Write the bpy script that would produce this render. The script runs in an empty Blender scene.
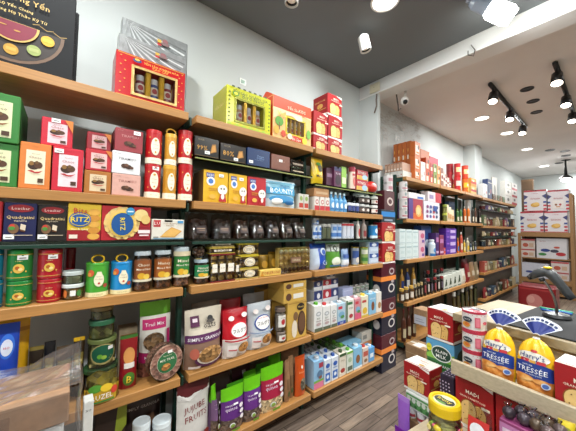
import bpy, math, random
from mathutils import Vector, Matrix
random.seed(7)
SC = bpy.context.scene
COL = SC.collection
PI = math.pi

# ------------------------------------------------------------------ camera
F, YAW, PITCH, ROLL = 273.74, math.radians(51.0), math.radians(2.69), math.radians(0.814)
CAM = Vector((1.92, 0.0, 1.39))
FW = Vector((-math.sin(YAW) * math.cos(PITCH), math.cos(YAW) * math.cos(PITCH), math.sin(PITCH)))
RT = Vector((math.cos(YAW), math.sin(YAW), 0))
UP = RT.cross(FW)
RT, UP = RT * math.cos(ROLL) + UP * math.sin(ROLL), UP * math.cos(ROLL) - RT * math.sin(ROLL)
cd = bpy.data.cameras.new('camera'); cam = bpy.data.objects.new('camera', cd); COL.objects.link(cam)
mw = Matrix((RT, UP, -FW)).transposed().to_4x4(); mw.translation = CAM
cam.matrix_world = mw
cd.sensor_fit = 'HORIZONTAL'; cd.sensor_width = 36.0; cd.lens = F / 576 * 36.0; cd.clip_start = 0.02
SC.camera = cam

def ray(px, py):
    return FW + RT * ((px - 288) / F) - UP * ((py - 215.5) / F)
def at(px, py, ax, val):
    d = ray(px, py)
    return CAM + d * ((val - CAM[ax]) / d[ax])
def proj(p):
    v = Vector(p) - CAM
    z = v.dot(FW)
    return 288 + F * v.dot(RT) / z, 215.5 - F * v.dot(UP) / z

# ------------------------------------------------------------------ materials
def lin(h):
    h = h.lstrip('#')
    c = [int(h[i:i + 2], 16) / 255 for i in (0, 2, 4)]
    return [x / 12.92 if x <= .04045 else ((x + .055) / 1.055) ** 2.4 for x in c] + [1.0]
_MC = {}
def M(h, kind='paper'):
    """procedural material of a colour and a kind, cached"""
    key = (h, kind)
    if key in _MC: return _MC[key]
    m = bpy.data.materials.new(kind + '_' + h.lstrip('#')); m.use_nodes = True
    nt = m.node_tree; N = nt.nodes; L = nt.links
    b = N['Principled BSDF']; out = N['Material Output']
    c = lin(h)
    tc = N.new('ShaderNodeTexCoord')
    def noise(scale, detail=2.0, vec=None):
        n = N.new('ShaderNodeTexNoise'); n.inputs['Scale'].default_value = scale; n.inputs['Detail'].default_value = detail
        L.new(vec or tc.outputs['Object'], n.inputs['Vector']); return n
    def ramp(fac, stops):
        r = N.new('ShaderNodeValToRGB'); e = r.color_ramp.elements
        while len(e) < len(stops): e.new(.5)
        for k, (p, q) in enumerate(stops): e[k].position = p; e[k].color = q
        L.new(fac, r.inputs['Fac']); return r
    def mul(q, f): return [min(1, x * f) for x in q[:3]] + [1]
    def bump(fac, st, dist=.01):
        bp = N.new('ShaderNodeBump'); bp.inputs['Strength'].default_value = st; bp.inputs['Distance'].default_value = dist
        L.new(fac, bp.inputs['Height']); L.new(bp.outputs['Normal'], b.inputs['Normal'])
    b.inputs['Base Color'].default_value = c
    R = b.inputs['Roughness']
    if kind in ('paper', 'gloss', 'card', 'paint', 'plastic', 'metal', 'foil', 'wallpaint'):
        sc, lo, hi = {'paper': (60, .95, 1.04), 'gloss': (50, .96, 1.04), 'card': (35, .86, 1.1), 'paint': (12, .92, 1.05),
                      'plastic': (30, .96, 1.03), 'metal': (40, .9, 1.08), 'foil': (25, .75, 1.15), 'wallpaint': (2.2, .955, 1.02)}[kind]
        n = noise(sc); r = ramp(n.outputs['Fac'], [(.3, mul(c, lo)), (.7, mul(c, hi))])
        L.new(r.outputs['Color'], b.inputs['Base Color'])
        R.default_value = {'paper': .5, 'gloss': .28, 'card': .8, 'paint': .45, 'plastic': .35, 'metal': .32, 'foil': .28, 'wallpaint': .8}[kind]
        if kind in ('metal', 'foil'): b.inputs['Metallic'].default_value = .85 if kind == 'metal' else .3
        if kind == 'foil': bump(noise(70, 3).outputs['Fac'], .5, .004)
        if kind == 'wallpaint': bump(noise(90, 3).outputs['Fac'], .06, .003)
    elif kind == 'wood':
        mp = N.new('ShaderNodeMapping'); mp.inputs['Scale'].default_value = (14, 1.6, 30); L.new(tc.outputs['Object'], mp.inputs['Vector'])
        n = noise(3.5, 6, mp.outputs['Vector'])
        r = ramp(n.outputs['Fac'], [(.3, mul(c, .84)), (.5, c), (.72, mul(c, 1.12))])
        L.new(r.outputs['Color'], b.inputs['Base Color']); R.default_value = .42
    elif kind == 'floor':
        mp = N.new('ShaderNodeMapping'); mp.inputs['Rotation'].default_value = (0, 0, PI / 2); L.new(tc.outputs['Object'], mp.inputs['Vector'])
        br = N.new('ShaderNodeTexBrick'); br.inputs['Scale'].default_value = 1.0
        br.inputs['Brick Width'].default_value = .62; br.inputs['Row Height'].default_value = .075; br.inputs['Mortar Size'].default_value = .003
        br.inputs['Color1'].default_value = lin('#a3907e'); br.inputs['Color2'].default_value = lin('#71635a'); br.inputs['Mortar'].default_value = lin('#40372f')
        L.new(mp.outputs['Vector'], br.inputs['Vector'])
        m2 = N.new('ShaderNodeMapping'); m2.inputs['Scale'].default_value = (16, 1.3, 1); L.new(tc.outputs['Object'], m2.inputs['Vector'])
        n = noise(4, 6, m2.outputs['Vector'])
        r = ramp(n.outputs['Fac'], [(.3, (.42, .4, .38, 1)), (.7, (1.0, .98, .95, 1))])
        mx = N.new('ShaderNodeMixRGB'); mx.blend_type = 'MULTIPLY'; mx.inputs['Fac'].default_value = .85
        L.new(br.outputs['Color'], mx.inputs['Color1']); L.new(r.outputs['Color'], mx.inputs['Color2'])
        L.new(mx.outputs['Color'], b.inputs['Base Color']); R.default_value = .38
    elif kind in ('nuts', 'choc', 'fruit', 'weave'):
        v = N.new('ShaderNodeTexVoronoi'); v.inputs['Scale'].default_value = {'nuts': 55, 'choc': 45, 'fruit': 40, 'weave': 110}[kind]
        L.new(tc.outputs['Object'], v.inputs['Vector'])
        sp = N.new('ShaderNodeSeparateColor'); L.new(v.outputs['Color'], sp.inputs['Color'])
        r = ramp(sp.outputs['Red'], [(.1, mul(c, .45)), (.45, c), (.9, mul(c, 1.5))])
        L.new(r.outputs['Color'], b.inputs['Base Color']); R.default_value = .45
        bump(v.outputs['Distance'], .6, .01)
    elif kind == 'crumb':
        n = noise(75, 4); r = ramp(n.outputs['Fac'], [(.33, lin('#5b2f14')), (.43, c), (.75, mul(c, 1.15))])
        L.new(r.outputs['Color'], b.inputs['Base Color'])
    elif kind == 'brioche':
        n = noise(26, 4); r = ramp(n.outputs['Fac'], [(.3, lin('#a8541b')), (.5, c), (.68, lin('#f3c27c'))])
        L.new(r.outputs['Color'], b.inputs['Base Color']); R.default_value = .3
    elif kind in ('film', 'glass', 'wrap'):
        g = N.new('ShaderNodeBsdfGlossy'); g.inputs['Roughness'].default_value = .08 if kind != 'wrap' else .22
        t = N.new('ShaderNodeBsdfTransparent'); t.inputs['Color'].default_value = c
        fr = N.new('ShaderNodeFresnel'); fr.inputs['IOR'].default_value = 1.45
        ad = N.new('ShaderNodeMath'); ad.operation = 'ADD'; ad.inputs[1].default_value = {'film': .03, 'glass': .03, 'wrap': .02}[kind]
        if kind == 'wrap':
            fm = N.new('ShaderNodeMath'); fm.operation = 'MULTIPLY'; fm.inputs[1].default_value = .5; L.new(fr.outputs['Fac'], fm.inputs[0]); L.new(fm.outputs[0], ad.inputs[0])
        else: L.new(fr.outputs['Fac'], ad.inputs[0])
        mx = N.new('ShaderNodeMixShader'); L.new(ad.outputs[0], mx.inputs['Fac']); L.new(t.outputs[0], mx.inputs[1]); L.new(g.outputs[0], mx.inputs[2])
        if kind == 'wrap':
            n = noise(11, 2); bp = N.new('ShaderNodeBump'); bp.inputs['Strength'].default_value = .2; bp.inputs['Distance'].default_value = .02
            L.new(n.outputs['Fac'], bp.inputs['Height']); L.new(bp.outputs['Normal'], g.inputs['Normal'])
            df = N.new('ShaderNodeBsdfDiffuse'); df.inputs['Color'].default_value = (.85, .85, .86, 1)
            m3 = N.new('ShaderNodeMixShader'); m3.inputs['Fac'].default_value = .05
            L.new(mx.outputs[0], m3.inputs[1]); L.new(df.outputs[0], m3.inputs[2]); mx = m3
        L.new(mx.outputs[0], out.inputs['Surface'])
    elif kind.startswith('emit'):
        b.inputs['Emission Color'].default_value = c; b.inputs['Emission Strength'].default_value = float(kind[4:])
    _MC[key] = m
    return m
def Q(x, kind='paper'):
    return x if not isinstance(x, str) else (M(*x.split(':')) if ':' in x else M(x, kind))

# ------------------------------------------------------------------ text outlines
_TX = {}
def text_mesh(s):
    if s in _TX: return _TX[s]
    cu = bpy.data.curves.new('lettering', 'FONT'); cu.body = s; cu.resolution_u = 1; cu.offset = .006
    cu.align_x = 'CENTER'; cu.space_character = 1.05
    o = bpy.data.objects.new('lettering', cu); COL.objects.link(o)
    dg = bpy.context.evaluated_depsgraph_get(); dg.update()
    me = bpy.data.meshes.new_from_object(o.evaluated_get(dg))
    vs = [(v.co.x, v.co.y) for v in me.vertices]; fs = [list(p.vertices) for p in me.polygons]
    bpy.data.objects.remove(o); bpy.data.curves.remove(cu); bpy.data.meshes.remove(me)
    if vs:
        x0 = min(v[0] for v in vs); x1 = max(v[0] for v in vs); y0 = min(v[1] for v in vs); y1 = max(v[1] for v in vs)
        w = max(x1 - x0, 1e-6)
        vs = [((v[0] - (x0 + x1) / 2) / w, (v[1] - (y0 + y1) / 2) / w) for v in vs]
        asp = (y1 - y0) / w
    else: asp = 1
    _TX[s] = (vs, fs, asp); return _TX[s]

# ------------------------------------------------------------------ mesh builder
class MB:
    def __init__(s): s.v = []; s.f = []; s.m = []; s.s = []; s.mats = []
    def mi(s, mat):
        mat = Q(mat)
        if mat not in s.mats: s.mats.append(mat)
        return s.mats.index(mat)
    def add(s, vs, fs, mat, smooth=False):
        o = len(s.v); s.v += [tuple(v) for v in vs]; i = s.mi(mat)
        for f in fs: s.f.append([o + k for k in f]); s.m.append(i); s.s.append(smooth)
    def box(s, x0, x1, y0, y1, z0, z1, mat, c=0.0):
        if c <= 0:
            vs = [(x, y, z) for z in (z0, z1) for y in (y0, y1) for x in (x0, x1)]
            s.add(vs, [(0, 2, 3, 1), (4, 5, 7, 6), (0, 1, 5, 4), (2, 6, 7, 3), (0, 4, 6, 2), (1, 3, 7, 5)], mat); return
        c = min(c, (x1 - x0) / 3, (y1 - y0) / 3, (z1 - z0) / 3)
        X = (x0, x1); Y = (y0, y1); Z = (z0, z1); sg = (1, -1); vs = []; ix = {}
        for a in (0, 1):
            for b in (0, 1):
                for d in (0, 1):
                    p = (X[a], Y[b], Z[d])
                    for ax in range(3):
                        q = [p[0] + sg[a] * c, p[1] + sg[b] * c, p[2] + sg[d] * c]; q[ax] = p[ax]
                        ix[a, b, d, ax] = len(vs); vs.append(q)
        fs = []
        for ax in range(3):
            for e in (0, 1):
                k = []
                for (p, q) in ((0, 0), (1, 0), (1, 1), (0, 1)):
                    t = [p, q]; t.insert(ax, e); k.append(ix[t[0], t[1], t[2], ax])
                if (e == 0) != (ax == 1): k.reverse()
                fs.append(k)
        for ax in range(3):
            o1, o2 = [t for t in range(3) if t != ax]
            for p in (0, 1):
                for q in (0, 1):
                    k = []
                    for e, fax in ((0, o1), (1, o1), (1, o2), (0, o2)):
                        t = [0, 0, 0]; t[ax] = e; t[o1] = p; t[o2] = q; k.append(ix[t[0], t[1], t[2], fax])
                    fs.append(k)
        for a in (0, 1):
            for b in (0, 1):
                for d in (0, 1): fs.append([ix[a, b, d, 0], ix[a, b, d, 1], ix[a, b, d, 2]])
        s.add(vs, fs, mat)
    def lathe(s, prof, mats, n=20, cx=0, cy=0, sx=1, sy=1, smooth=True):
        """prof [(r,z)...]; mats one or one per segment"""
        if not isinstance(mats, (list, tuple)): mats = [mats] * (len(prof) - 1)
        for i in range(len(prof) - 1):
            (r0, z0), (r1, z1) = prof[i], prof[i + 1]; vs = []; fs = []
            for k in range(n):
                a = 2 * PI * k / n
                vs.append((cx + r0 * math.cos(a) * sx, cy + r0 * math.sin(a) * sy, z0))
            for k in range(n):
                a = 2 * PI * k / n
                vs.append((cx + r1 * math.cos(a) * sx, cy + r1 * math.sin(a) * sy, z1))
            if r0 < 1e-6: fs = [list(range(n, 2 * n))]
            elif r1 < 1e-6: fs = [list(range(n - 1, -1, -1))]
            else: fs = [(k, (k + 1) % n, n + (k + 1) % n, n + k) for k in range(n)]
            s.add(vs, fs, mats[i], smooth and abs(z1 - z0) > 1e-6 and r0 > 1e-6 and r1 > 1e-6)
    def ball(s, c, r, mat, n=10, m=6, sc=(1, 1, 1)):
        vs = []; fs = []
        for j in range(m + 1):
            t = PI * j / m
            for i in range(n):
                a = 2 * PI * i / n
                vs.append((c[0] + r * sc[0] * math.sin(t) * math.cos(a), c[1] + r * sc[1] * math.sin(t) * math.sin(a), c[2] - r * sc[2] * math.cos(t)))
        for j in range(m):
            for i in range(n): fs.append((j * n + i, j * n + (i + 1) % n, (j + 1) * n + (i + 1) % n, (j + 1) * n + i))
        s.add(vs, fs, mat, True)
    def tube(s, pts, r, mat, n=8, caps=True):
        pts = [Vector(p) for p in pts]; rr = r if isinstance(r, (list, tuple)) else [r] * len(pts)
        vs = []; fs = []; prev = None
        for i, p in enumerate(pts):
            t = (pts[min(i + 1, len(pts) - 1)] - pts[max(i - 1, 0)]).normalized()
            a = prev if prev is not None else (Vector((0, 0, 1)) if abs(t.z) < .9 else Vector((1, 0, 0)))
            e1 = (a - t * a.dot(t)).normalized(); e2 = t.cross(e1); prev = e1
            for k in range(n):
                g = 2 * PI * k / n; vs.append(p + (e1 * math.cos(g) + e2 * math.sin(g)) * rr[i])
        for i in range(len(pts) - 1):
            for k in range(n): fs.append((i * n + k, i * n + (k + 1) % n, (i + 1) * n + (k + 1) % n, (i + 1) * n + k))
        if caps: fs += [list(range(n - 1, -1, -1)), list(range((len(pts) - 1) * n, len(pts) * n))]
        s.add(vs, fs, mat, True)
    def sheet(s, fn, nu, nv, mat, smooth=True):
        vs = [fn(i / nu, j / nv) for j in range(nv + 1) for i in range(nu + 1)]
        fs = [(j * (nu + 1) + i, j * (nu + 1) + i + 1, (j + 1) * (nu + 1) + i + 1, (j + 1) * (nu + 1) + i) for j in range(nv) for i in range(nu)]
        s.add(vs, fs, mat, smooth)
    def draw(s, S, art, W, H, sub=(1, 1), k0=1):
        """printed art: S(u,v,k) maps the unit face to the surface, k = ink layer"""
        k = k0
        for a in art:
            t = a[0]
            if t == 'r':
                _, u0, v0, u1, v1, c = a
                nu = max(1, math.ceil(sub[0] * abs(u1 - u0))); nv = max(1, math.ceil(sub[1] * abs(v1 - v0)))
                s.sheet(lambda x, y: S(u0 + (u1 - u0) * x, v0 + (v1 - v0) * y, k), nu, nv, c, sub != (1, 1))
            elif t == 'e':
                _, cu, cv, ru, rv, c = a[:6]; a0, a1 = (a[6], a[7]) if len(a) > 7 else (0, 2 * PI)
                n = 18; rings = 1 if sub == (1, 1) else 3
                vs = [S(cu, cv, k)]; fs = []
                for q in range(1, rings + 1):
                    for i in range(n + 1):
                        g = a0 + (a1 - a0) * i / n
                        vs.append(S(cu + ru * math.cos(g) * q / rings, cv + rv * math.sin(g) * q / rings, k))
                for i in range(n): fs.append((0, 1 + i, 2 + i))
                for q in range(1, rings):
                    b = 1 + (q - 1) * (n + 1); d = b + n + 1
                    for i in range(n): fs.append((b + i, d + i, d + i + 1, b + i + 1))
                s.add(vs, fs, c, sub != (1, 1))
            elif t == 'p':
                s.add([S(u, v, k) for u, v in a[1]], [list(range(len(a[1])))], a[2])
            elif t == 't':
                _, tx, cu, cv, wu, c = a[:6]; rot = a[6] if len(a) > 6 else 0
                vs, fs, asp = text_mesh(tx); ww = wu * W
                hmax = a[7] * H if len(a) > 7 else None
                hh = ww
                if hmax and asp * ww > hmax: hh = hmax / asp
                ca, sa = math.cos(rot), math.sin(rot); pts = []
                for x, y in vs:
                    X, Y = x * ww, y * hh
                    pts.append(S(cu + (X * ca - Y * sa) / W, cv + (X * sa + Y * ca) / H, k + .5))
                s.add(pts, fs, c)
            k += 1
    def build(s, name, parent=None, loc=(0, 0, 0), rot=(0, 0, 0)):
        me = bpy.data.meshes.new(name); me.from_pydata(s.v, [], s.f)
        for m in s.mats: me.materials.append(m)
        me.polygons.foreach_set('material_index', s.m); me.polygons.foreach_set('use_smooth', s.s); me.update()
        o = bpy.data.objects.new(name, me); COL.objects.link(o); o.location = loc; o.rotation_euler = rot
        if parent: o.parent = parent
        return o

def tag(o, label=None, cat=None, group=None, kind=None):
    if label: o['label'] = label
    if cat: o['category'] = cat
    if group: o['group'] = group
    if kind: o['kind'] = kind
    return o
def empty(name):
    o = bpy.data.objects.new(name, None); COL.objects.link(o); o.empty_display_size = .05; return o
def copy_tree(o, parent=None):
    c = o.copy(); COL.objects.link(c)
    if parent: c.parent = parent
    for ch in list(o.children): copy_tree(ch, c)
    return c
EPS = .0006

# ------------------------------------------------------------------ placing on a shelf plane
class Plane:
    def __init__(s, x, y, ang):
        a = math.radians(ang); s.p = Vector((x, y, 0)); s.a = a
        s.u = Vector((math.cos(a), math.sin(a), 0)); s.n = Vector((math.sin(a), -math.cos(a), 0))
    def hit(s, px, py, sb):
        d = ray(px, py); q = s.p - s.n * sb
        t = (q - CAM).dot(s.n) / d.dot(s.n); P = CAM + d * t
        return (P - s.p).dot(s.u), P.z
    def slot(s, x0, x1, yt, zb, sb):
        yb = yt + 20
        for _ in range(4):
            ym = (yt + yb) / 2
            s0, _z = s.hit(x0, ym, sb); s1, _z = s.hit(x1, ym, sb); z = s.hit((x0 + x1) / 2, yt, sb)[1]
            P = s.p + s.u * ((s0 + s1) / 2) - s.n * sb; yb = proj((P.x, P.y, zb))[1]
        return s0, s1, z
class Res:
    pass
POSTS = {}; OVER = {}
def clamp_top(pl, s, zb, z):
    """stay under the next board or glass shelf"""
    for a, b, zo in OVER.get(pl, ()):
        if a <= s <= b and zb + .03 < zo < z + .004: z = zo - .004
    return z
def avoid(pl, s0, s1, sb, d, rd):
    """keep goods clear of the shelf uprights: less deep, else a little to the side"""
    if pl not in POSTS: return s0, s1, d
    lim, ps = POSTS[pl]
    if s0 > 5.7: lim = .108
    if not rd: d = max(.02, min(d, lim - sb))
    for yp in ps:
        lo, hi = yp - .0145, yp + .0145
        if s0 < hi and s1 > lo and sb + d > .109 and sb < .151:
            ov = min(s1 - lo, hi - s0)
            if ov < .03 and not rd and ov < .3 * (s1 - s0):
                if (s0 + s1) / 2 < yp: s1 = lo
                else: s0 = hi
            elif not rd and .108 - sb >= .03: d = .108 - sb
            elif (s0 + s1) / 2 < yp: s0, s1 = s0 + lo - s1, lo
            else: s0, s1 = hi, s1 + hi - s0
    return s0, s1, d
def setloc(o, pl, sc, sb, d, zb, yaw=0, tilt=0):
    P = pl.p + pl.u * sc - pl.n * (sb + d / 2)
    o.location = (P.x, P.y, zb); o.rotation_euler = (tilt, 0, pl.a + yaw)
REG = {}
def fit(pl, s0, s1, sb, d, rd, z0, z1):
    """keep a new thing clear of its neighbours: a little slimmer, less deep or further back"""
    s0, s1, d = avoid(pl, s0, s1, sb, d, rd)
    for _ in range(3):
        for e0, e1, eb, ed, ez0, ez1 in REG.setdefault(pl, []):
            if z0 > ez1 - .002 or z1 < ez0 + .002: continue
            os_ = min(s1, e1) - max(s0, e0); od = min(sb + d, eb + ed) - max(sb, eb); w = s1 - s0
            if os_ <= .0005 or od <= .0005: continue
            if os_ <= .4 * w and not (od < .2 * d and not rd):
                if (s0 + s1) / 2 < (e0 + e1) / 2: s1 = e0 - .001
                else: s0 = e1 + .001
                if rd: d = s1 - s0
            elif sb <= eb and not rd and eb - sb > .025: d = eb - sb - .002
            else: sb = eb + ed + .002
    s0, s1, d = avoid(pl, s0, s1, sb, d, rd)
    if rd and d > s1 - s0: d = s1 - s0
    REG[pl].append((s0, s1, sb, d, z0, z1))
    return s0, s1, sb, d
def place(bd, pl, x0, x1, yt, zb, label, cat, name, sb=.02, d=.1, group=None, on=None, yaw=0, h=None, rd=False, tilt=0, **kw):
    """stand one thing on a board: its front spans the columns x0..x1 and it is as tall as the row yt says"""
    zb = on.top if on is not None else zb + .0015
    s0, s1, z = pl.slot(x0, x1, yt, zb, sb)
    if rd:
        P = pl.p + pl.u * ((s0 + s1) / 2) - pl.n * sb; zc = (P - CAM).dot(FW); xm = (x0 + x1) / 2
        w = min(s1 - s0, (x1 - x0) * zc / F * math.cos(math.atan((xm - 288) / F)))
        a, b, z = pl.slot(x0, x1, yt, zb, sb + w / 2); c = (a + b) / 2; s0, s1, d = c - w / 2, c + w / 2, w
    z = clamp_top(pl, (s0 + s1) / 2, zb, z)
    hh = h or max(.01, z - zb)
    s0, s1, sb, d = fit(pl, s0, s1, sb, d, rd, zb, zb + hh)
    w = s1 - s0
    o = bd(name, w, d, hh, **kw); setloc(o, pl, (s0 + s1) / 2, sb, d, zb, yaw, tilt); tag(o, label, cat, group)
    r = Res(); r.o = o; r.top = zb + hh + .0016; r.w = w; r.s = (s0, s1); r.h = hh; return r
ORD = ['leftmost', 'second-from-left', 'third-from-left', 'fourth-from-left', 'fifth-from-left', 'sixth-from-left', 'seventh-from-left', 'eighth-from-left', 'ninth-from-left', 'tenth-from-left']
def ordw(i, n):
    if n == 1: return 'single'
    if n == 2: return ('left-hand', 'right-hand')[i]
    if n == 3: return ('leftmost', 'middle', 'rightmost')[i]
    return 'rightmost' if i == n - 1 else ORD[i]
def row(bd, pl, x0, x1, yt, zb, n, label, cat, name, sb=.02, d=.1, group=None, gap=.006, on=None, rd=False, h=None, jit=.0, levels=1, **kw):
    """n alike things side by side (and maybe stacked); {o} in the label becomes their place in the row"""
    zb = on.top if on is not None else zb + .0015
    s0, s1, z = pl.slot(x0, x1, yt, zb, sb)
    z = clamp_top(pl, (s0 + s1) / 2, zb, z)
    w = (s1 - s0) / n; hh = h or max(.01, (z - zb) / levels)
    if rd: d = min(d, w - gap)
    s0, s1, sb, d = fit(pl, s0, s1, sb, d, False, zb, zb + hh * levels)
    w = (s1 - s0) / n
    if rd: d = min(d, w - gap)
    base = None; rs = []
    for lv in range(levels):
        for i in range(n):
            o = bd(name, d if rd else w - gap, d, hh - (.001 if levels > 1 else 0), **kw) if base is None else copy_tree(base)
            base = base or o
            setloc(o, pl, s0 + w * (i + .5), sb + random.uniform(0, .004), d, zb + lv * hh, random.uniform(-jit, jit))
            lev = '' if levels == 1 else (('lower', 'upper')[lv] if levels == 2 else ('lowest', 'second', 'third', 'fourth', 'fifth')[lv] if lv < levels - 1 else 'topmost')
            tag(o, label.replace('{o}', ordw(i, n)).replace('{l}', lev), cat, group)
    r = Res(); r.o = base; r.top = zb + hh * levels + .0008; r.w = w; r.h = hh; r.s = (s0, s1); return r
# ------------------------------------------------------------------ packaging
def sfront(w, d, h): return lambda u, v, k: (-w / 2 + u * w, -d / 2 - EPS * k, v * h)
def sright(w, d, h): return lambda u, v, k: (w / 2 + EPS * k, -d / 2 + u * d, v * h)
def sleft(w, d, h): return lambda u, v, k: (-w / 2 - EPS * k, d / 2 - u * d, v * h)
def stop_(w, d, h): return lambda u, v, k: (-w / 2 + u * w, -d / 2 + v * d, h + EPS * k)
def scyl(r, h, span=PI, rf=None):
    return lambda u, v, k: ((rf(v) if rf else r) * math.sin((u - .5) * span) + EPS * k * math.sin((u - .5) * span),
                            -((rf(v) if rf else r) + EPS * k) * math.cos((u - .5) * span), v * h)
def fin(name, parts):
    """one mesh: the thing itself; several: an empty with parts"""
    if len(parts) == 1:
        return parts[0][1].build(name)
    r = empty(name)
    for p in parts:
        if len(p) == 2: p[1].build(p[0], r)
        else:
            o = p[1].build(p[0], r)
            for q in p[2:]:
                if isinstance(q, str): o['label'] = q
                else: q[1].build(q[0], o)
    return r
def sticker(S, u, v, W, H, s=.03):
    m = MB(); m.draw(S, [('r', u, v, min(1, u + s / W), min(1, v + s * .6 / H), '#f4f4f2'), ('r', u + s * .2 / W, v + s * .2 / H, u + s * .8 / W, v + s * .3 / H, '#555555')], W, H, k0=6)
    return m
def b_box(name, w, d, h, c='#ffffff', art=(), side=None, sart=(), top=None, tart=(), stick=None, kind='paper', flap=True, lart=None, extra=()):
    m = MB(); side = side or c; top = top or c
    cm = Q(c, kind)
    m.box(-w / 2, w / 2, -d / 2, d / 2, 0, h, cm, .0025)
    if Q(side, kind) != cm:
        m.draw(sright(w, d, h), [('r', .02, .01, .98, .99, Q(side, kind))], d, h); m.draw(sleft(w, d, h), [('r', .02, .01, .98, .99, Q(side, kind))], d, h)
    if Q(top, kind) != cm: m.draw(stop_(w, d, h), [('r', .01, .01, .99, .99, Q(top, kind))], w, d)
    m.draw(sfront(w, d, h), art, w, h); m.draw(sright(w, d, h), sart, d, h, k0=3); m.draw(sleft(w, d, h), sart if lart is None else lart, d, h, k0=3); m.draw(stop_(w, d, h), tart, w, d, k0=2)
    parts = [('carton', m)]
    if flap and h > .05:
        f = MB(); f.box(-w / 2 + .003, w / 2 - .003, -d / 2 + .002, d / 2 - .01, h, h + .0008, Q(top, kind)); f.box(-w * .12, w * .12, -d / 2 - .0006, -d / 2 + .002, h - .014, h + .0008, Q(top, kind))
        parts.append(('tuck_flap', f))
    if stick: parts.append(('price_sticker', sticker(sfront(w, d, h), stick[0], stick[1], w, h)))
    parts += list(extra)
    return fin(name, parts)
def b_mini(name, w, d, h, c='#ffffff', art=(), side=None, kind='paper', top=None):
    """small far carton without parts"""
    m = MB(); m.box(-w / 2, w / 2, -d / 2, d / 2, 0, h, Q(c, kind), .002)
    if side: m.draw(sleft(w, d, h), [('r', .02, .02, .98, .98, side)], d, h)
    if top: m.draw(stop_(w, d, h), [('r', .02, .02, .98, .98, top)], w, d)
    m.draw(sfront(w, d, h), art, w, h); return m.build(name)
def b_tin(name, w, d, h, c='#ffffff', band=None, art=(), lid=None, rim=None, handle=None, kind='gloss', n=24, oval=1.0, lidh=.12, stick=None):
    r = w / 2; m = MB(); b = Q(c, kind)
    m.lathe([(0, 0), (r * .96, 0), (r, .004), (r, h * (1 - lidh))], [b, b, b], n, sy=oval)
    if band: m.lathe([(r + .0006, h * band[0]), (r + .0006, h * band[1])], Q(band[2], kind), n, sy=oval)
    S0 = scyl(r, h); S = (lambda u, v, k: (S0(u, v, k)[0], S0(u, v, k)[1] * oval, S0(u, v, k)[2]))
    m.draw(S, art, PI * r, h, (14, 1), k0=2)
    l = MB(); lm = Q(lid or c, kind); rm = Q(rim, 'metal') if rim else lm; zl = h * (1 - lidh)
    l.lathe([(r, zl), (r * 1.025, zl + .001), (r * 1.025, zl + .006), (r * 1.01, zl + .007), (r * 1.01, h - .004), (r * .98, h), (r * .9, h - .003), (0, h - .003)], [rm, rm, lm, lm, lm, lm, lm], n, sy=oval)
    parts = [('can', m), ('lid', l)]
    if handle:
        t = MB(); t.tube([(.024 * math.cos(a), 0, h - .006 + .019 * (1 + math.sin(a))) for a in [(-.5 + i / 12 * 2) * PI for i in range(13)]], .004, Q(handle, 'plastic'), 6)
        parts.append(('carry_loop', t))
    if stick: parts.append(('price_sticker', sticker(S, stick[0], stick[1], PI * r, h)))
    return fin(name, parts)
def b_can(name, w, d, h, c='#ffffff', art=(), lid='#c9c9c6', n=18, kind='gloss'):
    """small plain can, rims only"""
    r = w / 2; m = MB(); b = Q(c, kind); g = Q(lid, 'metal')
    m.lathe([(0, 0), (r, 0), (r, .006), (r * .985, .008), (r * .985, h - .008), (r, h - .006), (r, h), (r * .92, h), (r * .9, h - .004), (0, h - .004)], [g, g, g, b, g, g, g, g, g], n)
    m.draw(scyl(r * .985, h), art, PI * r, h, (12, 1), k0=1)
    return m.build(name)
def b_jar(name, w, d, h, fill='#6b4a2b:nuts', lid='#dfe6ea', art=(), lidh=.1, lab=None, kind='film', n=22, neck=.9, tint='#f2f5f2', lart=()):
    r = w / 2; zl = h * (1 - lidh); m = MB(); g = Q(tint, kind)
    prof = [(0, 0), (r * .93, 0), (r, h * .04), (r, zl * .86), (r * neck, zl * .97), (r * neck, zl)]
    m.lathe(prof, g, n)
    c = MB(); c.lathe([(0, .004), (r * .9, .004), (r * .95, h * .05), (r * .95, zl * .82), (r * .8, zl * .9), (0, zl * .91)], Q(fill), n)
    l = MB(); lm = Q(lid, 'plastic'); rl = r * max(neck, .9) * 1.06
    l.lathe([(rl * .8, zl - .001), (rl, zl - .001), (rl, h - .004), (rl * .95, h), (rl * .86, h - .002), (0, h - .002)], lm, n)
    l.draw(lambda u, v, k: ((u - .5) * 2 * rl, (v - .5) * 2 * rl, h - .002 + EPS * k), lart, 2 * rl, 2 * rl)
    parts = [('jar_body', m), ('filling', c), ('lid', l)]
    if lab or art:
        p = MB()
        S = scyl(r + .0012, h)
        p.draw(S, list(lab or ()) + list(art), PI * r, h, (14, 4), k0=1); parts.append(('paper_label', p))
    return fin(name, parts)
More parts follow.
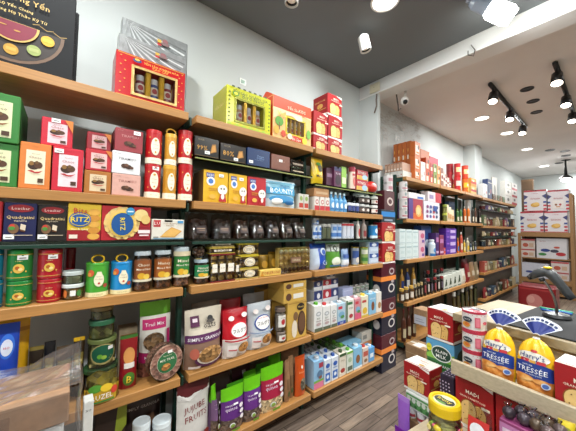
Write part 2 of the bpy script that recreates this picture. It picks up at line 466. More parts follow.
def b_carton(name, w, d, h, c='#ffffff', art=(), cap='#2f6fb5', side=None, top=None, sart=(), slant=True):
    """litre drink carton with a sloped shoulder and a screw cap"""
    m = MB(); b = Q(c, 'gloss'); hs = h * (.9 if slant else .965)
    m.box(-w / 2, w / 2, -d / 2, d / 2, 0, hs, b, .002)
    if side: m.draw(sleft(w, d, hs), [('r', .02, .01, .98, .99, Q(side, 'gloss'))], d, hs)
    m.draw(sleft(w, d, hs), sart, d, hs, k0=3)
    m.draw(sfront(w, d, hs), art, w, hs)
    t = Q(top or c, 'gloss')
    if slant:
        z = h * .965
        m.add([(-w / 2, -d / 2, hs), (w / 2, -d / 2, hs), (w / 2, d / 2, z), (-w / 2, d / 2, z), (w / 2, d / 2, hs), (-w / 2, d / 2, hs)], [(0, 1, 2, 3), (1, 4, 2), (0, 3, 5), (2, 4, 5, 3)], t)
        cz = (hs + z) / 2
    else: cz = hs
    k = MB(); k.lathe([(w * .2, cz - .008), (w * .2, cz + .012), (w * .17, cz + .016), (0, cz + .016)], Q(cap, 'plastic'), 12, cx=0, cy=-d * .12)
    return fin(name, [('carton', m), ('screw_cap', k)])
def pouch_map(w, d, h, front=True, gus=.55):
    sg = -1 if front else 1
    def S(u, v, k):
        e = max(0, 1 - abs(2 * u - 1) ** 2.6) ** .7
        p = max(0.0, 1 - v ** 2.4) * (.62 + .38 * min(1, v * 5)) if v < 1 else 0
        pinch = 1 - .05 * math.sin(PI * min(1, v * 1.05)) * .6
        return (-w / 2 * pinch + u * w * pinch, sg * (.0015 + d / 2 * e * p + .0011 * k + (.0015 * k if front else 0)), v * h)
    return S
def b_pouch(name, w, d, h, c='#ffffff', art=(), back=None, seal=None, kind='gloss', sealh=.06, sub=(10, 12)):
    m = MB(); Sf = pouch_map(w, d, h); Sb = pouch_map(w, d, h, False); b = Q(c, kind); k = Q(back or c, kind)
    m.sheet(lambda u, v: Sf(u, v * (1 - sealh), 0), 12, 12, b); m.sheet(lambda u, v: Sb(1 - u, v * (1 - sealh), 0), 12, 12, k)
    n = 12; vs = [Sf(i / n, 0, 0) for i in range(n + 1)] + [Sb(i / n, 0, 0) for i in range(n + 1)]
    m.add(vs, [(i, n + 1 + i, n + 2 + i, i + 1) for i in range(n)], k)
    m.draw(Sf, art, w, h, sub)
    s = MB(); q = Q(seal or c, kind)
    s.sheet(lambda u, v: Sf(u, (1 - sealh) + v * sealh, 0), 12, 2, q); s.sheet(lambda u, v: Sb(1 - u, (1 - sealh) + v * sealh, 0), 12, 2, q)
    s.box(-w / 2 * .985, w / 2 * .985, -.002, .002, h * .985, h, q)
    return fin(name, [('pouch', m), ('seal_strip', s)])
def b_bag(name, w, d, h, fill='#2c1a12:choc', art=(), tint='#e8e6e2', n=14, tie=None):
    """clear bag: lumpy filling in a film that gathers to a crimped top"""
    c = MB(); hf = h * .78
    c.sheet(lambda u, v: ((u - .5) * w * .94 * (1 - .12 * v), -(d / 2) * .9 * (max(0, 1 - abs(2 * u - 1) ** 3) ** .6) * (1 - .75 * v ** 2), v * hf * (1 - .06 * math.cos(u * 9))), 10, 8, Q(fill))
    c.sheet(lambda u, v: (-(u - .5) * w * .94 * (1 - .12 * v), (d / 2) * .9 * (max(0, 1 - abs(2 * u - 1) ** 3) ** .6) * (1 - .75 * v ** 2), v * hf * (1 - .06 * math.cos((1 - u) * 9))), 10, 8, Q(fill))
    f = MB(); rnd = random.Random(int(w * 1e5))
    ph = rnd.random() * 6
    for sg in (-1, 1):
        f.sheet(lambda u, v: ((u - .5) * w * (1 - .18 * v ** 2), sg * (.002 + (d / 2) * (max(0, 1 - abs(2 * u - 1) ** 3) ** .6) * (1 - v ** 1.6) * (1 + .08 * math.sin(u * 17 + v * 9 + ph))), v * h * (1 - .03 * math.sin(u * 11 + ph))), 14, 12, Q(tint, 'film'))
    parts = [('filling', c), ('film_bag', f)]
    if art:
        p = MB(); p.draw(lambda u, v, k: ((u - .5) * w * .96, -.004 - (d / 2) * (max(0, 1 - abs(2 * u - 1) ** 3) ** .6) * (1 - v ** 1.6) * 1.09 - EPS * 2 * k, v * h), art, w, h, (8, 6)); parts.append(('paper_label', p))
    return fin(name, parts)
def b_bottle(name, w, d, h, c='#3d7fc4', cap='#2456a0', art=(), kind='plastic', neck=.36, sh=.62, n=16, nz=.78):
    r = w / 2; m = MB(); b = Q(c, kind)
    m.lathe([(0, 0), (r * .92, 0), (r, h * .03), (r, h * sh), (r * .9, h * (sh + .06)), (r * neck * 1.1, h * nz), (r * neck, h * (nz + .04)), (r * neck, h * .92)], b, n)
    m.draw(scyl(r + .0006, h), art, PI * r, h, (12, 1))
    k = MB(); k.lathe([(r * neck * 1.2, h * .89), (r * neck * 1.2, h * .985), (r * neck, h), (0, h)], Q(cap, 'plastic'), n)
    return fin(name, [('bottle', m), ('cap', k)])
def b_round(name, w, d, h, c='#b02020', art=(), lid=None, n=20):
    m = MB(); r = w / 2; m.ball((0, 0, h / 2), 1, Q(c, 'gloss'), 16, 10, (r, d / 2, h / 2)); return m.build(name)

# printed motifs -------------------------------------------------------------
CREAM = '#efe6cf'
def choc_label(bg='#e9dfc0', rib='#b5282c', t='Assorted', t2='Choco'):
    """cream label with a heap of chocolates and a ribbon"""
    return [('r', .2, .1, .82, .84, bg), ('e', .45, .5, .19, .085, '#3a2115'), ('e', .6, .52, .14, .075, '#54331f'), ('e', .38, .55, .08, .05, '#8a6230'), ('e', .55, .57, .06, .04, '#6b4a24'),
            ('p', [(.26, .39), (.4, .4), (.5, .37), (.62, .38), (.76, .41), (.62, .345), (.5, .34), (.38, .36)], rib), ('r', .6, .14, .78, .23, '#4a3020'), ('t', t, .5, .76, .24, '#6b4a30'), ('t', t2, .5, .68, .4, '#7a3b30')]
def dome(cx, w, y0, y1, k, lean=0.0):
    r = w / 2; yc = y1 - (y1 - y0) * .42
    return [(cx - r * .82 * k, y0 + .02 * (1 - k)), (cx + r * .82 * k, y0 + .02 * (1 - k))] + [(cx + r * k * math.cos(g) + lean, yc + (y1 - yc) * k * math.sin(g)) for g in [PI * i / 10 for i in range(11)]]
def slice_art(ph=0.0):
    a = [('p', dome(.63, .42, .1, .56, 1), '#8c4a1c'), ('p', dome(.63, .42, .1, .56, .9), '#dfb368'), ('p', dome(.36, .46, .08, .6, 1), '#8c4a1c'), ('p', dome(.36, .46, .08, .6, .9), '#e8c27c')]
    rnd = random.Random(4)
    for i in range(16):
        cx = .36 if i < 9 else .68; a.append(('e', cx + rnd.uniform(-.14, .14) * (1 if i < 9 else .7), rnd.uniform(.15, .5), .014, .012, '#5a2f18' if i % 3 else '#c8923c'))
    return a
def panettone_art():
    return [('r', 0, .0, 1, .07, '#eeeae4'), ('r', 0, .07, 1, .88, '#a3161c'), ('r', 0, .88, 1, 1, '#a3161c'), ('p', [(.6, 1), (.8, .95), (1, .9), (1, 1)], '#f0ece6')] + slice_art() + \
        [('t', 'MADI', .5, .77, .34, '#f4ead6'), ('t', 'GRAN PANETTONE', .5, .66, .68, '#f0e2c8'), ('r', .74, .55, .95, .6, '#f2e9d8'), ('r', .3, .74, .3 + .001, .75, '#f2e9d8')]
def b_panettone(name, w, d, h, stick=None):
    m = MB(); m.box(-w / 2, w / 2, -d / 2, d / 2, 0, h, Q('#a3161c'), .003)
    m.draw(sfront(w, d, h), panettone_art(), w, h)
    sd = [('r', .02, .0, .98, .09, '#eeeae4'), ('r', .1, .3, .9, .33, '#c9a24c'), ('t', 'PANETTONE', .5, .7, .7, '#e9c878'), ('e', .5, .48, .2, .12, '#dca855:crumb')]
    m.draw(sright(w, d, h), sd, d, h); m.draw(sleft(w, d, h), sd, d, h)
    f = MB(); f.box(-w / 2 + .002, w / 2 - .002, -d / 2 + .002, d / 2 - .002, h, h + .001, Q('#f0ece6'))
    f.draw(stop_(w, d, h + .001), [('t', 'MADI', .5, .62, .3, '#d8742a'), ('t', 'panettone', .5, .42, .4, '#b5363a'), ('r', .05, .05, .95, .09, '#a3161c'), ('e', .6, .22, .12, .06, '#e0a83c')], w, d)
    return fin(name, [('carton', m), ('top_flap', f)])
# ------------------------------------------------------------------ the setting
def struct(m, name, loc=(0, 0, 0)):
    return tag(m.build(name, None, loc), kind='structure')
WALL = M('#c9cecd', 'wallpaint'); WHITEC = M('#e0dcd8', 'wallpaint'); DARKC = M('#6e7376', 'wallpaint')
RX, YB, YF = 4.4, -2.6, 10.6          # right wall, shop front, rear wall
def slab(name, x0, x1, y0, y1, z0, z1, mat):
    m = MB(); m.box(x0, x1, y0, y1, z0, z1, mat); return struct(m, name)
slab('floor', -.15, RX + .15, YB - .1, YF + .15, -.1, 0, M('#7b6b5c', 'floor'))
slab('wall_left', -.15, 0, YB, YF, 0, 3.06, WALL)
slab('wall_right', RX, RX + .15, YB, YF, 0, 3.06, M('#7d756a', 'wallpaint'))  # unseen wall, its dark colour chosen to cut bounced light
slab('wall_rear', 0, RX, YF, YF + .15, 0, 3.06, WALL)
slab('ceiling', -.15, RX + .15, YB, 2.6, 3.035, 3.15, DARKC)
slab('ceiling_rear', -.15, RX + .15, 2.78, YF + .15, 3.005, 3.15, WHITEC)
m = MB(); m.box(0, RX, 2.605, 2.775, 2.885, 3.15, Q('#e4e4e2', 'wallpaint')); m.box(0, RX, 2.592, 2.604, 2.885, 2.897, M('#f1f1ef', 'wallpaint')); struct(m, 'ceiling_beam')
slab('pillar_near', 0, .245, 2.60, 2.645, 0, 2.885, WALL)
P6 = at(463, 147, 2, 3.0); slab('pillar_far', 0, .19, 5.84, 6.25, 0, 3.005, WALL)
# assumed, unseen shop front: piers, lintel and a big glazed opening added for daylight
m = MB(); m.box(0, .5, YB - .12, YB, 0, 3.06, WALL); m.box(RX - .5, RX, YB - .12, YB, 0, 3.06, WALL); m.box(.5, RX - .5, YB - .12, YB, 2.6, 3.06, WALL); m.box(.5, RX - .5, YB - .12, YB, 0, .25, WALL)
struct(m, 'wall_front')
m = MB()
for x in (.5, 1.62, 2.74, RX - .54): m.box(x, x + .04, YB - .09, YB - .03, .25, 2.6, Q('#2e3032', 'metal'))
m.box(.5, RX - .5, YB - .09, YB - .03, .25, .29, Q('#2e3032', 'metal')); m.box(.5, RX - .5, YB - .09, YB - .03, 2.56, 2.6, Q('#2e3032', 'metal'))
m.box(.5, RX - .5, YB - .063, YB - .057, .28, 2.57, M('#f4f7f6', 'glass')); struct(m, 'window_1')
# timber panel on the rear wall that shows above the breadstick boxes
# floral wall drawing beyond the near pillar, painted on the plaster
fl = MB(); rnd = random.Random(3); LX = [.0008]
def twig(p, ang, ln, lev):
    y, z = p; q = (y + math.cos(ang) * ln, z + math.sin(ang) * ln); wd = .0012 + .001 * lev
    dy, dz = -math.sin(ang) * wd, math.cos(ang) * wd
    LX[0] += .00004; X = LX[0]
    fl.add([(X, y - dy, z - dz), (X, q[0] - dy * .6, q[1] - dz * .6), (X, q[0] + dy * .6, q[1] + dz * .6), (X, y + dy, z + dz)], [(0, 1, 2, 3)], '#a6a6a2')
    if lev == 0:
        for a in range(5):
            g = ang + a * 1.257; r = .022
            cy, cz = q[0] + math.cos(g) * r * 2, q[1] + math.sin(g) * r
            LX[0] += .00004
            fl.add([(LX[0], cy + r * 1.5 * math.cos(t * PI / 4), cz + r * .55 * math.sin(t * PI / 4)) for t in range(8)], [list(range(8))], '#b2b2ae' if a % 2 else '#bcbcb8')
    else:
        for s in (-1.0, .1, 1.0): twig(q, ang + s * (.8 + rnd.random() * .5), ln * (.62 + .3 * rnd.random()), lev - 1)
for px, py, a in ((387, 152, 1.5), (396, 150, 1.75), (404, 146, 1.4), (411, 150, 1.6)):
    q = at(px, py, 0, 0); twig((q.y, q.z), a, .2, 2)
struct(fl, 'trim_1')

# ------------------------------------------------------------------ shelving
BOARD = M('#ad7c45', 'wood'); GREEN = M('#12362a', 'paint'); GLASS = M('#cfe4da', 'glass'); DKGLASS = M('#3c4a44', 'glass')
FX = .42; PA = Plane(FX, 0, 90); FB = .34; PB = Plane(FB, 0, 90)
POSTS[PA] = (.352, (-.453, .523, 1.472, 2.40)); POSTS[PB] = (.285, (3.0, 3.944, 4.869, 5.703, 8.043))
Z1, Z2, Z3, Z4, Z5 = 2.02, 1.535, 1.066, .595, .167
ZG = 1.322; ZU2 = 1.795; ZU3 = 1.745
OVER[PA] = [(-9, 9, z - .043) for z in (Z1, Z2, Z3, Z4)] + [(-9, 1.47, ZG - .028), (1.47, 9, 1.305 - .028), (.545, 1.47, ZU2 - .028), (1.47, 9, ZU3 - .028)]
OVER[PB] = [(-9, 5.7, z - .043) for z in (2.012, 1.522, 1.052, .568)]
def part_box(name, par, b, mat, c=.0015):
    m = MB(); m.box(*b, mat, c); return m.build(name, par)
def bay(y0, y1, fx, bx, zs, glass, label, posts, boardmat=BOARD, arms=True, th=.043, ext=None):
    r = empty('shelving_unit'); tag(r, label, 'shelving', 'wall shelving units')
    for z in zs: part_box('shelf_board', r, (bx, fx, y0, y1, z - th, z), boardmat, .002)
    for z in glass:
        part_box('glass_shelf', r, (bx + .02, fx - .004, y0 + .003, y1 - .003, z - .012, z), GLASS, .001)
        part_box('shelf_rail', r, (fx - .012, fx - .003, y0, y1, z - (.028 if z < 1.6 else .02), z - .013), GREEN if z < 1.6 or fx < .4 else M('#8a9150', 'paint'))
    if fx < .4: part_box('back_panel', r, (bx - .048 if bx < .2 else .205, bx - .038 if bx < .2 else .222, y0, y1, 0, zs[0] - .05), M('#4a433b', 'paint'))  # dark sheet added behind the far units to darken their backs
    for y in posts:
        part_box('upright', r, (fx - .15, fx - .11, y - .0125, y + .0125, 0, zs[0] + .03), GREEN)
        part_box('upright', r, (bx - .03, bx + .0, y - .0125, y + .0125, 0, zs[0] + .03), GREEN)
        if arms:
            for z in zs: part_box('bracket_arm', r, (bx - .03, fx - .03, y - .006, y + .006, z - .06, z - .012), GREEN)
    return r
bay(-.44, .501, FX, .06, (Z1, Z2, Z3, Z4, Z5), (ZG,), 'wall shelving unit nearest the shop window, holding chocolate boxes and tins', (-.453, .523))
bay(.545, 1.457, FX, .06, (Z1, Z2, Z3, Z4, Z5), (ZU2, ZG), 'middle wall shelving unit with gift boxes on top and granola pouches below', (1.472,))
bay(1.487, 2.412, FX, .06, (Z1, Z2, Z3, Z4, Z5), (ZU3, 1.305), 'wall shelving unit beside the white pillar, holding milk and drink cartons', (2.40,))
ZB = (2.012, 1.522, 1.052, .568, .13)
bay(3.03, 3.93, FB, .05, ZB, (), 'shelving unit just past the white pillar, stacked orange cartons on top', (3.0, 3.944))
bay(3.958, 4.855, FB, .05, ZB, (), 'shelving unit with red and orange tubes on top, past the orange cartons', (4.869,))
bay(4.883, 5.69, FB, .05, ZB, (), 'narrow shelving unit in front of the far pillar', (5.703,))
bay(5.716, 8.03, FB, .23, (1.995, 1.49, 1.11, .66, .2), (1.78, 1.3), 'dark long shelving unit at the far end of the left wall', (8.043,))

# ------------------------------------------------------------------ ceiling lamps
def lamp_light(loc, rot, size, power, col=(.97, 1, .985), spread=PI, shape='DISK'):
    l = bpy.data.lights.new('lamp_light', 'AREA'); l.shape = shape; l.size = size; l.energy = power; l.color = col; l.spread = spread
    o = bpy.data.objects.new('lamp_light', l); COL.objects.link(o); o.location = loc; o.rotation_euler = rot; return o
def downlight(x, y, z, r, power, label, strength=9.0, group=None):
    t = empty('recessed_downlight'); t.location = (x, y, z); tag(t, label, 'ceiling light', group)
    m = MB(); m.lathe([(r, .0), (r * 1.18, 0), (r * 1.18, -.006), (r * 1.02, -.009), (r * .98, -.004)], Q('#f2f2f0', 'plastic'), 28); m.build('trim_ring', t)
    m = MB(); m.lathe([(0, -.003), (r, -.003)], M('#fffaf0', 'emit%g' % strength), 28, smooth=False); m.build('diffuser', t)
    if power: lamp_light((x, y, z - .012), (0, 0, 0), r * 2, power)
ZD = 3.035
p = at(385, 1, 2, ZD); D1 = p
downlight(p.x, p.y, ZD, .085, 30, 'bright round downlight recessed in the dark ceiling')
for x, y in ((D1.x, D1.y - 1.75), (D1.x + 1.7, D1.y), (D1.x + 1.7, D1.y - 1.75), (D1.x, D1.y - 3.2), (D1.x + 1.7, D1.y - 3.2)):  # extra lamps out of view, added to light the shelf fronts
    downlight(x, y, ZD, .1, 62 if x > D1.x + 1 else 34, 'unseen round downlight added to the dark ceiling, towards the shop window', group='unseen downlights added over the shop floor')
for i, (px, py) in enumerate(((482, 118), (507, 133), (527, 149), (544, 166), (543, 177), (550, 184))):
    p = at(px, py, 2, 3.005)
    if p.y > 10: p = Vector((1.0 + .4 * i - 1.2, 9.2 + .25 * i, 3.005))
    downlight(p.x, p.y, 3.005, .08 if i < 3 else .09, 24, ['nearest round downlight in the white ceiling, above the rear shelves', 'round downlight second along the white ceiling, beside the short spot track', 'round downlight third along the white ceiling, past the black spots',
        'round downlight fourth along the white ceiling, near the black vents', 'round downlight far down the white ceiling, fifth along', 'farthest round downlight, close above the breadstick boxes'][i], 7)
for x, y in ((2.7, 4.2), (2.7, 5.9), (3.6, 5.0), (2.7, 7.6), (3.6, 3.4)): downlight(x, y, 3.005, .09, 34, 'unseen round downlight added to the white ceiling on the right', 7, 'unseen downlights added on the right')  # out of view, added to brighten the rear ceiling
def spot_can(px, py, z, r, ln, label, rot, strength=2.0, power=0, c='#dcdcd8'):
    """white cylinder spot fixed under the ceiling"""
    p = at(px, py, 2, z - .11); t = empty('ceiling_spotlight'); t.location = (p.x, p.y, z - .11); t.rotation_euler = rot; tag(t, label, 'spotlight')
    m = MB(); m.lathe([(0, ln / 2), (r * .96, ln / 2), (r, ln / 2 - .006), (r, -ln / 2), (r * .9, -ln / 2 - .003), (r * .8, -ln / 2 + .01)], Q(c, 'plastic'), 24); m.build('housing', t)
    m = MB(); m.lathe([(r * .8, -ln / 2 + .01), (r * .62, -ln / 2 + .02)], Q('#151515', 'plastic'), 24, smooth=False); m.build('baffle', t)
    m = MB(); m.lathe([(0, -ln / 2 + .021), (r * .62, -ln / 2 + .021)], M('#fff7e6', 'emit%g' % strength), 24, smooth=False); m.build('lens', t)
    m = MB(); m.tube([(0, 0, ln / 2), (0, 0, ln / 2 + .02)], .02, Q(c, 'plastic'), 10)
    q = Matrix.Rotation(-rot[0], 4, 'X'); m.build('mount', t)
    return t, p
spot_can(364.5, 44, ZD, .045, .115, 'small white cylinder spotlight under the dark ceiling, facing the shelf', (.2, -.12, 0), .5)
spot_can(292, -4, ZD, .045, .1, 'white cylinder spotlight cut off at the top edge, in the dark ceiling', (.0, .1, 0), .2)
# glaring bulb lamp near the beam
a_ = at(474, 2, 2, 2.99); b_ = at(506, 15, 2, 2.86); ax = (b_ - a_).normalized(); t = empty('bulb_lamp'); t.location = a_; tag(t, 'glaring white bulb lamp with a grey socket under the dark ceiling by the beam', 'lamp')
t.rotation_euler = Vector((0, 0, 1)).rotation_difference(ax).to_euler(); ln = (b_ - a_).length
m = MB(); m.lathe([(0, -.02), (.03, -.02), (.045, .01), (.05, ln * .45), (.0, ln * .45)], Q('#8d97a6', 'plastic'), 20); m.build('socket', t)
m = MB(); m.lathe([(.045, ln * .45), (.062, ln * .55), (.064, ln * 1.05), (.05, ln * 1.2), (.0, ln * 1.25)], M('#fdfff8', 'emit25'), 22); m.build('bulb', t)
m = MB(); m.tube([(0, 0, -.02), (.0, 0, -.05)], .02, Q('#8d97a6', 'plastic'), 10); m.build('mount', t)
lamp_light(tuple(a_ + ax * ln * 1.3), Vector((0, 0, -1)).rotation_difference(ax).to_euler(), .12, 7)
# two spot tracks under the white ceiling
def track(pa, pb, label, heads):
    a = at(pa[0], pa[1], 2, 2.985); b = at(pb[0], pb[1], 2, 2.985); t = empty('spot_track'); t.location = a; tag(t, label, 'track light')
    m = MB(); d = (b - a); m.tube([(0, 0, 0), tuple(d)], .022, Q('#17181a', 'plastic'), 6); m.build('rail', t)
    for f in heads:
        q = d * f; hd = empty('spot_head'); hd.parent = t; hd.location = q
        m = MB(); m.tube([(0, 0, 0), (0, -.005, -.07)], .012, Q('#17181a', 'plastic'), 8); m.tube([(0, .02, -.06), (-.0, -.02, -.165)], [.042, .05], Q('#17181a', 'plastic'), 14); m.build('lamp_body', hd)
        m = MB(); ax = Vector((0, -.04, -.105)).normalized(); e1 = Vector((1, 0, 0)); e2 = ax.cross(e1); c = Vector((0, -.0205, -.1665))
        m.add([c + (e1 * math.cos(g) + e2 * math.sin(g)) * .042 for g in [2 * PI * i / 16 for i in range(16)]], [list(range(16))], M('#fff4e2', 'emit14')); m.build('lens', hd)
        lamp_light(tuple(a + q + c + ax * .012), Vector((0, 0, -1)).rotation_difference(ax).to_euler(), .08, 9, spread=2.2)
track((490, 84), (526, 127), 'black spot track on the white ceiling, the left one of two', (.06, .46, .86))
track((555, 63), (577, 122), 'black spot track on the white ceiling, the right one of two', (.05, .38, .7))
# unlit black recessed spots
for i, (px, py) in enumerate(((527, 89), (533, 101), (536.5, 112), (550, 150), (565, 151), (566, 155.5), (566, 160), (559, 163))):
    p = at(px, py, 2, 3.004); r = .06 if i < 3 else .072
    m = MB(); m.lathe([(r * 1.05, .001), (r * 1.05, -.006), (r * .9, -.009), (r * .85, -.003), (0, -.002)], Q('#08080a', 'paint'), 20)
    o = m.build('ceiling_vent'); o.location = p
    tag(o, ['nearest black disc in the white ceiling between the two tracks', 'second black disc in the white ceiling between the tracks', 'third black disc in the white ceiling, farthest of the track trio',
            'leftmost black disc in the far ceiling cluster', 'nearest right-hand black disc of the far ceiling cluster', 'second right-hand black disc of the far ceiling cluster', 'third right-hand black disc of the far ceiling cluster', 'farthest black disc of the far ceiling cluster, left of the glaring lamp'][i], 'ceiling disc', 'black discs in the white ceiling')
# far glaring pendant
p = at(566, 181, 1, at(566, 160, 2, 3.0).y); t = empty('pendant_lamp'); t.location = p; tag(t, 'glaring lamp on a black stem hanging above the breadstick boxes', 'lamp')
m = MB(); m.tube([(0, 0, .13), (0, 0, 3.0 - p.z)], [.03, .015], Q('#17181a', 'plastic'), 10); m.build('stem', t)
m = MB(); m.lathe([(0, .14), (.05, .13), (.11, .07), (.12, .055)], Q('#2a2a2a', 'plastic'), 20); m.build('shade', t)
m = MB(); m.ball((0, 0, .03), .085, M('#fff6ea', 'emit14'), 14, 8, (1.05, 1.05, .6)); m.build('bulb', t)
l = bpy.data.lights.new('lamp_light', 'POINT'); l.energy = 20; l.shadow_soft_size = .1; lo = bpy.data.objects.new('lamp_light', l); COL.objects.link(lo); lo.location = (p.x, p.y, p.z - .12)

# cameras and cables on pillar and beam
p = at(404.5, 101, 1, 2.85); t = empty('security_camera'); t.location = p; tag(t, 'small white dome security camera beside the ceiling beam', 'security camera')
m = MB(); m.ball((0, 0, 0), .042, Q('#eeeeec', 'plastic'), 16, 10, (1, 1, 1.15)); m.build('dome', t)
dv = (CAM - p).normalized(); m = MB(); m.ball(tuple(dv * .022 + Vector((.008, 0, -.012))), .026, Q('#0c0c0e', 'gloss'), 12, 8); m.build('lens', t)
m = MB(); m.tube([(0, 0, .03), (0, .03, .12)], .014, Q('#e5e5e2', 'plastic'), 8); m.build('stem', t)
p = at(374.5, 88, 1, 2.585); t = empty('junction_box'); t.location = p; tag(t, 'cream plastic junction box where pillar meets the beam', 'junction box')
m = MB(); m.box(-.06, .065, -.012, .012, -.05, .05, Q('#d9d2b8', 'plastic'), .012); m.build('housing', t)
m = MB(); m.lathe([(0, 0), (.006, 0), (.006, .003), (0, .003)], Q('#a39b80', 'plastic'), 8, cx=.0, cy=-.014); m.build('screw', t)
def hang(pts, r, c, name, label, y):
    m = MB(); m.tube([at(a, b, 1, y + dy) for a, b, dy in pts], r, Q(c, 'plastic'), 6); return tag(m.build(name), label, 'cable')
hang(((376.8, 94, 0), (376.2, 100, -.004), (376.5, 106, 0), (374.4, 113, -.003)), .008, '#6a5a50', 'cable', 'short grey cable hanging from the cream junction box', 2.585)
hang(((397, 87, 0), (396.5, 95, -.004), (398, 105, 0), (398.5, 111, -.003), (401, 108, 0)), .008, '#4d4440', 'cable', 'dark cable drooping beside the dome security camera', 2.84)
hang(((471, 45, 0), (475, 50, -.01), (473.5, 56, -.015), (468, 55, -.015), (468, 51, -.01)), .004, '#4c4240', 'cable', 'thin curled wire poking out of the ceiling beam', 2.585)
p = at(243, 81.8, 0, .004); m = MB(); m.box(0, .003, -.03, .03, -.025, .025, Q('#e6ece8', 'gloss'), .001); m.box(.003, .005, -.018, .018, -.014, .014, Q('#7fa08c', 'gloss'), .0005); o = m.build('wall_socket'); o.location = (.001, p.y, p.z); tag(o, 'small white socket plate on the wall above the yellow gift box', 'socket')

# ------------------------------------------------------------------ daylight, with an added window lamp
w = bpy.data.worlds.new('daylight'); SC.world = w; w.use_nodes = True
bgn = w.node_tree.nodes['Background']; bgn.inputs['Color'].default_value = (.80, .88, 1.0, 1); bgn.inputs['Strength'].default_value = .5
l = bpy.data.lights.new('added_window_light', 'AREA'); l.shape = 'RECTANGLE'; l.size = 3.3; l.size_y = 2.2; l.energy = 40; l.color = (.86, .93, 1)  # area lamp added outside the assumed shop window
o = bpy.data.objects.new('added_window_light', l); COL.objects.link(o); o.location = (RX / 2, YB - .16, 1.45); o.rotation_euler = (PI / 2, 0, PI); o.rotation_euler = Vector((0, 0, -1)).rotation_difference(Vector((0, 1, 0))).to_euler()
SC.view_settings.view_transform = 'Standard'; SC.view_settings.look = 'None'; SC.view_settings.gamma = 1; SC.view_settings.use_curve_mapping = False
SC.view_settings.exposure = -0.47
# ================================================================== shelving by the shop window (first bay)
# --- top board: gift boxes
GOLD = '#c9a45a'
def b_blackgift(name, w, d, h, full=True):
    m = MB(); m.box(-w / 2, w / 2, -d / 2, d / 2, 0, h, Q('#0e1014', 'wallpaint'), .003)
    m.draw(sright(w, d, h), [('r', .1, .01, .45, .99, '#b9a9a0'), ('r', .6, .01, .75, .99, '#3a3540')], d, h)
    parts = [('box_body', m)]
    if full:
        S = sfront(w, d, h); cu, cv = .6, .47
        rw, rh = .33, .33 * w / h
        a = MB()
        seg = [('e', cu, cv, rw, rh, '#6d5340', PI, 2 * PI), ('e', cu, cv, rw * .93, rh * .93, '#2c211c', PI, 2 * PI)]
        for i, c in enumerate(('#c7a23a', '#8c9a4e', '#b98d2c', '#93a05a', '#d7a528')):
            g = PI + PI * (i + .5) / 5; seg.append(('e', cu + rw * .7 * math.cos(g), cv + rh * .7 * math.sin(g), .045, .045 * w / h, c))
            seg.append(('r', cu + rw * .7 * math.cos(g) - .03, cv + rh * .7 * math.sin(g) - .015, cu + rw * .7 * math.cos(g) + .03, cv + rh * .7 * math.sin(g) + .02, ('#e0b23c', '#a5ad6a', '#caa044', '#a9b06e', '#e2b53a')[i]))
        seg += [('e', cu, cv, rw * .5, rh * .5, '#c9a45a', PI, 2 * PI), ('e', cu, cv - .004, rw * .45, rh * .45, '#7c1d35', PI, 2 * PI), ('e', cu + .03, cv - .09, .02, .008, '#b8863f'), ('e', cu - .06, cv - .06, .03, .006, '#b8863f')]
        a.draw(S, seg, w, h); parts.append(('tray_picture', a))
        t = MB(); t.draw(S, [('t', 'YẾN SÀO', .56, .85, .24, GOLD), ('t', 'Yến Sào Song Yến', .57, .735, .5, GOLD), ('t', 'Lọ Yến Chưng', .62, .63, .2, '#e0c27a'), ('t', 'Đông Trùng Hạ Thảo Kỷ Tử', .6, .56, .42, '#e0c27a')]
               + [('p', [(.72 + .045 * i, .51 - .012 * i + .02 * (i % 2)), (.765 + .045 * i, .53 - .012 * i - .03 * (i % 2)), (.765 + .045 * i, .522 - .012 * i - .03 * (i % 2)), (.72 + .045 * i, .502 - .012 * i + .02 * (i % 2))], '#9a7b3c') for i in range(5)], w, h, k0=14)
        parts.append(('gold_lettering', t))
    f = MB(); f.box(-w / 2 + .004, w / 2 - .004, -d / 2 + .003, d / 2 - .003, h, h + .003, Q('#22242a', 'gloss')); parts.append(('lid_edge', f))
    return fin(name, parts)
s0, s1, z = PA.slot(-62, 75, 3, Z1, .03)
o = b_blackgift('gift_box', .49, .05, .385); setloc(o, PA, s1 - .245, .03, .05, Z1 + .0015); tag(o, 'large black gift box with gold lettering and burgundy tray picture, front of two', 'gift box')
o = b_blackgift('gift_box', .44, .05, .365, False); setloc(o, PA, s1 - .22 + .012, .095, .05, Z1 + .0015); tag(o, 'dark gift box mostly hidden behind the large black one', 'gift box')

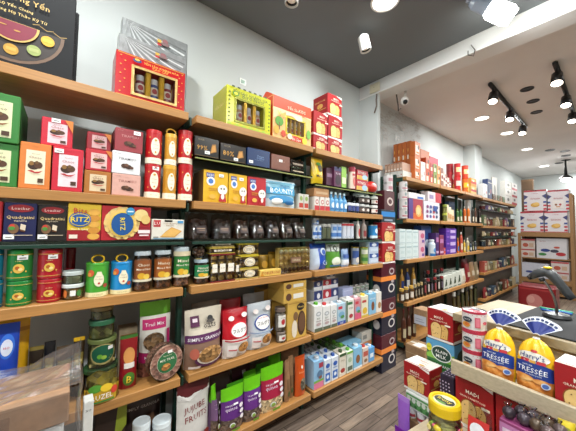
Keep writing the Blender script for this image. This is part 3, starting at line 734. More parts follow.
def b_windowgift(name, w, d, h, c, edge, art, win, jars, deco, lidc, tray):
    """gift carton with a window that shows a row of jars"""
    m = MB(); S = sfront(w, d, h); u0, v0, u1, v1 = win; b = Q(c, 'gloss'); t = .004
    m.box(-w / 2, w / 2, -d / 2 + .06, d / 2, 0, h, b, .003)
    x0, x1, z0, z1 = -w / 2 + u0 * w, -w / 2 + u1 * w, v0 * h, v1 * h
    for bx in ((-w / 2, x0, 0, h), (x1, w / 2, 0, h), (x0, x1, 0, z0), (x0, x1, z1, h)): m.box(bx[0], bx[1], -d / 2, -d / 2 + .0605, bx[2], bx[3], b)
    m.draw(S, art, w, h); m.draw(sleft(w, d, h), [('r', .03, .02, .97, .98, Q(edge, 'gloss')), ('t', 'YẾN SÀO', .5, .6, .6, '#d9c98c')], d, h)
    f = MB(); e = .012
    for bx in ((x0 - e, x0, z0 - e, z1 + e), (x1, x1 + e, z0 - e, z1 + e), (x0, x1, z0 - e, z0), (x0, x1, z1, z1 + e)): f.box(bx[0], bx[1], -d / 2 - .004, -d / 2 + .002, bx[2], bx[3], Q(tray, 'foil'))
    bk = MB(); bk.box(x0, x1, -d / 2 + .0575, -d / 2 + .0595, z0, z1, Q(deco, 'gloss'))
    n = len(jars); ww = (x1 - x0) / n
    parts = [('box_body', m), ('window_frame', f), ('tray', bk)]
    for i in range(n):
        j = MB(); r = min(ww * .33, .024); cx = x0 + ww * (i + .5); zz = z0 + .004; hj = (z1 - z0) * .8
        jc = Q(jars[i], 'gloss'); j.lathe([(0, zz), (r, zz), (r, zz + hj * .62), (r * .82, zz + hj * .74)], jc, 14, cx=cx, cy=-d / 2 + .03)
        jl = MB(); jl.lathe([(r * .86, zz + hj * .72), (r * .86, zz + hj), (0, zz + hj)], Q(lidc, 'plastic'), 14, cx=cx, cy=-d / 2 + .03)
        j.draw(lambda u, v, k: (cx + (r + EPS * k) * math.sin((u - .5) * 2.6), -d / 2 + .03 - (r + EPS * k) * math.cos((u - .5) * 2.6), zz + hj * (.15 + .4 * v)), [('r', 0, 0, 1, 1, '#efe8d8'), ('e', .5, .5, .22, .35, '#b23c3c')], r * 2.6, hj * .4, (8, 1))
        parts.append(('jar', j, ('jar_lid', jl)))
    for i in range(1, n):
        y = MB(); cx = x0 + ww * i; y.box(cx - ww * .2, cx + ww * .2, -d / 2 + .002, -d / 2 + .05, z0, z1, Q('#e3b32a', 'foil'), .004); parts.append(('yellow_divider', y))
    p = MB(); p.add([(x0, -d / 2 + .0008, z0), (x1, -d / 2 + .0008, z0), (x1, -d / 2 + .0008, z1), (x0, -d / 2 + .0008, z1)], [(0, 1, 2, 3)], M('#f4f4f4', 'film')); parts.append(('window_film', p))
    return fin(name, parts)
dots = [('e', .06 + .055 * (i % 2), .1 + .1 * i, .012, .012, '#d19a3a') for i in range(9)] + [('e', .94 - .045 * (i % 2), .1 + .1 * i, .012, .012, '#d19a3a') for i in range(9)]
rart = [('r', .02, .02, .98, .035, '#d19a3a'), ('r', .02, .965, .98, .98, '#d19a3a')] + dots + [('e', .27, .87, .06, .045, '#2c3a6e'), ('e', .27, .89, .035, .025, '#d8b048'), ('t', 'YẾN SÀO KHÁNH HÒA', .62, .875, .52, '#e6bd52'), ('t', 'CAO CẤP', .6, .815, .24, '#e6bd52')]
red_gift = place(b_windowgift, PA, 115, 185, 61, Z1, 'red gift box with three jars in its window, beneath silver lids', 'gift box', 'gift_box', sb=.02, d=.13,
    c='#b4141c', edge='#9a1018', art=rart, win=(.24, .14, .84, .72), jars=('#8a3a44', '#4a5a9a', '#9a4048'), deco='#d8a01c', lidc='#d8d8da', tray='#dcbb78')
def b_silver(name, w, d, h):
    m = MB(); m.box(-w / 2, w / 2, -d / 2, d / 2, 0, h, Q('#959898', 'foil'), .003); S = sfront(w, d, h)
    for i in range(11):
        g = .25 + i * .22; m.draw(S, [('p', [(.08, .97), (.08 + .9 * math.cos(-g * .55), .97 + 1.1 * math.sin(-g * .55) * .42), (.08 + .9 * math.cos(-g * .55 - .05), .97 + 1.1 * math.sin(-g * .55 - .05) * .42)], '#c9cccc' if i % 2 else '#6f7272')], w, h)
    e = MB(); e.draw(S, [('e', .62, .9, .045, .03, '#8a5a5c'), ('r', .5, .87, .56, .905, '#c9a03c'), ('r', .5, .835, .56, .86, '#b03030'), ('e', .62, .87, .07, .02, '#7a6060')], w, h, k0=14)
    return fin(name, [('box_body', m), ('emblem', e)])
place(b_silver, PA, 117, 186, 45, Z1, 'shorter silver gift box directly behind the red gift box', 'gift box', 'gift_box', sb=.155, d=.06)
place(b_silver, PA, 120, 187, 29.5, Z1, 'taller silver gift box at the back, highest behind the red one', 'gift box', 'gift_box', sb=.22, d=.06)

# --- second board: chocolate boxes and tins
gl = choc_label('#d8dbb0', '#8a4a20')
g1 = place(b_box, PA, -26, 18, 142, Z2, 'lower green chocolate box at the left end of the upper board', 'chocolate box', 'chocolate_box', sb=.02, d=.25, c='#2e7a2e', art=gl, top='#2b6c2b')
place(b_box, PA, -26, 20, 92, 0, 'upper green chocolate box, stacked at the left end of the board', 'chocolate box', 'chocolate_box', sb=.01, d=.26, c='#2e7a2e', art=gl, on=g1, sart=[('r', .1, .15, .3, .8, '#24602a'), ('r', .4, .15, .6, .8, '#24602a'), ('r', .7, .15, .9, .8, '#24602a')])
og = place(b_box, PA, 19, 50.5, 143, Z2, 'orange chocolate box between the green and the large red box', 'chocolate box', 'chocolate_box', sb=.015, d=.15, c='#d57a34', art=choc_label())
rd = place(b_box, PA, 52, 83, 148, Z2, 'large red chocolate box standing right of the orange one', 'chocolate box', 'chocolate_box', sb=.015, d=.16, c='#c41c34', art=choc_label('#e9d3d8'), stick=(.05, .86), tart=[('r', .5, .1, .95, .9, '#c9752c')])
place(b_box, PA, 41, 73, 119, max(og.top, rd.top), 'red chocolate box lying on top of the orange and red boxes', 'chocolate box', 'chocolate_box', sb=.03, d=.14, c='#c41c34', art=choc_label('#e6c6cc') + [('p', [(.72, 1), (1, 1), (1, .55)], '#d07a30')], stick=(.3, .86))
b = place(b_box, PA, 84, 111, 171, Z2, 'brown gold chocolate box at the bottom of the narrow stack', 'chocolate box', 'chocolate_box', sb=.02, d=.14, c='#a96a2a', art=choc_label('#d9c3a0'))
b = place(b_box, PA, 85.5, 111.5, 150, 0, 'red chocolate box in the middle of the narrow stack', 'chocolate box', 'chocolate_box', sb=.02, d=.14, c='#b92430', art=choc_label('#e0b8b4') + [('p', [(.75, 1), (1, 1), (1, .6)], '#c9752c')], on=b)
place(b_box, PA, 87, 111, 133, 0, 'dark red chocolate box on top of the narrow stack', 'chocolate box', 'chocolate_box', sb=.03, d=.14, c='#8e1c28', art=choc_label('#c9a0a0') + [('p', [(.7, 1), (1, 1), (1, .5)], '#b86a28')], on=b)
def tira(bg, ink): return [('t', 'TIRAMISU', .52, .68, .62, ink), ('t', 'chocolate', .12 + .06, .9, .2, ink), ('e', .42, .36, .11, .1, '#4a2c1c'), ('e', .57, .33, .12, .1, '#3a2016'), ('e', .5, .4, .08, .07, '#6a4530'), ('e', .68, .3, .07, .06, '#5c3a28')]
b = place(b_box, PA, 112, 140.5, 174.5, Z2, 'pale pink tiramisu chocolate box at the bottom of its stack', 'chocolate box', 'chocolate_box', sb=.02, d=.16, c='#d3a396', art=tira(0, '#a0645c'), side='#b98a80')
b = place(b_box, PA, 112, 140.5, 152, 0, 'white tiramisu chocolate box in the middle of its stack', 'chocolate box', 'chocolate_box', sb=.02, d=.16, c='#dfdfe0', art=tira(0, '#6f6a70'), on=b)
place(b_box, PA, 115, 143, 129.5, 0, 'wine red tiramisu chocolate box on top of the white one', 'chocolate box', 'chocolate_box', sb=.02, d=.15, c='#96383f', art=tira(0, '#c98a88'), on=b, stick=(.65, .8))
def tinart(ink='#b02a2c'): return [('r', 0, .0, 1, .17, CREAM), ('t', 'Butter Cookies', .5, .085, .28, '#b5533c'), ('e', .5, .5, .165, .26, CREAM), ('e', .5, .5, .15, .235, '#f5ecd2'), ('t', 'Cookies', .5, .55, .2, ink), ('t', 'Danish', .5, .44, .16, ink), ('e', .5, .33, .03, .03, '#c98a3c'), ('e', .5, .68, .05, .03, '#c9a04a'),
    ('e', .28, .3, .02, .02, '#d9a63c'), ('e', .72, .62, .02, .02, '#d9a63c'), ('e', .3, .75, .02, .02, '#d9a63c'), ('e', .7, .28, .02, .02, '#d9a63c')]
RT1, GT1 = '#b5181e', '#c8902c'
b = place(b_tin, PA, 143.5, 161, 165, Z2, 'lower red cookie tin, left pile of the three tin piles', 'cookie tin', 'cookie_tin', rd=True, c=RT1, art=tinart(), lid=RT1, stick=(.42, .82))
place(b_tin, PA, 144.5, 162.5, 131.5, 0, 'upper red cookie tin, left pile of the three tin piles', 'cookie tin', 'cookie_tin', rd=True, c=RT1, art=tinart(), lid=RT1, on=b)
b = place(b_tin, PA, 162, 176.5, 166, Z2, 'lower gold cookie tin between the red tin piles', 'cookie tin', 'cookie_tin', rd=True, c=GT1, art=tinart('#a06a20'), lid='#d8a83c')
place(b_tin, PA, 164, 177, 135, 0, 'upper gold cookie tin with a loop on its lid', 'cookie tin', 'cookie_tin', rd=True, c=GT1, art=tinart('#a06a20'), lid='#d8a83c', on=b, handle='#d9a93c')
b = place(b_tin, PA, 177, 192.8, 165, Z2, 'lower red cookie tin at the right end of the board', 'cookie tin', 'cookie_tin', rd=True, c=RT1, art=tinart(), lid=RT1)
place(b_tin, PA, 177, 193, 132, 0, 'upper red cookie tin at the right end of the board', 'cookie tin', 'cookie_tin', rd=True, c=RT1, art=tinart(), lid='#a01a1c', on=b)

# --- glass shelf: biscuits
place(b_box, PA, -22, 2, 201, ZG, 'red biscuit box cut off at the left end of the glass shelf', 'biscuit box', 'biscuit_box', sb=.02, d=.07, c='#a31a20')
def quad(t2, c2): return [('r', 0, 0, 1, .13, c2), ('e', .5, .86, .4, .1, '#8e1a22'), ('t', 'Loacker', .5, .86, .56, '#e8c8c0'), ('t', 'Quadratini', .5, .62, .84, '#e0c080'), ('t', t2, .5, .54, .4, '#c8b8a0'), ('e', .3, .33, .17, .13, '#7a5a3c'), ('e', .26, .38, .09, .07, '#c03a2c'), ('e', .26, .34, .09, .05, '#4b8a3a'), ('p', [(.5, .32), (.66, .28), (.68, .42), (.52, .46)], '#d8c8b0'), ('p', [(.5, .32), (.66, .28), (.66, .24), (.5, .27)], '#5a3418'), ('r', .3, .15, .9, .17, '#b8a890')]
place(b_box, PA, 3.5, 36.5, 203, ZG, 'navy blue wafer box with a red oval logo', 'wafer box', 'wafer_box', sb=.015, d=.07, c='#161b4a', art=quad('vanille', '#11153c'), stick=(.02, .06))
place(b_box, PA, 37.5, 66.5, 205.5, ZG, 'black wafer box with a red oval logo, beside the navy one', 'wafer box', 'wafer_box', sb=.015, d=.07, c='#1d1614', art=quad('espresso', '#181210'), stick=(.03, .06))
cr = '#dba446'
def ritz(): return [('r', 0, 0, 1, .28, '#9c1a22')] + [('e', .78, .11 + .165 * i, .19, .09, '#c98a34' if i % 2 else '#dba446') for i in range(5)] + [('e', .36, .56, .33, .2, '#1c5aa0'), ('e', .36, .56, .3, .17, '#e2c22e'), ('e', .36, .56, .28, .15, '#174f96'), ('t', 'RITZ', .36, .565, .52, '#f2d428'), ('t', 'Bits', .36, .8, .4, '#b02a2c'), ('t', 'Hot & Spicy', .36, .3, .5, '#f3e6c0'), ('r', .06, .06, .3, .16, '#e6d8c8')]
place(b_box, PA, 67.5, 101, 203.5, ZG, 'yellow and red cracker box standing upright, left of the big cracker box', 'cracker box', 'cracker_box', sb=.015, d=.07, c='#dfbd35', art=ritz(), side='#b02028')
def ritz2():
    a = [('r', .0, .0, 1, 1, '#b5222c'), ('r', .62, 0, 1, .4, '#9a1a2c'), ('e', .4, .5, .36, .48, '#e6cf98')]
    for i in range(14):
        g = 2 * PI * i / 14; a.append(('e', .4 + .31 * math.cos(g), .5 + .4 * math.sin(g), .055, .09, '#e8c67a'))
    a += [('e', .4, .5, .29, .42, '#e3bd6c'), ('e', .78, .75, .15, .18, '#e0c684'), ('e', .88, .62, .1, .14, '#d9b870'), ('e', .4, .47, .24, .36, '#e2c22e'), ('e', .4, .47, .225, .335, '#16508f'), ('t', 'RITZ', .4, .47, .29, '#f2d428', -PI / 2 * .96), ('e', .55, .85, .09, .12, '#2f86b8'), ('r', .49, .83, .61, .87, '#cfe0e6'), ('r', .72, .2, .98, .3, '#e9dcdc'), ('r', .75, .12, .95, .16, '#e9dcdc')]
    return a
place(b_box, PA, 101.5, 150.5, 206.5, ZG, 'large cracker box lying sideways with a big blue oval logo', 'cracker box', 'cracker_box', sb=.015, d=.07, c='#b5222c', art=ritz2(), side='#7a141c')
lu = [('r', .02, .03, .98, .97, '#ddd8cb'), ('r', .05, .62, .26, .96, '#b6252d'), ('t', 'LU', .155, .79, .16, '#f4eee8'), ('p', [(.25, .12), (.7, .1), (.93, .42), (.6, .62), (.42, .4)], '#d09a4a'), ('p', [(.27, .16), (.68, .14), (.88, .42), (.6, .57), (.44, .38)], '#e0b060'), ('t', 'Petit Beurre', .55, .8, .4, '#8a5a3a'), ('t', 'biscuits', .55, .7, .24, '#9a7a5a'), ('r', .78, .82, .96, .95, '#4a90c0'), ('r', .05, .08, .2, .14, '#8a8a84'), ('r', .05, .02, .98, .06, '#4a86a8')]
place(b_box, PA, 151.5, 184, 219.5, ZG, 'low white biscuit box with a golden biscuit picture at the shelf end', 'biscuit box', 'biscuit_box', sb=.015, d=.08, c='#d9d4c6', art=lu)

# --- third board: tins, jars, tubs
def coff(): return [('r', 0, .1, 1, .12, '#c9a04a'), ('r', 0, .84, 1, .86, '#c9a04a'), ('e', .5, .4, .13, .15, '#d9b04a'), ('e', .47, .42, .05, .06, '#a8581c'), ('e', .54, .37, .05, .05, '#e8cf8a'), ('t', 'Cookies', .5, .64, .16, '#e6cf8c'), ('e', .35, .3, .02, .03, '#c99a3c'), ('e', .66, .3, .02, .03, '#c99a3c')]
GN, RD = '#1f7a35', '#a81c28'
for i, (nm, c, x0, x1, y1, y2) in enumerate((('teal', '#1d6f8c', -24, 4, 280, 248), ('green', GN, 4.5, 33.5, 280, 249.5), ('red', RD, 35.5, 62.5, 278, 249))):
    b = place(b_tin, PA, x0, x1, y1, Z3, 'lower %s cookie tin of the pile on the left part of the board' % nm, 'cookie tin', 'cookie_tin', rd=True, c=c, art=coff(), lid=c, lidh=.2)
    place(b_tin, PA, x0 + .6, x1 + .8, y2, 0, 'upper %s cookie tin with a white price sticker' % nm if i else 'upper teal cookie tin cut off at the left edge', 'cookie tin', 'cookie_tin', rd=True, c=c, art=coff(), lid=c, lidh=.2, on=b, stick=(.46, .68) if i else None)
b = place(b_tin, PA, 63, 76, 277, Z3, 'lower dark red tin half hidden behind the red cookie tins', 'cookie tin', 'cookie_tin', sb=.13, rd=True, c='#7a141c', lid='#7a141c', lidh=.2)
place(b_tin, PA, 63, 76, 248, 0, 'upper dark red tin half hidden behind the red cookie tins', 'cookie tin', 'cookie_tin', sb=.13, rd=True, c='#7a141c', lid='#7a141c', lidh=.2, on=b)
b = place(b_jar, PA, 60, 84, 283, Z3, 'lower clear tub of wrapped sweets beside the red tins', 'sweet tub', 'sweet_tub', rd=True, fill='#b08a4a:fruit', lid='#cfd6d2', lidh=.22, neck=1.0, art=[('r', .42, .25, .58, .6, '#e8e8e0'), ('e', .28, .4, .06, .25, '#c06a28'), ('e', .68, .4, .08, .2, '#3f7a34')])
place(b_jar, PA, 61, 84, 270.5, 0, 'upper clear tub of wrapped sweets with a pale lid', 'sweet tub', 'sweet_tub', rd=True, fill='#9aa080:fruit', lid='#b9c2bf', lidh=.3, neck=1.0, on=b)
def jelly(c): return [('r', 0, 0, 1, .13, '#e9dfae'), ('t', 'COOKIES', .5, .06, .3, '#a8a070'), ('e', .3, .7, .09, .1, '#c9552c'), ('e', .26, .66, .06, .06, '#d98a3c'), ('e', .7, .32, .07, .06, '#a8432a'), ('e', .52, .5, .13, .2, '#eee6c8'), ('p', [(.43, .62), (.61, .62), (.57, .74), (.47, .74)], '#eee6c8'), ('t', 'Cookies', .52, .52, .19, '#8a5a3a'), ('t', 'Selection', .52, .6, .14, '#6a6a5a'), ('e', .52, .4, .03, .03, '#c0392b')]
place(b_tin, PA, 84.5, 109.5, 262, Z3, 'green round biscuit box with a yellow carry loop', 'biscuit box', 'biscuit_canister', rd=True, c='#4aa034', art=jelly(0), lid='#4aa034', handle='#e2b21e', lidh=.08)
place(b_tin, PA, 109.5, 132.5, 261, Z3, 'blue round biscuit box with a yellow carry loop', 'biscuit box', 'biscuit_canister', rd=True, c='#1f86c4', art=jelly(0), lid='#1f86c4', handle='#e2b21e', lidh=.08)
nutl = lambda c, t: [('r', .1, .3, .9, .78, c), ('e', .42, .38, .14, .08, '#d9a52a'), ('e', .6, .36, .12, .07, '#e3c04a'), ('t', t, .5, .66, .42, '#f0e6cc'), ('t', 'Mixed Nuts', .5, .55, .5, '#f5ecd6'), ('r', .1, .24, .9, .3, '#d9cfb4')]
place(b_jar, PA, 132.5, 151.5, 251, Z3, 'nut jar with brown label and grey lid, right of the blue box', 'nut jar', 'nut_jar', rd=True, fill='#84502e:nuts', lid='#c2ccd2', lab=nutl('#8a4a1e', 'Choco'))
place(b_jar, PA, 152.5, 171.5, 250, Z3, 'nut jar with brown label and grey lid, left of the green label jar', 'nut jar', 'nut_jar', rd=True, fill='#84502e:nuts', lid='#c2ccd2', lab=nutl('#9a541e', 'Honey'))
place(b_jar, PA, 172, 189.5, 247, Z3, 'tall jar of pale nuts with green label and grey lid at the board end', 'nut jar', 'nut_jar', rd=True, fill='#a8765a:nuts', lid='#c2ccd2', lab=nutl('#2c7a34', 'Mixed') + [('r', .1, .78, .9, .9, '#d8cba8')])

# --- fourth board: sweets and pouches
for i, (x0, x1, yt, sb, c, seal) in enumerate(((-16, 16, 327, .05, '#1c43b0', '#1c43b0'), (-12, 27, 315, .12, '#d8a41c', '#e0ad20'))):
    place(b_pouch, PA, x0, x1, yt, Z4, ['blue snack bag with a red oval badge at the left edge', 'yellow snack bag leaning behind the blue one'][i], 'snack bag', 'snack_bag', sb=sb, d=.08, c=c, seal=seal, art=[('e', .62, .78, .26, .12, '#2f6fd8'), ('e', .62, .77, .2, .08, '#d8dff0'), ('t', 'HO', .62, .77, .2, '#d02a48')] if i == 0 else [('r', 0, .8, 1, .84, '#b8841a')])
for i, (x0, x1, yt) in enumerate(((27, 42, 349), (40, 54, 344), (55, 72, 348), (66, 84, 340))):
    place(b_pouch, PA, x0, x1, yt, Z4, ['dark sweet bag with gold print next to the yellow snack bag', 'black sweet bag sticking up behind the cardboard tray', 'dark brown sweet bag behind the plastic wrapped tray', 'dark bag with yellow edge left of the round sweet jars'][i], 'sweet bag', 'sweet_bag', sb=.12, d=.06, c=['#2a2118', '#16161a', '#241a14', '#3a2a18'][i], seal=['#7a6a30', '#16161a', '#5a4a38', '#d8aa1c'][i], art=[('r', .1, .55, .9, .75, '#8a7a3c'), ('r', .2, .6, .8, .64, '#d8c88a')])
def ovaljar(b): return [('e', .5, .48, .3, .36, '#b8a86a'), ('e', .5, .5, .27, .31, '#135a40'), ('e', .43, .42, .06, .08, '#6fae3a'), ('e', .52, .38, .06, .07, '#9ac24a'), ('r', .6, .62, .72, .74, '#f0f0ee'), ('p', [(.2, .16), (.8, .24), (.8, .12), (.2, .04)], '#c8b878')]
b = place(b_jar, PA, 80.5, 118, 364, Z4, 'broad clear jar of coloured sweets at the bottom of the jar tower', 'sweet jar', 'sweet_jar', sb=.072, rd=True, fill='#7a4a5c:fruit', lid='#3e6a3c', lidh=.16, neck=1.0, lab=[('e', .3, .4, .12, .3, '#8a2c50'), ('e', .6, .42, .13, .3, '#5a4a8a'), ('e', .45, .3, .1, .2, '#3f8a4a')])
b = place(b_jar, PA, 86.5, 116.5, 336, 0, 'sweet jar with a big green oval label in the middle of the tower', 'sweet jar', 'sweet_jar', sb=.082, rd=True, fill='#8a8a50:fruit', lid='#6d7a44', lidh=.14, neck=1.0, on=b, lab=ovaljar(0))
b = place(b_jar, PA, 88, 115, 318, 0, 'olive green sweet jar above the green oval label', 'sweet jar', 'sweet_jar', sb=.086, rd=True, fill='#7d8048:fruit', lid='#2f6a4a', lidh=.25, neck=1.0, on=b)
place(b_jar, PA, 90, 114, 305, 0, 'topmost small sweet jar of the tower under the board', 'sweet jar', 'sweet_jar', sb=.09, rd=True, fill='#6f7040:fruit', lid='#8a7a4a', lidh=.3, neck=1.0, on=b)
fru = [('r', 0, .02, 1, .42, '#b8921c'), ('e', .3, .42, .2, .1, '#4a8a2c'), ('e', .62, .4, .18, .1, '#d8b428'), ('e', .85, .3, .1, .1, '#c03a28'), ('t', 'FRUZEL', .44, .2, .72, '#e8e6e0'), ('r', .1, .06, .85, .1, '#2c7a3a')]
place(b_bag, PA, 84, 120, 367, Z4, 'clear yellow and green bag of fruit gummies lying before the sweet jars', 'sweet bag', 'gummy_bag', sb=.002, d=.062, fill='#a89a3a:fruit', art=fru)
place(b_pouch, PA, 120, 138, 337, Z4, 'red and green snack bag right of the jar tower', 'snack bag', 'snack_bag', sb=.05, d=.06, c='#8e1a20', seal='#3a6a2a', art=[('e', .5, .62, .34, .16, '#c98a4a'), ('r', .2, .4, .8, .5, '#d8d0c8'), ('e', .5, .2, .34, .13, '#4a7a2a'), ('t', 'B', .5, .2, .3, '#e8c83a')])
place(b_box, PA, 118, 137, 327, Z4, 'dim cream snack carton standing at the back of the board', 'carton', 'snack_carton', sb=.2, d=.06, c='#a8977c', art=[('r', .1, .6, .9, .85, '#8a5a2c')])
seed = [('r', 0, .0, 1, .2, '#7a4a3c:nuts'), ('r', 0, .2, 1, .34, '#a81c5c'), ('t', 'Raw', .24, .27, .2, '#f0e0e8'), ('r', .0, .34, 1, .82, '#dcd8ce'), ('r', .06, .64, .82, .78, '#c02a6c'), ('t', 'Trail Mix', .44, .71, .62, '#f4e8ee'), ('e', .42, .48, .34, .12, '#6a5034:nuts'), ('r', .84, .36, .95, .62, '#a81c5c')]
place(b_pouch, PA, 140.5, 171.5, 303, Z4, 'tall seed mix pouch with bright green top and pink band', 'food pouch', 'seed_pouch', sb=.1, d=.09, c='#6d4a3c:nuts', seal='#78c83a', sealh=.22, art=seed)
# round tub lying on edge facing the shopper
def b_disc(name, w, d, h):
    r = w / 2; m = MB(); n = 28
    m.lathe([(0, 0), (r, 0), (r, d), (0, d)], [M('#8a6a58', 'weave'), M('#6d5040', 'weave'), M('#a08070', 'nuts')], n)
    m.draw(lambda u, v, k: ((u - .5) * w, (v - .5) * w, d + EPS * 2 * k), [('e', .5, .5, .47, .47, '#8a6456:nuts'), ('e', .5, .5, .31, .31, '#d8d2c0'), ('e', .5, .5, .3, .3, '#2f6a40'), ('t', 'MIX TRAIL', .5, .58, .44, '#e8e6d0'), ('t', 'Nuts & fruit', .5, .7, .26, '#d8d8b8'), ('e', .45, .38, .14, .1, '#a8743c:nuts'), ('r', .5, .76, .64, .84, '#f4f4f2')], w, w)
    o = MB(); o.lathe([(r * 1.0, d * .75), (r * 1.04, d * .75), (r * 1.04, d), (r * .99, d)], M('#e8ebe8', 'film'), n)
    return fin(name, [('tub_body', m), ('rim', o)])
s0, s1, z = PA.slot(147, 182, 347, Z4, .01); w = s1 - s0
o = b_disc('nut_tub', w, .06, w); o.rotation_euler = (PI / 2 - .05, 0, PI / 2 + .18); o.location = (FX - .075, (s0 + s1) / 2, Z4 + w * .54); tag(o, 'round nut tub standing on edge with a green centre label', 'nut tub')
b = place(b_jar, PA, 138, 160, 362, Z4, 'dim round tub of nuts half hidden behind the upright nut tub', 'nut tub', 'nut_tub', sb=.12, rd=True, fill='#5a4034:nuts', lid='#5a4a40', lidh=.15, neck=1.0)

# --- lowest board of the first bay (only its right end is in view)
gran = lambda c: [('r', 0, .62, 1, .8, c), ('t', 'SIMPLY GRANOLA', .5, .71, .92, '#e8e0dc'), ('e', .5, .3, .42, .2, '#8a6a40:nuts'), ('r', .06, .82, .2, .93, '#5a2c4a'), ('e', .62, .88, .12, .05, '#3a3a3a')]
place(b_pouch, PA, 124, 162, 402, Z5, 'dark granola pouch under the round nut tub, lowest board', 'granola pouch', 'granola_pouch', sb=.16, d=.1, c='#4a3c3a', art=[('t', 'SIMPLY GRANOLA', .5, .86, .9, '#d8cfc8'), ('r', .2, .5, .8, .7, '#6a4a34')])
place(b_tin, PA, 131, 150, 421, Z5, 'tub with flat white lid below the dark granola pouch, left one', 'tub', 'food_tub', sb=.02, rd=True, c='#c9d2d6', lid='#dce6ea')
place(b_tin, PA, 151, 171, 419, Z5, 'tub with flat white lid below the dark granola pouch, right one', 'tub', 'food_tub', sb=.02, rd=True, c='#c9d2d6', lid='#dce6ea')
place(b_box, PA, 94, 126, 409, Z5, 'dark brown snack box with green corner on the lowest board', 'snack box', 'snack_box', sb=.1, d=.12, c='#2a1c16', art=[('p', [(.6, .5), (1, .7), (1, 1), (.7, 1)], '#8a9a2c'), ('t', 'crunch', .4, .4, .5, '#c9605a')])
# --- stack on the floor in front of the shelving: white tubs in a cardboard tray under crumpled film
p = at(70, 391, 0, .72); ztr = p.z; y1 = p.y
xx0, xx1, yy0 = .47, .72, y1 - .42
t = empty('wrapped_tray'); t.location = ((xx0 + xx1) / 2, (yy0 + y1) / 2, ztr - .1); tag(t, 'cardboard tray of white tubs under crumpled clear plastic, bottom left', 'cardboard tray')
W2, D2 = (xx1 - xx0) / 2, (y1 - yy0) / 2
m = MB(); m.box(-W2, W2, -D2, D2, .0, .1, Q('#b28a68', 'card'), .004); m.draw(lambda u, v, k: (W2 + EPS * k, -D2 + u * 2 * D2, v * .1), [('r', .44, .3, .66, .72, '#9a7458:card'), ('r', .36, 0, .364, 1, '#8f6c50'), ('r', 0, .9, 1, .96, '#c19a78:card')], 2 * D2, .1)
m.draw(lambda u, v, k: (-W2 + v * 2 * W2, -D2 + u * 2 * D2, .1 + EPS * k), [('r', 0, .48, 1, .52, '#8a6a50'), ('r', 0, .0, .5, .47, '#a87e5c:card')], 2 * D2, 2 * W2); m.build('cardboard_lid', t)
def crump(u, v, amp=.012):
    return amp * (math.sin(u * 17 + v * 9) + math.sin(u * 8 - v * 13 + 1) + .5 * abs(math.sin(u * 14 + v * 21)) * 2)
f = MB()
f.sheet(lambda u, v: (-W2 - .02 + v * (2 * W2 + .03), -D2 - .02 + u * (2 * D2 + .05), .118 + crump(u, v, .0035) + .05 * max(0, u - .7) * 3.3 * (1 - v)), 40, 24, M('#f2f2f2', 'wrap'))
f.sheet(lambda u, v: (W2 + .012 + crump(u, v, .003) + .01 * (1 - v), -D2 - .02 + u * (2 * D2 + .05), -.22 + v * .338), 40, 20, M('#f2f2f2', 'wrap'))
f.sheet(lambda u, v: (-W2 - .02 + u * (2 * W2 + .03), D2 + .03 + crump(u, v, .003), -.22 + v * (.338 + .07 * (1 - u))), 24, 20, M('#f2f2f2', 'wrap')); f.build('plastic_film', t)
for i in range(6):
    for j in range(2):
        m = MB(); r = .034; cx = -W2 + .17 - j * .085 + .04; cy = D2 - .045 - i * .073; m.lathe([(0, -.165), (r * .85, -.165), (r * .95, -.045), (r * 1.02, -.045), (r * 1.02, -.004), (0, -.004)], Q('#dfe3e4', 'plastic'), 18, cx=cx, cy=cy); o = m.build('white_tub', t)
zb = ztr - .1 - .166
for k, hh in enumerate((zb * .5, zb * .5)):
    m = MB(); z0 = k * zb * .5; m.box(xx0 - .0, xx1 - .01, yy0 + .01, y1 - .01, z0 + .0005 * (k > 0), z0 + hh, Q('#a67f5e', 'card'), .004)
    m.box(xx1 - .0101, xx1 - .0095, yy0 + .01, y1 - .01, z0 + hh * .9, z0 + hh * .93, Q('#c9b490', 'gloss'))
    tag(m.build('cardboard_box'), ['lower closed cardboard box carrying the plastic wrapped tray', 'upper closed cardboard box right under the wrapped tray'][k], 'cardboard box')
# white carton strip right of the tray
place(b_box, Plane(.56, 0, 90), 79.5, 89.5, 403, 0, 'narrow white carton with black letters beside the wrapped tray', 'carton', 'white_carton', sb=.0, d=.06, c='#d9dad6', art=[('t', 'XO', .5, .95, .6, '#1c1c1c'), ('r', .0, .7, 1, .72, '#4a7ab0')])
# ================================================================== middle bay
# --- top board
yart = [('r', .02, .02, .98, .1, '#a8c43a')] + [('e', .05, .14 + .1 * i, .02, .02, '#5a6a18') for i in range(8)] + [('e', .95, .14 + .1 * i, .02, .02, '#5a6a18') for i in range(8)] + [('t', 'YẾN SÀO HOÀNG GIA', .5, .9, .8, '#4a5a18'), ('t', 'Bird Nest', .56, .81, .5, '#5a6a1c'), ('e', .17, .82, .07, .06, '#4a8a2c'), ('e', .17, .82, .045, .04, '#d8d23a')] + [('r', .08 + .12 * i, .96, .14 + .12 * i, 1, '#3a4a14') for i in range(7)] + [('e', .12 + .15 * i, .06, .05, .03, '#c9c21e') for i in range(6)]
place(b_windowgift, PA, 226.5, 270.5, 92, Z1, 'yellow green gift box with jars in its window on the top board', 'gift box', 'gift_box', sb=.03, d=.21,
      c='#cfcf22', edge='#a9a83c', art=yart, win=(.2, .18, .82, .7), jars=('#c59a6a', '#c9c9cc', '#c59a6a'), deco='#dcb024', lidc='#dcdcde', tray='#8a8a20')
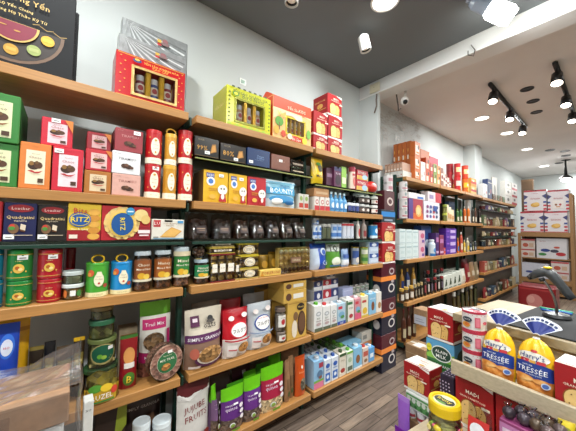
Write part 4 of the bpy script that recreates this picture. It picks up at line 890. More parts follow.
oart = [('r', 0, .7, 1, 1, '#dd4a20'), ('t', 'Yến Sào', .5, .82, .3, '#f2d8b8'), ('t', 'KIDS', .74, .82, .18, '#f2d8b8'), ('p', [(0, .45), (.3, .68), (.6, .6), (.75, .72), (1, .68), (1, .72), (0, .72)], '#efd2a0'), ('e', .15, .42, .1, .11, '#5a9a34'), ('r', .14, .22, .16, .4, '#7a5a2c'), ('e', .08, .2, .06, .1, '#d9a83c'), ('e', .25, .15, .06, .08, '#c9492c'), ('e', .92, .3, .06, .12, '#7ab04a'), ('e', .55, .1, .22, .07, '#d03c24'), ('t', 'Yến Sào', .55, .1, .3, '#f4e8d8'), ('p', [(.3, .6), (.45, .63), (.62, .55), (.74, .58), (.72, .68), (.3, .68)], '#f0e0bc'), ('t', 'Vita', .2, .6, .22, '#f2d060'), ('e', .8, .1, .07, .08, '#e8c83a'), ('e', .4, .12, .06, .07, '#f0e0c0')]
def b_kids(name, w, d, h):
    r = b_windowgift(name, w, d, h * .86, '#e8b878', '#d9461e', oart, (.34, .2, .8, .56), ('#7a9a2c', '#8a9a3a', '#6f8f28', '#97a83c'), '#d8a03c', '#e8dcc8', '#d9c23c')
    m = MB(); z0, z1 = h * .86, h; hd = d / 2
    m.add([(-w / 2, -hd, z0), (w / 2, -hd, z0), (w / 2, hd, z0), (-w / 2, hd, z0), (-w / 2, -hd * .1, z1), (w / 2, -hd * .1, z1), (w / 2, hd * .1, z1), (-w / 2, hd * .1, z1)], [(0, 1, 5, 4), (2, 3, 7, 6), (4, 5, 6, 7), (1, 2, 6, 5), (3, 0, 4, 7)], Q('#dd4a20', 'gloss'))
    m.build('gable_top', r); return r
place(b_kids, PA, 273, 312.5, 95, Z1, 'orange gable topped gift box with cartoon landscape and four bottles', 'gift box', 'gift_box', sb=.03, d=.18)
def pan(px0, px1, yt, zb, lab, on=None, d=.15, sb=.03, pl=None): return place(b_panettone, pl or PA, px0, px1, yt, zb, lab, 'panettone box', 'panettone_box', sb=sb, d=d, on=on)
# --- upper glass shelf
def dark(t, c='#c9923c'): return [('t', t, .3, .45, .42, c, 0, .5), ('p', [(.62, .2), (.9, .35), (.86, .75), (.7, .7)], '#9a6a2c'), ('p', [(.66, .25), (.86, .38), (.83, .68), (.72, .64)], '#c98f45'), ('t', 'NOIR', .25, .85, .24, '#8a7a60'), ('r', .02, 0, .98, .05, '#5a4522')]
place(b_box, PA, 192, 219, 137.5, ZU2, 'black chocolate box marked 99 at the left of the glass shelf', 'chocolate box', 'chocolate_box', sb=.02, d=.16, c='#17130f', art=dark('99%'), kind='gloss', stick=(.4, .15))
place(b_box, PA, 220.5, 246, 145, ZU2, 'black chocolate box marked 80 between the 99 box and blue box', 'chocolate box', 'chocolate_box', sb=.02, d=.16, c='#1b130d', art=dark('80%'), kind='gloss', stick=(.5, .08))
place(b_box, PA, 247.5, 270, 149.5, ZU2, 'dark blue chocolate box with shiny wrap on the glass shelf', 'chocolate box', 'chocolate_box', sb=.02, d=.16, c='#1d3560', art=[('t', 'Cocoa', .56, .6, .3, '#7f9ac0'), ('t', 'truffles', .56, .48, .34, '#6f8ab4'), ('r', .3, .36, .7, .37, '#8aa0c0')], kind='gloss', stick=(.06, .12))
place(b_box, PA, 271.5, 290, 155.5, ZU2, 'copper brown chocolate box right of the dark blue one', 'chocolate box', 'chocolate_box', sb=.02, d=.16, c='#7a4a3a', art=[('t', 'Praline', .5, .62, .4, '#a87a68'), ('r', .06, .06, .94, .08, '#5a3428')], kind='gloss', stick=(.38, .55))
def b_bead(name, w, d, h, fill='#4a2a18', lab='#b8a88a'):
    """flat clear pack with two rows of round chocolates"""
    m = MB(); c = MB(); n = max(2, round(w / .034))
    for j in range(2):
        for i in range(n): c.ball((-w / 2 + w * (i + .5) / n, -d * .1, h * (.26 + .46 * j)), min(w / n * .45, h * .22), Q(fill, 'foil'), 8, 6)
    m.box(-w / 2, w / 2, -d / 2, d / 2, 0, h, M('#f2f0ea', 'film'), .006)
    l = MB(); l.box(-w * .4, w * .4, -d / 2 - .0016, -d / 2 - .0004, h * .38, h * .6, Q(lab, 'gloss'))
    return fin(name, [('chocolates', c), ('clear_pack', m), ('paper_band', l)])
r_ = place(b_bead, PA, 291.5, 305, 169, ZU2, 'clear chocolate pack lying right of the copper box', 'chocolate pack', 'chocolate_pack', sb=.03, d=.1)
place(b_bead, PA, 291.5, 304, 160, 0, 'clear chocolate pack on top of another, by the green post', 'chocolate pack', 'chocolate_pack', sb=.03, d=.1, on=r_, lab='#8a7a6a')
# --- second board
bob = lambda c: [('r', .1, .78, .42, .92, '#2a3a8a'), ('e', .28, .66, .17, .14, '#e6e8ee'), ('e', .28, .66, .1, .08, '#4a7ac0'), ('t', 'BEBE', .26, .85, .26, '#e8e8f0'), ('r', .2, .42, .6, .45, '#c98a1c'), ('r', .2, .36, .5, .38, '#c98a1c'), ('e', .76, .42, .2, .16, '#f0ece4'), ('e', .7, .45, .03, .03, '#3a2a20'), ('e', .82, .45, .03, .03, '#3a2a20'), ('p', [(.6, .04), (.92, .04), (.86, .28), (.66, .28)], '#b52a2c'), ('e', .76, .2, .07, .09, '#eee8de'), ('e', .34, .18, .13, .07, '#e8b04a')]
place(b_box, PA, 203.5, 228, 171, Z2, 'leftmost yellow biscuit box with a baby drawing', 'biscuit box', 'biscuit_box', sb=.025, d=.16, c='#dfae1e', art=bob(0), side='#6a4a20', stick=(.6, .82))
place(b_box, PA, 228.8, 247, 174.5, Z2, 'second yellow biscuit box with baby drawing, beside the red one', 'biscuit box', 'biscuit_box', sb=.025, d=.16, c='#dfae1e', art=bob(0), stick=(.55, .8))
place(b_box, PA, 247.8, 266, 177.5, Z2, 'red biscuit box with a baby drawing', 'biscuit box', 'biscuit_box', sb=.025, d=.16, c='#b5202a', art=bob(0))
bty = [('r', .0, .0, 1, .3, '#cfe4ee'), ('e', .5, .3, .4, .14, '#2f86b8'), ('r', .02, .48, .98, .72, '#3a9ac8'), ('t', 'BOUNTY', .5, .6, .74, '#f2f8fa'), ('t', 'minis', .6, .8, .3, '#2a6aa8'), ('e', .3, .22, .16, .1, '#f4f6f6'), ('e', .68, .18, .16, .08, '#1c6aa8'), ('r', .0, .9, 1, .92, '#5ab0d8')]
place(b_pouch, PA, 266.5, 298, 180, Z2, 'light blue and white coconut bar bag beside the red biscuit box', 'sweet bag', 'sweet_bag', sb=.03, d=.09, c='#8ec6de', art=bty, seal='#d8e8ee')
row(b_mini, PA, 298.5, 309.5, 194, Z2, 2, '{o} small white coffee creamer pack right of the blue bag', 'small pack', 'small_pack', sb=.04, d=.1, c='#c9c6bc', art=[('r', .1, .1, .9, .4, '#b03a2c'), ('e', .5, .7, .3, .15, '#8aa05a')])
# --- dark glass shelf: bags of chocolates
for i, (x0, x1, yt) in enumerate(((189, 212.5, 213), (213.5, 235.5, 214), (236, 252.5, 215), (253, 267.5, 216), (268, 282.5, 216), (283, 296, 217), (296.5, 308.5, 218))):
    place(b_bag, PA, x0, x1, yt, ZG, '%s clear bag of dark chocolates of the row on glass' % ordw(i, 7), 'chocolate bag', 'chocolate_bag', sb=.03, d=.12, group='bags of dark chocolates on the glass shelf',
          fill=('#3a2014:choc', '#2c1810:choc', '#4a2c1a:choc')[i % 3], art=[('r', .28, .22, .76, .5, '#2a1512'), ('r', .34, .38, .7, .41, '#a88a70'), ('r', .38, .31, .66, .33, '#8a6a54')])
# --- third board
b = place(b_jar, PA, 192.5, 209, 259, Z3, 'low nut jar with green label and grey lid at the left board end', 'nut jar', 'nut_jar', rd=True, fill='#6a4028:nuts', lid='#a8b8c2', lab=nutl('#1f7a4a', 'Natural'), lidh=.12)
def b_ball_tub(name, w, d, h):
    m = MB(); r = min(w, h) / 2; c = MB()
    for g in range(7): c.ball((.55 * r * math.cos(g * .9), -.2 * r, h / 2 + .55 * r * math.sin(g * .9)), r * .3, Q('#5a3826', 'foil'), 8, 6)
    c.ball((0, -.25 * r, h / 2), r * .3, Q('#6a4630', 'foil'), 8, 6); m.ball((0, 0, h / 2), 1, M('#efece6', 'film'), 18, 12, (w / 2, d / 2, h / 2))
    b2 = MB(); b2.lathe([(r * .5, .0), (r * .5, .006), (0, .006)], Q('#b8a060', 'foil'), 16)
    return fin(name, [('chocolates', c), ('clear_ball', m), ('foot', b2)])
place(b_ball_tub, PA, 193, 209, 242, 0, 'clear round tub of chocolates on top of the green label jar', 'chocolate tub', 'chocolate_tub', sb=.02, d=.08, on=b)
def b_rocher(name, w, d, h, cols=2, rows=2, lab='#c9a84c', ball='#dcbc74', oval=True, seal='#d8c070'):
    """clear pack of foil wrapped chocolate balls with a printed badge"""
    c = MB()
    for i in range(cols):
        for j in range(rows):
            cx = -w / 2 + w * (i + .5) / cols; cz = h * (j + .5) / rows; r = min(w / cols, h / rows, d) * .46
            c.ball((cx, -d * .08, cz), r, Q(ball, 'foil'), 9, 6); c.lathe([(r * .95, cz - r * .9), (r * .7, cz - r * .2)], Q('#4a2f1c', 'paper'), 9, cx=cx, cy=-d * .08)
    c.box(-w / 2 + .003, w / 2 - .003, d * .2, d / 2 - .003, .003, h - .003, Q('#b89a58', 'foil'))
    f = MB(); f.box(-w / 2, w / 2, -d / 2, d / 2, 0, h, M('#f6f2e6', 'film'), .004)
    l = MB(); S = sfront(w, d, h)
    l.draw(S, ([('e', .5, .5, .3, .34, '#f0ead8'), ('e', .5, .5, .26, .29, lab), ('e', .5, .5, .22, .24, '#efe8d4'), ('t', 'FERRERO', .5, .56, .3, '#6a4a20'), ('t', 'ROCHER', .5, .44, .3, '#6a4a20')] if oval else [('r', .15, .35, .85, .65, '#efe8d8'), ('t', 'ROCHER', .5, .5, .5, '#7a5a2c')]), w, h, k0=4)
    e2 = MB(); e2.box(-w / 2 - .0005, w / 2 + .0005, -d / 2 - .0005, d / 2, h - .008, h + .0005, Q(seal, 'foil')); e = MB(); e.box(-w / 2 - .0005, w / 2 + .0005, -d / 2 - .0005, d / 2, 0, .006, Q(seal, 'foil'))
    return fin(name, [('chocolates', c), ('clear_pack', f), ('badge', l), ('foot_edge', e), ('top_edge', e2)])
for i, (x0, x1, y0) in enumerate(((209.5, 218.3, 254.5), (218.6, 226.5, 254), (226.8, 235, 253.5))):
    b = place(b_rocher, PA, x0, x1, y0, Z3, '%s upright pack of gold chocolate balls with a red foot' % ordw(i, 3), 'chocolate pack', 'chocolate_pack', sb=.02, d=.05, group='upright gold ball packs', cols=1, rows=4, oval=False, seal='#8a2c34', ball='#e0c070', lab='#e8e2d0')
place(b_rocher, PA, 235.4, 239.5, 257, Z3, 'narrow clear tube of gold chocolate balls beside the upright packs', 'chocolate pack', 'chocolate_pack', sb=.03, d=.05, cols=1, rows=4, oval=False)
def flat(x0, x1, yt, on, lab, **k): return place(b_rocher, PA, x0, x1, yt, Z3, lab, 'chocolate pack', 'chocolate_pack', sb=.02, d=.1, on=on, **k)
q = flat(210, 235, 247.2, b, 'flat pack of gold chocolate balls on the upright packs', cols=5, rows=1, oval=False, seal='#c9b04c')
flat(212, 234, 241.5, q, 'pale flat chocolate pack topmost above the upright gold packs', cols=5, rows=1, oval=False, seal='#b8a064', ball='#d0b478')
b = flat(240, 258.5, 268.5, None, 'lowest of three stacked gold chocolate ball boxes with white badges', cols=4, rows=2)
b = flat(239.5, 258.5, 255.5, b, 'middle of three stacked gold chocolate ball boxes with white badges', cols=4, rows=2, seal='#d8c23c')
flat(239, 258.5, 243, b, 'topmost of three stacked gold chocolate ball boxes with white badges', cols=4, rows=2, seal='#d8c23c')
place(b_box, PA, 260, 281, 269.5, Z3, 'yellow triangular bar pack lying in front of the gold bags', 'chocolate bar', 'chocolate_bar', sb=.02, d=.05, c='#dbb85c', art=[('t', 'TOBLERONE', .52, .5, .85, '#a8502c'), ('p', [(.02, .1), (.1, .8), (.18, .1)], '#c98a2c')], flap=False)
for i, (x0, x1, yt) in enumerate(((260, 270, 255), (267, 278, 252))):
    place(b_pouch, PA, x0, x1, yt, Z3, ['left-hand small gold foil sweet bag behind the yellow bar', 'right-hand small gold foil sweet bag behind the yellow bar'][i], 'sweet bag', 'sweet_bag', sb=.1, d=.05, c='#8a6a1c', kind='foil', seal='#b08a24', art=[('e', .5, .5, .3, .2, '#c9962c')])
def b_bigrocher(name, w, d, h):
    c = MB()
    for j in range(4):
        for i in range(7):
            r = w / 7 * .45; c.ball((-w / 2 + w * (i + .5) / 7, -d / 2 + r, h * (.13 + .235 * j)), r, Q(('#6a4630', '#e2c478', '#ecd296', '#e8dcc0')[j], 'foil'), 9, 6)
    t = MB(); t.box(-w / 2, w / 2, -d / 2 + .02, d / 2, 0, h, Q('#d0b468', 'foil'), .004)
    f = MB(); f.box(-w / 2 - .001, w / 2 + .001, -d / 2 - .004, -d / 2 + .021, 0, h, M('#f4f0e4', 'film'), .004)
    l = MB(); l.draw(lambda u, v, k: (-w / 2 + u * w, -d / 2 - .0045 - EPS * k, v * h), [('r', .32, .4, .68, .62, '#6a4a3a'), ('r', .34, .42, .66, .6, '#8a6a50'), ('t', 'Collection', .5, .51, .26, '#e8d8b8')], w, h)
    return fin(name, [('chocolates', c), ('gold_tray', t), ('clear_front', f), ('badge', l)])
place(b_bigrocher, PA, 280.5, 312, 247.5, Z3, 'large clear gift tray of assorted gold and brown chocolate balls', 'chocolate box', 'chocolate_box', sb=.03, d=.08)
# --- fourth board: granola pouches
sg = [('r', 0, .0, 1, .46, '#8a6a58'), ('r', 0, .44, 1, .58, '#5a2a56'), ('t', 'SIMPLY GRANOLA', .5, .51, .92, '#efe8ec', 0, .1), ('r', .1, .72, .32, .9, '#5a2a4c'), ('r', .15, .8, .27, .86, '#e8d8e0'), ('t', 'oats', .58, .72, .34, '#3a3434'), ('e', .6, .83, .08, .05, '#2a2a2a'), ('e', .6, .79, .12, .03, '#4a4440'), ('e', .56, .2, .4, .17, '#5a2a50'), ('e', .56, .23, .36, .15, '#e8dcd0'), ('e', .56, .25, .33, .14, '#9a7244:nuts'), ('e', .15, .3, .1, .09, '#b05c4a'), ('r', .04, .05, .3, .09, '#d8c8c0')]
place(b_pouch, PA, 183.5, 225, 310.5, Z4, 'large cream and purple granola pouch at the left end of the board', 'granola pouch', 'granola_pouch', sb=.02, d=.12, c='#d9cfbc', art=sg, seal='#d9cfbc', yaw=.05)
def furu(c, ring): return [('r', .0, .0, 1, .4, '#d6cfc8' if c == 'r' else '#c4ccd4'), ('e', .52, .57, .36, .17, ring), ('e', .52, .575, .32, .145, '#f2f0ee'), ('t', 'フルグラ', .52, .57, .54, '#2a1a18'), ('t', 'Fruits Granola', .5, .69, .4, '#f0e8e0' if c == 'r' else '#c03040'), ('e', .62, .2, .27, .12, '#e8e0d8'), ('e', .62, .22, .24, .1, '#a8743c:nuts'), ('r', .06, .06, .34, .3, '#e4dcd8'), ('r', .08, .2, .32, .22, '#b83a40'), ('e', .2, .85, .1, .05, '#e8dcd8'), ('e', .72, .88, .12, .05, '#e8dcd8'), ('r', 0, .38, 1, .41, '#b01c2c' if c == 'r' else '#8a9ab4')]
place(b_pouch, PA, 220, 252, 311.5, Z4, 'red and white granola pouch with a round white badge', 'granola pouch', 'granola_pouch', sb=.015, d=.12, c='#c01a28', art=furu('r', '#d8283a'), seal='#b81a26', yaw=.1)
place(b_pouch, PA, 250.5, 275, 304, Z4, 'silver white granola pouch with a blue ring badge', 'granola pouch', 'granola_pouch', sb=.03, d=.11, c='#c3cbd2', art=furu('w', '#2a4a9a'), seal='#c6ced4', yaw=.05)
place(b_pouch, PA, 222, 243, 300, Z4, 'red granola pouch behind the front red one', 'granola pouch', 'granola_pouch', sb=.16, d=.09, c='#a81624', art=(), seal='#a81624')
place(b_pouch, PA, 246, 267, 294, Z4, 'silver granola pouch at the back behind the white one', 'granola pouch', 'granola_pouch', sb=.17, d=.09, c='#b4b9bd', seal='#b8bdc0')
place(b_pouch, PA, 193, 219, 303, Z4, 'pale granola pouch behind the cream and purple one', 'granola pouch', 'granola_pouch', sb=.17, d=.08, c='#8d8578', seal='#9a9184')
for x0, x1, ys in ((275.5, 285.5, (330.5, 307)),):
    b = None
    for k, y in enumerate(ys):
        b = place(b_jar, PA, x0 - k * 1.2, x1, y, Z4, ['lower clear jar of cookies with red badge, by the kraft boxes', 'upper clear jar of cookies with red badge and dark lid'][k], 'cookie jar', 'cookie_jar', sb=.02, rd=True, on=b, fill='#a8968a', lid='#6a5a50' if k else '#8a7d74', lidh=.16, neck=.95, lab=[('r', .2, .2, .8, .7, '#e0dcd4'), ('e', .5, .42, .13, .12, '#b03034'), ('t', 'cookies', .5, .6, .3, '#6a4a40')])
kb = '#c9a24c'
def kraft(): return [('e', .72, .4, .22, .34, '#4a3020'), ('e', .74, .42, .17, .26, '#6a4a34'), ('e', .35, .28, .14, .24, '#e0d4c0'), ('e', .4, .62, .12, .12, '#7a5a3c'), ('e', .66, .86, .2, .1, '#2a201c'), ('t', 'Muesli', .66, .86, .3, '#d8b868'), ('r', .0, .97, 1, 1, '#a8823a')]
b = place(b_box, PA, 287, 306.5, 302, Z4, 'tall kraft yellow muesli box with dark ovals at the board end', 'muesli box', 'muesli_box', sb=.02, d=.2, c=kb, art=kraft(), side='#c29a44', sart=[('r', .2, .3, .8, .5, '#6a4a34')])
b = place(b_box, PA, 284, 306.5, 290, 0, 'flat kraft box with white label lying on the tall muesli box', 'muesli box', 'muesli_box', sb=.02, d=.2, c=kb, art=[('r', .4, .3, .85, .7, '#e0dcd0'), ('e', .2, .5, .12, .3, '#5a3a2a')], on=b)
place(b_box, PA, 284, 306.5, 281.5, 0, 'topmost flat kraft box with white label above the muesli box', 'muesli box', 'muesli_box', sb=.02, d=.2, c=kb, art=[('r', .4, .3, .85, .7, '#e0dcd0'), ('e', .2, .5, .12, .3, '#5a3a2a')], on=b)
place(b_box, PA, 268, 284, 291, Z4, 'kraft box behind the clear cookie jars', 'muesli box', 'muesli_box', sb=.14, d=.14, c='#c09a48', art=[('r', .5, .5, .9, .7, '#5a3a2a')], side='#b08c40')
# --- lowest board
ju = [('r', 0, .8, 1, 1, '#5a1a1e'), ('p', [(0, .8), (.3, .74), (.6, .8), (1, .76), (1, .84), (0, .88)], '#d8d6d2'), ('t', 'JUJUBE', .45, .62, .62, '#7a2426'), ('t', 'FRUITS', .48, .5, .66, '#7a2426'), ('e', .6, .12, .16, .08, '#8a2428'), ('e', .78, .14, .14, .09, '#7a1c22'), ('e', .45, .09, .12, .06, '#98342c')]
place(b_pouch, PA, 176, 213, 383, Z5, 'white and maroon dried fruit pouch at the left of the lowest board', 'fruit pouch', 'fruit_pouch', sb=.03, d=.11, c='#cfcdc8', art=ju, seal='#5a1a1e', yaw=.25)
def chia(c, foot='#6a5a50:nuts'): return [('r', 0, 0, 1, .3, foot), ('r', 0, .3, 1, .72, c), ('t', 'ORGANIC', .34, .62, .44, '#e8dcea'), ('t', 'quinoa', .36, .54, .5, '#e0d0e4'), ('e', .8, .56, .1, .05, '#e6dfe2'), ('e', .8, .44, .1, .05, '#e6dfe2'), ('e', .8, .32, .1, .05, '#e6dfe2'), ('e', .36, .2, .12, .06, '#e8e8e4'), ('e', .36, .2, .09, .045, '#8aa84a'), ('r', .36, .04, .7, .1, '#7ab02c'), ('r', .4, .66, .6, .7, '#f2f2f2')]
def chp(x0, x1, yt, lab, c, sb, seal='#6ec81c', foot='#6a5a50:nuts', sh=.28, **k): place(b_pouch, PA, x0, x1, yt, Z5, lab, 'grain pouch', 'grain_pouch', sb=sb, d=.07, c=c, art=chia(c, foot), seal=seal, sealh=sh, **k)
chp(223, 245.5, 389, 'leftmost purple grain pouch with bright green top on the lowest board', '#5e2a7a', .02)
chp(246, 263, 379, 'second purple grain pouch with bright green top, left of the red one', '#642c80', .02)
chp(263.5, 285.5, 367, 'red grain pouch with bright green top beside the paper bags', '#a81c40', .02, foot='#cbb48c:nuts')
chp(209.5, 218, 388, 'purple grain pouch seen edge on, right of the jujube pouch', '#7a5a82', .05, sh=.34, yaw=.5)
for i, (x0, x1, yt, sb) in enumerate(((229, 246, 384, .11), (243, 258, 373, .12), (256, 272, 365, .12), (268, 283, 357, .14))):
    chp(x0, x1, yt, '%s grain pouch of the back row with only its green top showing' % ordw(i, 4), '#4a2a5a', sb, seal=('#3f8a1a', '#58a81a', '#3c7a1e', '#66c01c')[i])
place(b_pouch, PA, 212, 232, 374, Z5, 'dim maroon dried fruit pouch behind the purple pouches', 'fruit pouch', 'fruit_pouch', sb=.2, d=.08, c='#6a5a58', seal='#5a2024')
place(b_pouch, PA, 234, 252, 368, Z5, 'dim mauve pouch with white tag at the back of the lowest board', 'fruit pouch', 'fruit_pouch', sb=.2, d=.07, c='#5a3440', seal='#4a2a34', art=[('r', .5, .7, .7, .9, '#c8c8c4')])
for i, (x0, x1, yt) in enumerate(((286, 291.5, 361), (289.5, 295, 357), (283, 299, 350))):
    place(b_pouch, PA, x0, x1, yt, Z5, '%s brown paper bag right of the red grain pouch' % ordw(i, 3), 'paper bag', 'paper_bag', sb=(.03, .05, .13)[i], d=.05, c='#97704c', kind='card', seal='#8a6442', art=[('r', .15, .3, .7, .55, '#7a5a3c'), ('e', .4, .2, .16, .07, '#4a5a2c')], yaw=.2 - .2 * i)
place(b_pouch, PA, 294.5, 307.5, 358, Z5, 'orange grain pouch with a round seed picture at the board end', 'grain pouch', 'grain_pouch', sb=.02, d=.07, c='#c9521c', art=[('e', .58, .3, .3, .16, '#6a6454:nuts'), ('t', 'Linseed', .5, .62, .6, '#e8a878'), ('e', .5, .74, .1, .04, '#e8dcd0')], seal='#b84818', tilt=0)
place(b_pouch, PA, 295, 303, 350, Z5, 'dark green pouch behind the orange grain pouch', 'grain pouch', 'grain_pouch', sb=.16, d=.06, c='#1f3a2c', seal='#1f3a2c')

# ================================================================== bay beside the pillar
a1 = pan(313.5, 327, 136, Z1, 'lower left panettone box of the red pyramid on the top board')
a2 = pan(328, 341.5, 139.5, Z1, 'lower right panettone box of the red pyramid on the top board')
b1 = pan(313.5, 327.3, 112.5, 0, 'middle left panettone box of the red pyramid', on=a1)
b2 = pan(328.3, 342, 117, 0, 'middle right panettone box of the red pyramid', on=a2)
tp = b1 if b1.top > b2.top else b2
pan(327.5, 341.5, 95.5, 0, 'single panettone box topping the red pyramid', on=tp, d=.17)
# --- upper glass shelf
place(b_pouch, PA, 314.5, 325.5, 157, ZU3, 'yellow corn snack bag at the left of the glass shelf', 'snack bag', 'snack_bag', sb=.03, d=.08, c='#d9b41c', art=[('e', .6, .6, .22, .14, '#3a3420'), ('t', 'MAIZ', .5, .3, .6, '#3a2f14'), ('e', .45, .75, .2, .06, '#4a8a2c')], seal='#c0aa5a')
place(b_box, PA, 314, 318, 160, ZU3, 'thin yellow packet behind the yellow corn bag', 'packet', 'snack_packet', sb=.13, d=.05, c='#c9a41c')
place(b_box, PA, 326.5, 332.5, 168, ZU3, 'narrow plum coloured snack box right of the yellow bag', 'snack box', 'snack_box', sb=.05, d=.08, c='#4a2038', art=[('r', .1, .5, .9, .7, '#8a6a80')])
place(b_box, PA, 333, 341.5, 167, ZU3, 'purple plum snack box with a dark blue top', 'snack box', 'snack_box', sb=.03, d=.08, c='#5a2446', art=[('r', 0, .8, 1, 1, '#2a2452'), ('e', .5, .35, .36, .26, '#2c1628'), ('t', 'PLUM', .5, .66, .6, '#e0d0dc')])
place(b_box, PA, 341.8, 346.5, 167, ZU3, 'narrow lime green box between purple box and pink can', 'snack box', 'snack_box', sb=.03, d=.06, c='#8ab84a', art=[('r', .1, .2, .9, .5, '#d8e0b8')])
place(b_can, PA, 347, 355.5, 167.5, ZU3, 'cream and pink powder can with a red top', 'powder can', 'powder_can', rd=True, c='#d9c4b4', art=[('r', 0, .78, 1, 1, '#b03a4a'), ('e', .5, .35, .14, .22, '#c9605a'), ('r', .3, .6, .7, .7, '#b8404a')], lid='#b03a4a')
cer = [('r', 0, .0, 1, .4, '#d8b04a'), ('e', .7, .3, .24, .26, '#9fc0d4'), ('t', 'FITNESS', .45, .7, .7, '#f2e4d8'), ('e', .3, .25, .16, .18, '#e0a04a')]
b = place(b_box, PA, 356.5, 368, 180, ZU3, 'lower small red cereal box beside the red ball pack', 'cereal box', 'cereal_box', sb=.03, d=.08, c='#b01c2c', art=cer)
place(b_box, PA, 357, 368, 170.5, 0, 'upper small red cereal box beside the red ball pack', 'cereal box', 'cereal_box', sb=.03, d=.08, c='#b01c2c', art=cer, on=b)
place(b_round, PA, 369, 379.5, 181, ZU3, 'round red and orange apple shaped pack at the glass shelf end', 'round pack', 'round_pack', sb=.02, d=.07, c='#c0281e')
# --- second board
b = row(b_mini, PA, 309.5 + 5, 330, 197, Z2, 3, '{o} white and red juice carton under the tan tray pack', 'juice carton', 'juice_carton', sb=.03, d=.14, c='#dcd4cc', art=[('r', .0, .0, 1, .35, '#b8323a'), ('e', .5, .62, .3, .17, '#a83a3c'), ('e', .5, .62, .2, .1, '#e8dcd8')])
place(b_box, PA, 314.5, 329, 187, 0, 'tan tray pack lying on top of the small juice cartons', 'tray pack', 'tray_pack', sb=.03, d=.14, c='#c08a5c', art=[('r', .1, .3, .9, .6, '#d8b48c')], top='#b07a4c', on=b)
row(b_bottle, PA, 330.5, 348.5, 192.5, Z2, 4, '{o} light blue milk bottle of the row on the second board', 'milk bottle', 'milk_bottle', sb=.02, rd=True, gap=.004, c='#5f9fd0', cap='#cfe0ec', art=[('e', .5, .32, .2, .14, '#dfeaf2'), ('r', .2, .1, .8, .16, '#2f6fb0')], group='light blue milk bottles', sh=.55)
row(b_jar, PA, 349, 360.5, 203, Z2, 3, '{o} small navy lidded jar in front of the dark jars', 'jar', 'spread_jar', sb=.015, rd=True, gap=.003, fill='#232a4a', lid='#dcdfe6', lidh=.25, neck=1.0, lab=[('r', .2, .2, .8, .7, '#3c4a86')], group='navy jars with pale lids')
row(b_jar, PA, 349.5, 361, 193.5, Z2, 2, '{o} black spread jar behind the navy jars', 'jar', 'spread_jar', sb=.14, rd=True, gap=.004, fill='#1a1614', lid='#22222a', lidh=.22, neck=1.0, group='black jars at the back')
row(b_jar, PA, 361, 371, 191, Z2, 2, '{o} {l} dark hazelnut jar left of the white tubs', 'jar', 'spread_jar', sb=.03, rd=True, gap=.002, levels=2, fill='#2a1a14', lid='#c9c9c6', lidh=.22, neck=1.0, lab=[('r', .15, .2, .85, .65, '#6a5a54'), ('e', .5, .42, .16, .14, '#e0d8d0')], group='stacked dark hazelnut jars')
row(b_jar, PA, 372, 381.5, 192.5, Z2, 1, '{l} brown spread tub with white lid at the right board end', 'tub', 'spread_tub', sb=.02, rd=True, levels=2, fill='#4a2418', lid='#e6e4e0', lidh=.24, neck=1.0, lab=[('r', .1, .2, .9, .62, '#e0d4cc'), ('e', .5, .42, .12, .14, '#8a2a20')])
# --- dark glass shelf
bw = [('r', 0, .28, 1, .5, '#3a64a8'), ('e', .5, .7, .16, .12, '#4a74b4'), ('r', .3, .1, .7, .2, '#7a98c8')]
row(b_can, PA, 314.5, 323, 224.5, 1.305, 2, '{o} lower white and blue milk can at the left of the glass shelf', 'milk can', 'milk_can', sb=.02, rd=True, c='#cdd6e2', art=bw, group='white and blue milk cans')
place(b_can, PA, 315, 323, 218, 1.305 + .082, 'flat white milk can lying on the white and blue cans', 'milk can', 'milk_can', sb=.02, rd=True, c='#d4dae2', art=bw)
row(b_jar, PA, 323.5, 332.5, 224, 1.305, 2, '{o} glass jar of pale vegetables beside the milk cans', 'jar', 'food_jar', sb=.03, rd=True, fill='#8f9478', lid='#b8b8b0', lidh=.18)
row(b_can, PA, 333.5, 343.5, 223.5, 1.305, 2, '{o} light blue can of the pair on the glass shelf', 'can', 'food_can', sb=.02, rd=True, c='#bccbe0', art=[('r', 0, .15, 1, .4, '#4a78b8'), ('r', .2, .55, .8, .8, '#5a86c0')])
row(b_can, PA, 344, 355, 223, 1.305, 3, '{o} small blue striped can with a red top band', 'can', 'food_can', sb=.02, rd=True, gap=.002, c='#c8ccd6', art=[('r', 0, .82, 1, .95, '#b8343c'), ('p', [(.2, .1), (.5, .1), (.8, .7), (.5, .7)], '#3a5a9c')], group='blue striped cans')
place(b_bottle, PA, 355.5, 360, 218.5, 1.305, 'small white drink bottle with a green cap among the cans', 'bottle', 'drink_bottle', sb=.03, rd=True, c='#d8d4cc', cap='#4a8a3a', art=[('e', .5, .3, .2, .2, '#b83a3a')])
place(b_bottle, PA, 360.5, 366.5, 219, 1.305, 'grey drink bottle right of the green capped one', 'bottle', 'drink_bottle', sb=.03, rd=True, c='#a89c94', cap='#c8c0b8', art=[('r', .2, .1, .8, .4, '#8a3a3c')])
place(b_can, PA, 368, 378.5, 225, 1.305, 'bright blue tin at the right end of the glass shelf', 'tin', 'blue_tin', rd=True, c='#2f86c4', art=[('r', 0, 0, 1, .2, '#d8e4ea'), ('e', .5, .55, .14, .2, '#e0ecf2')])
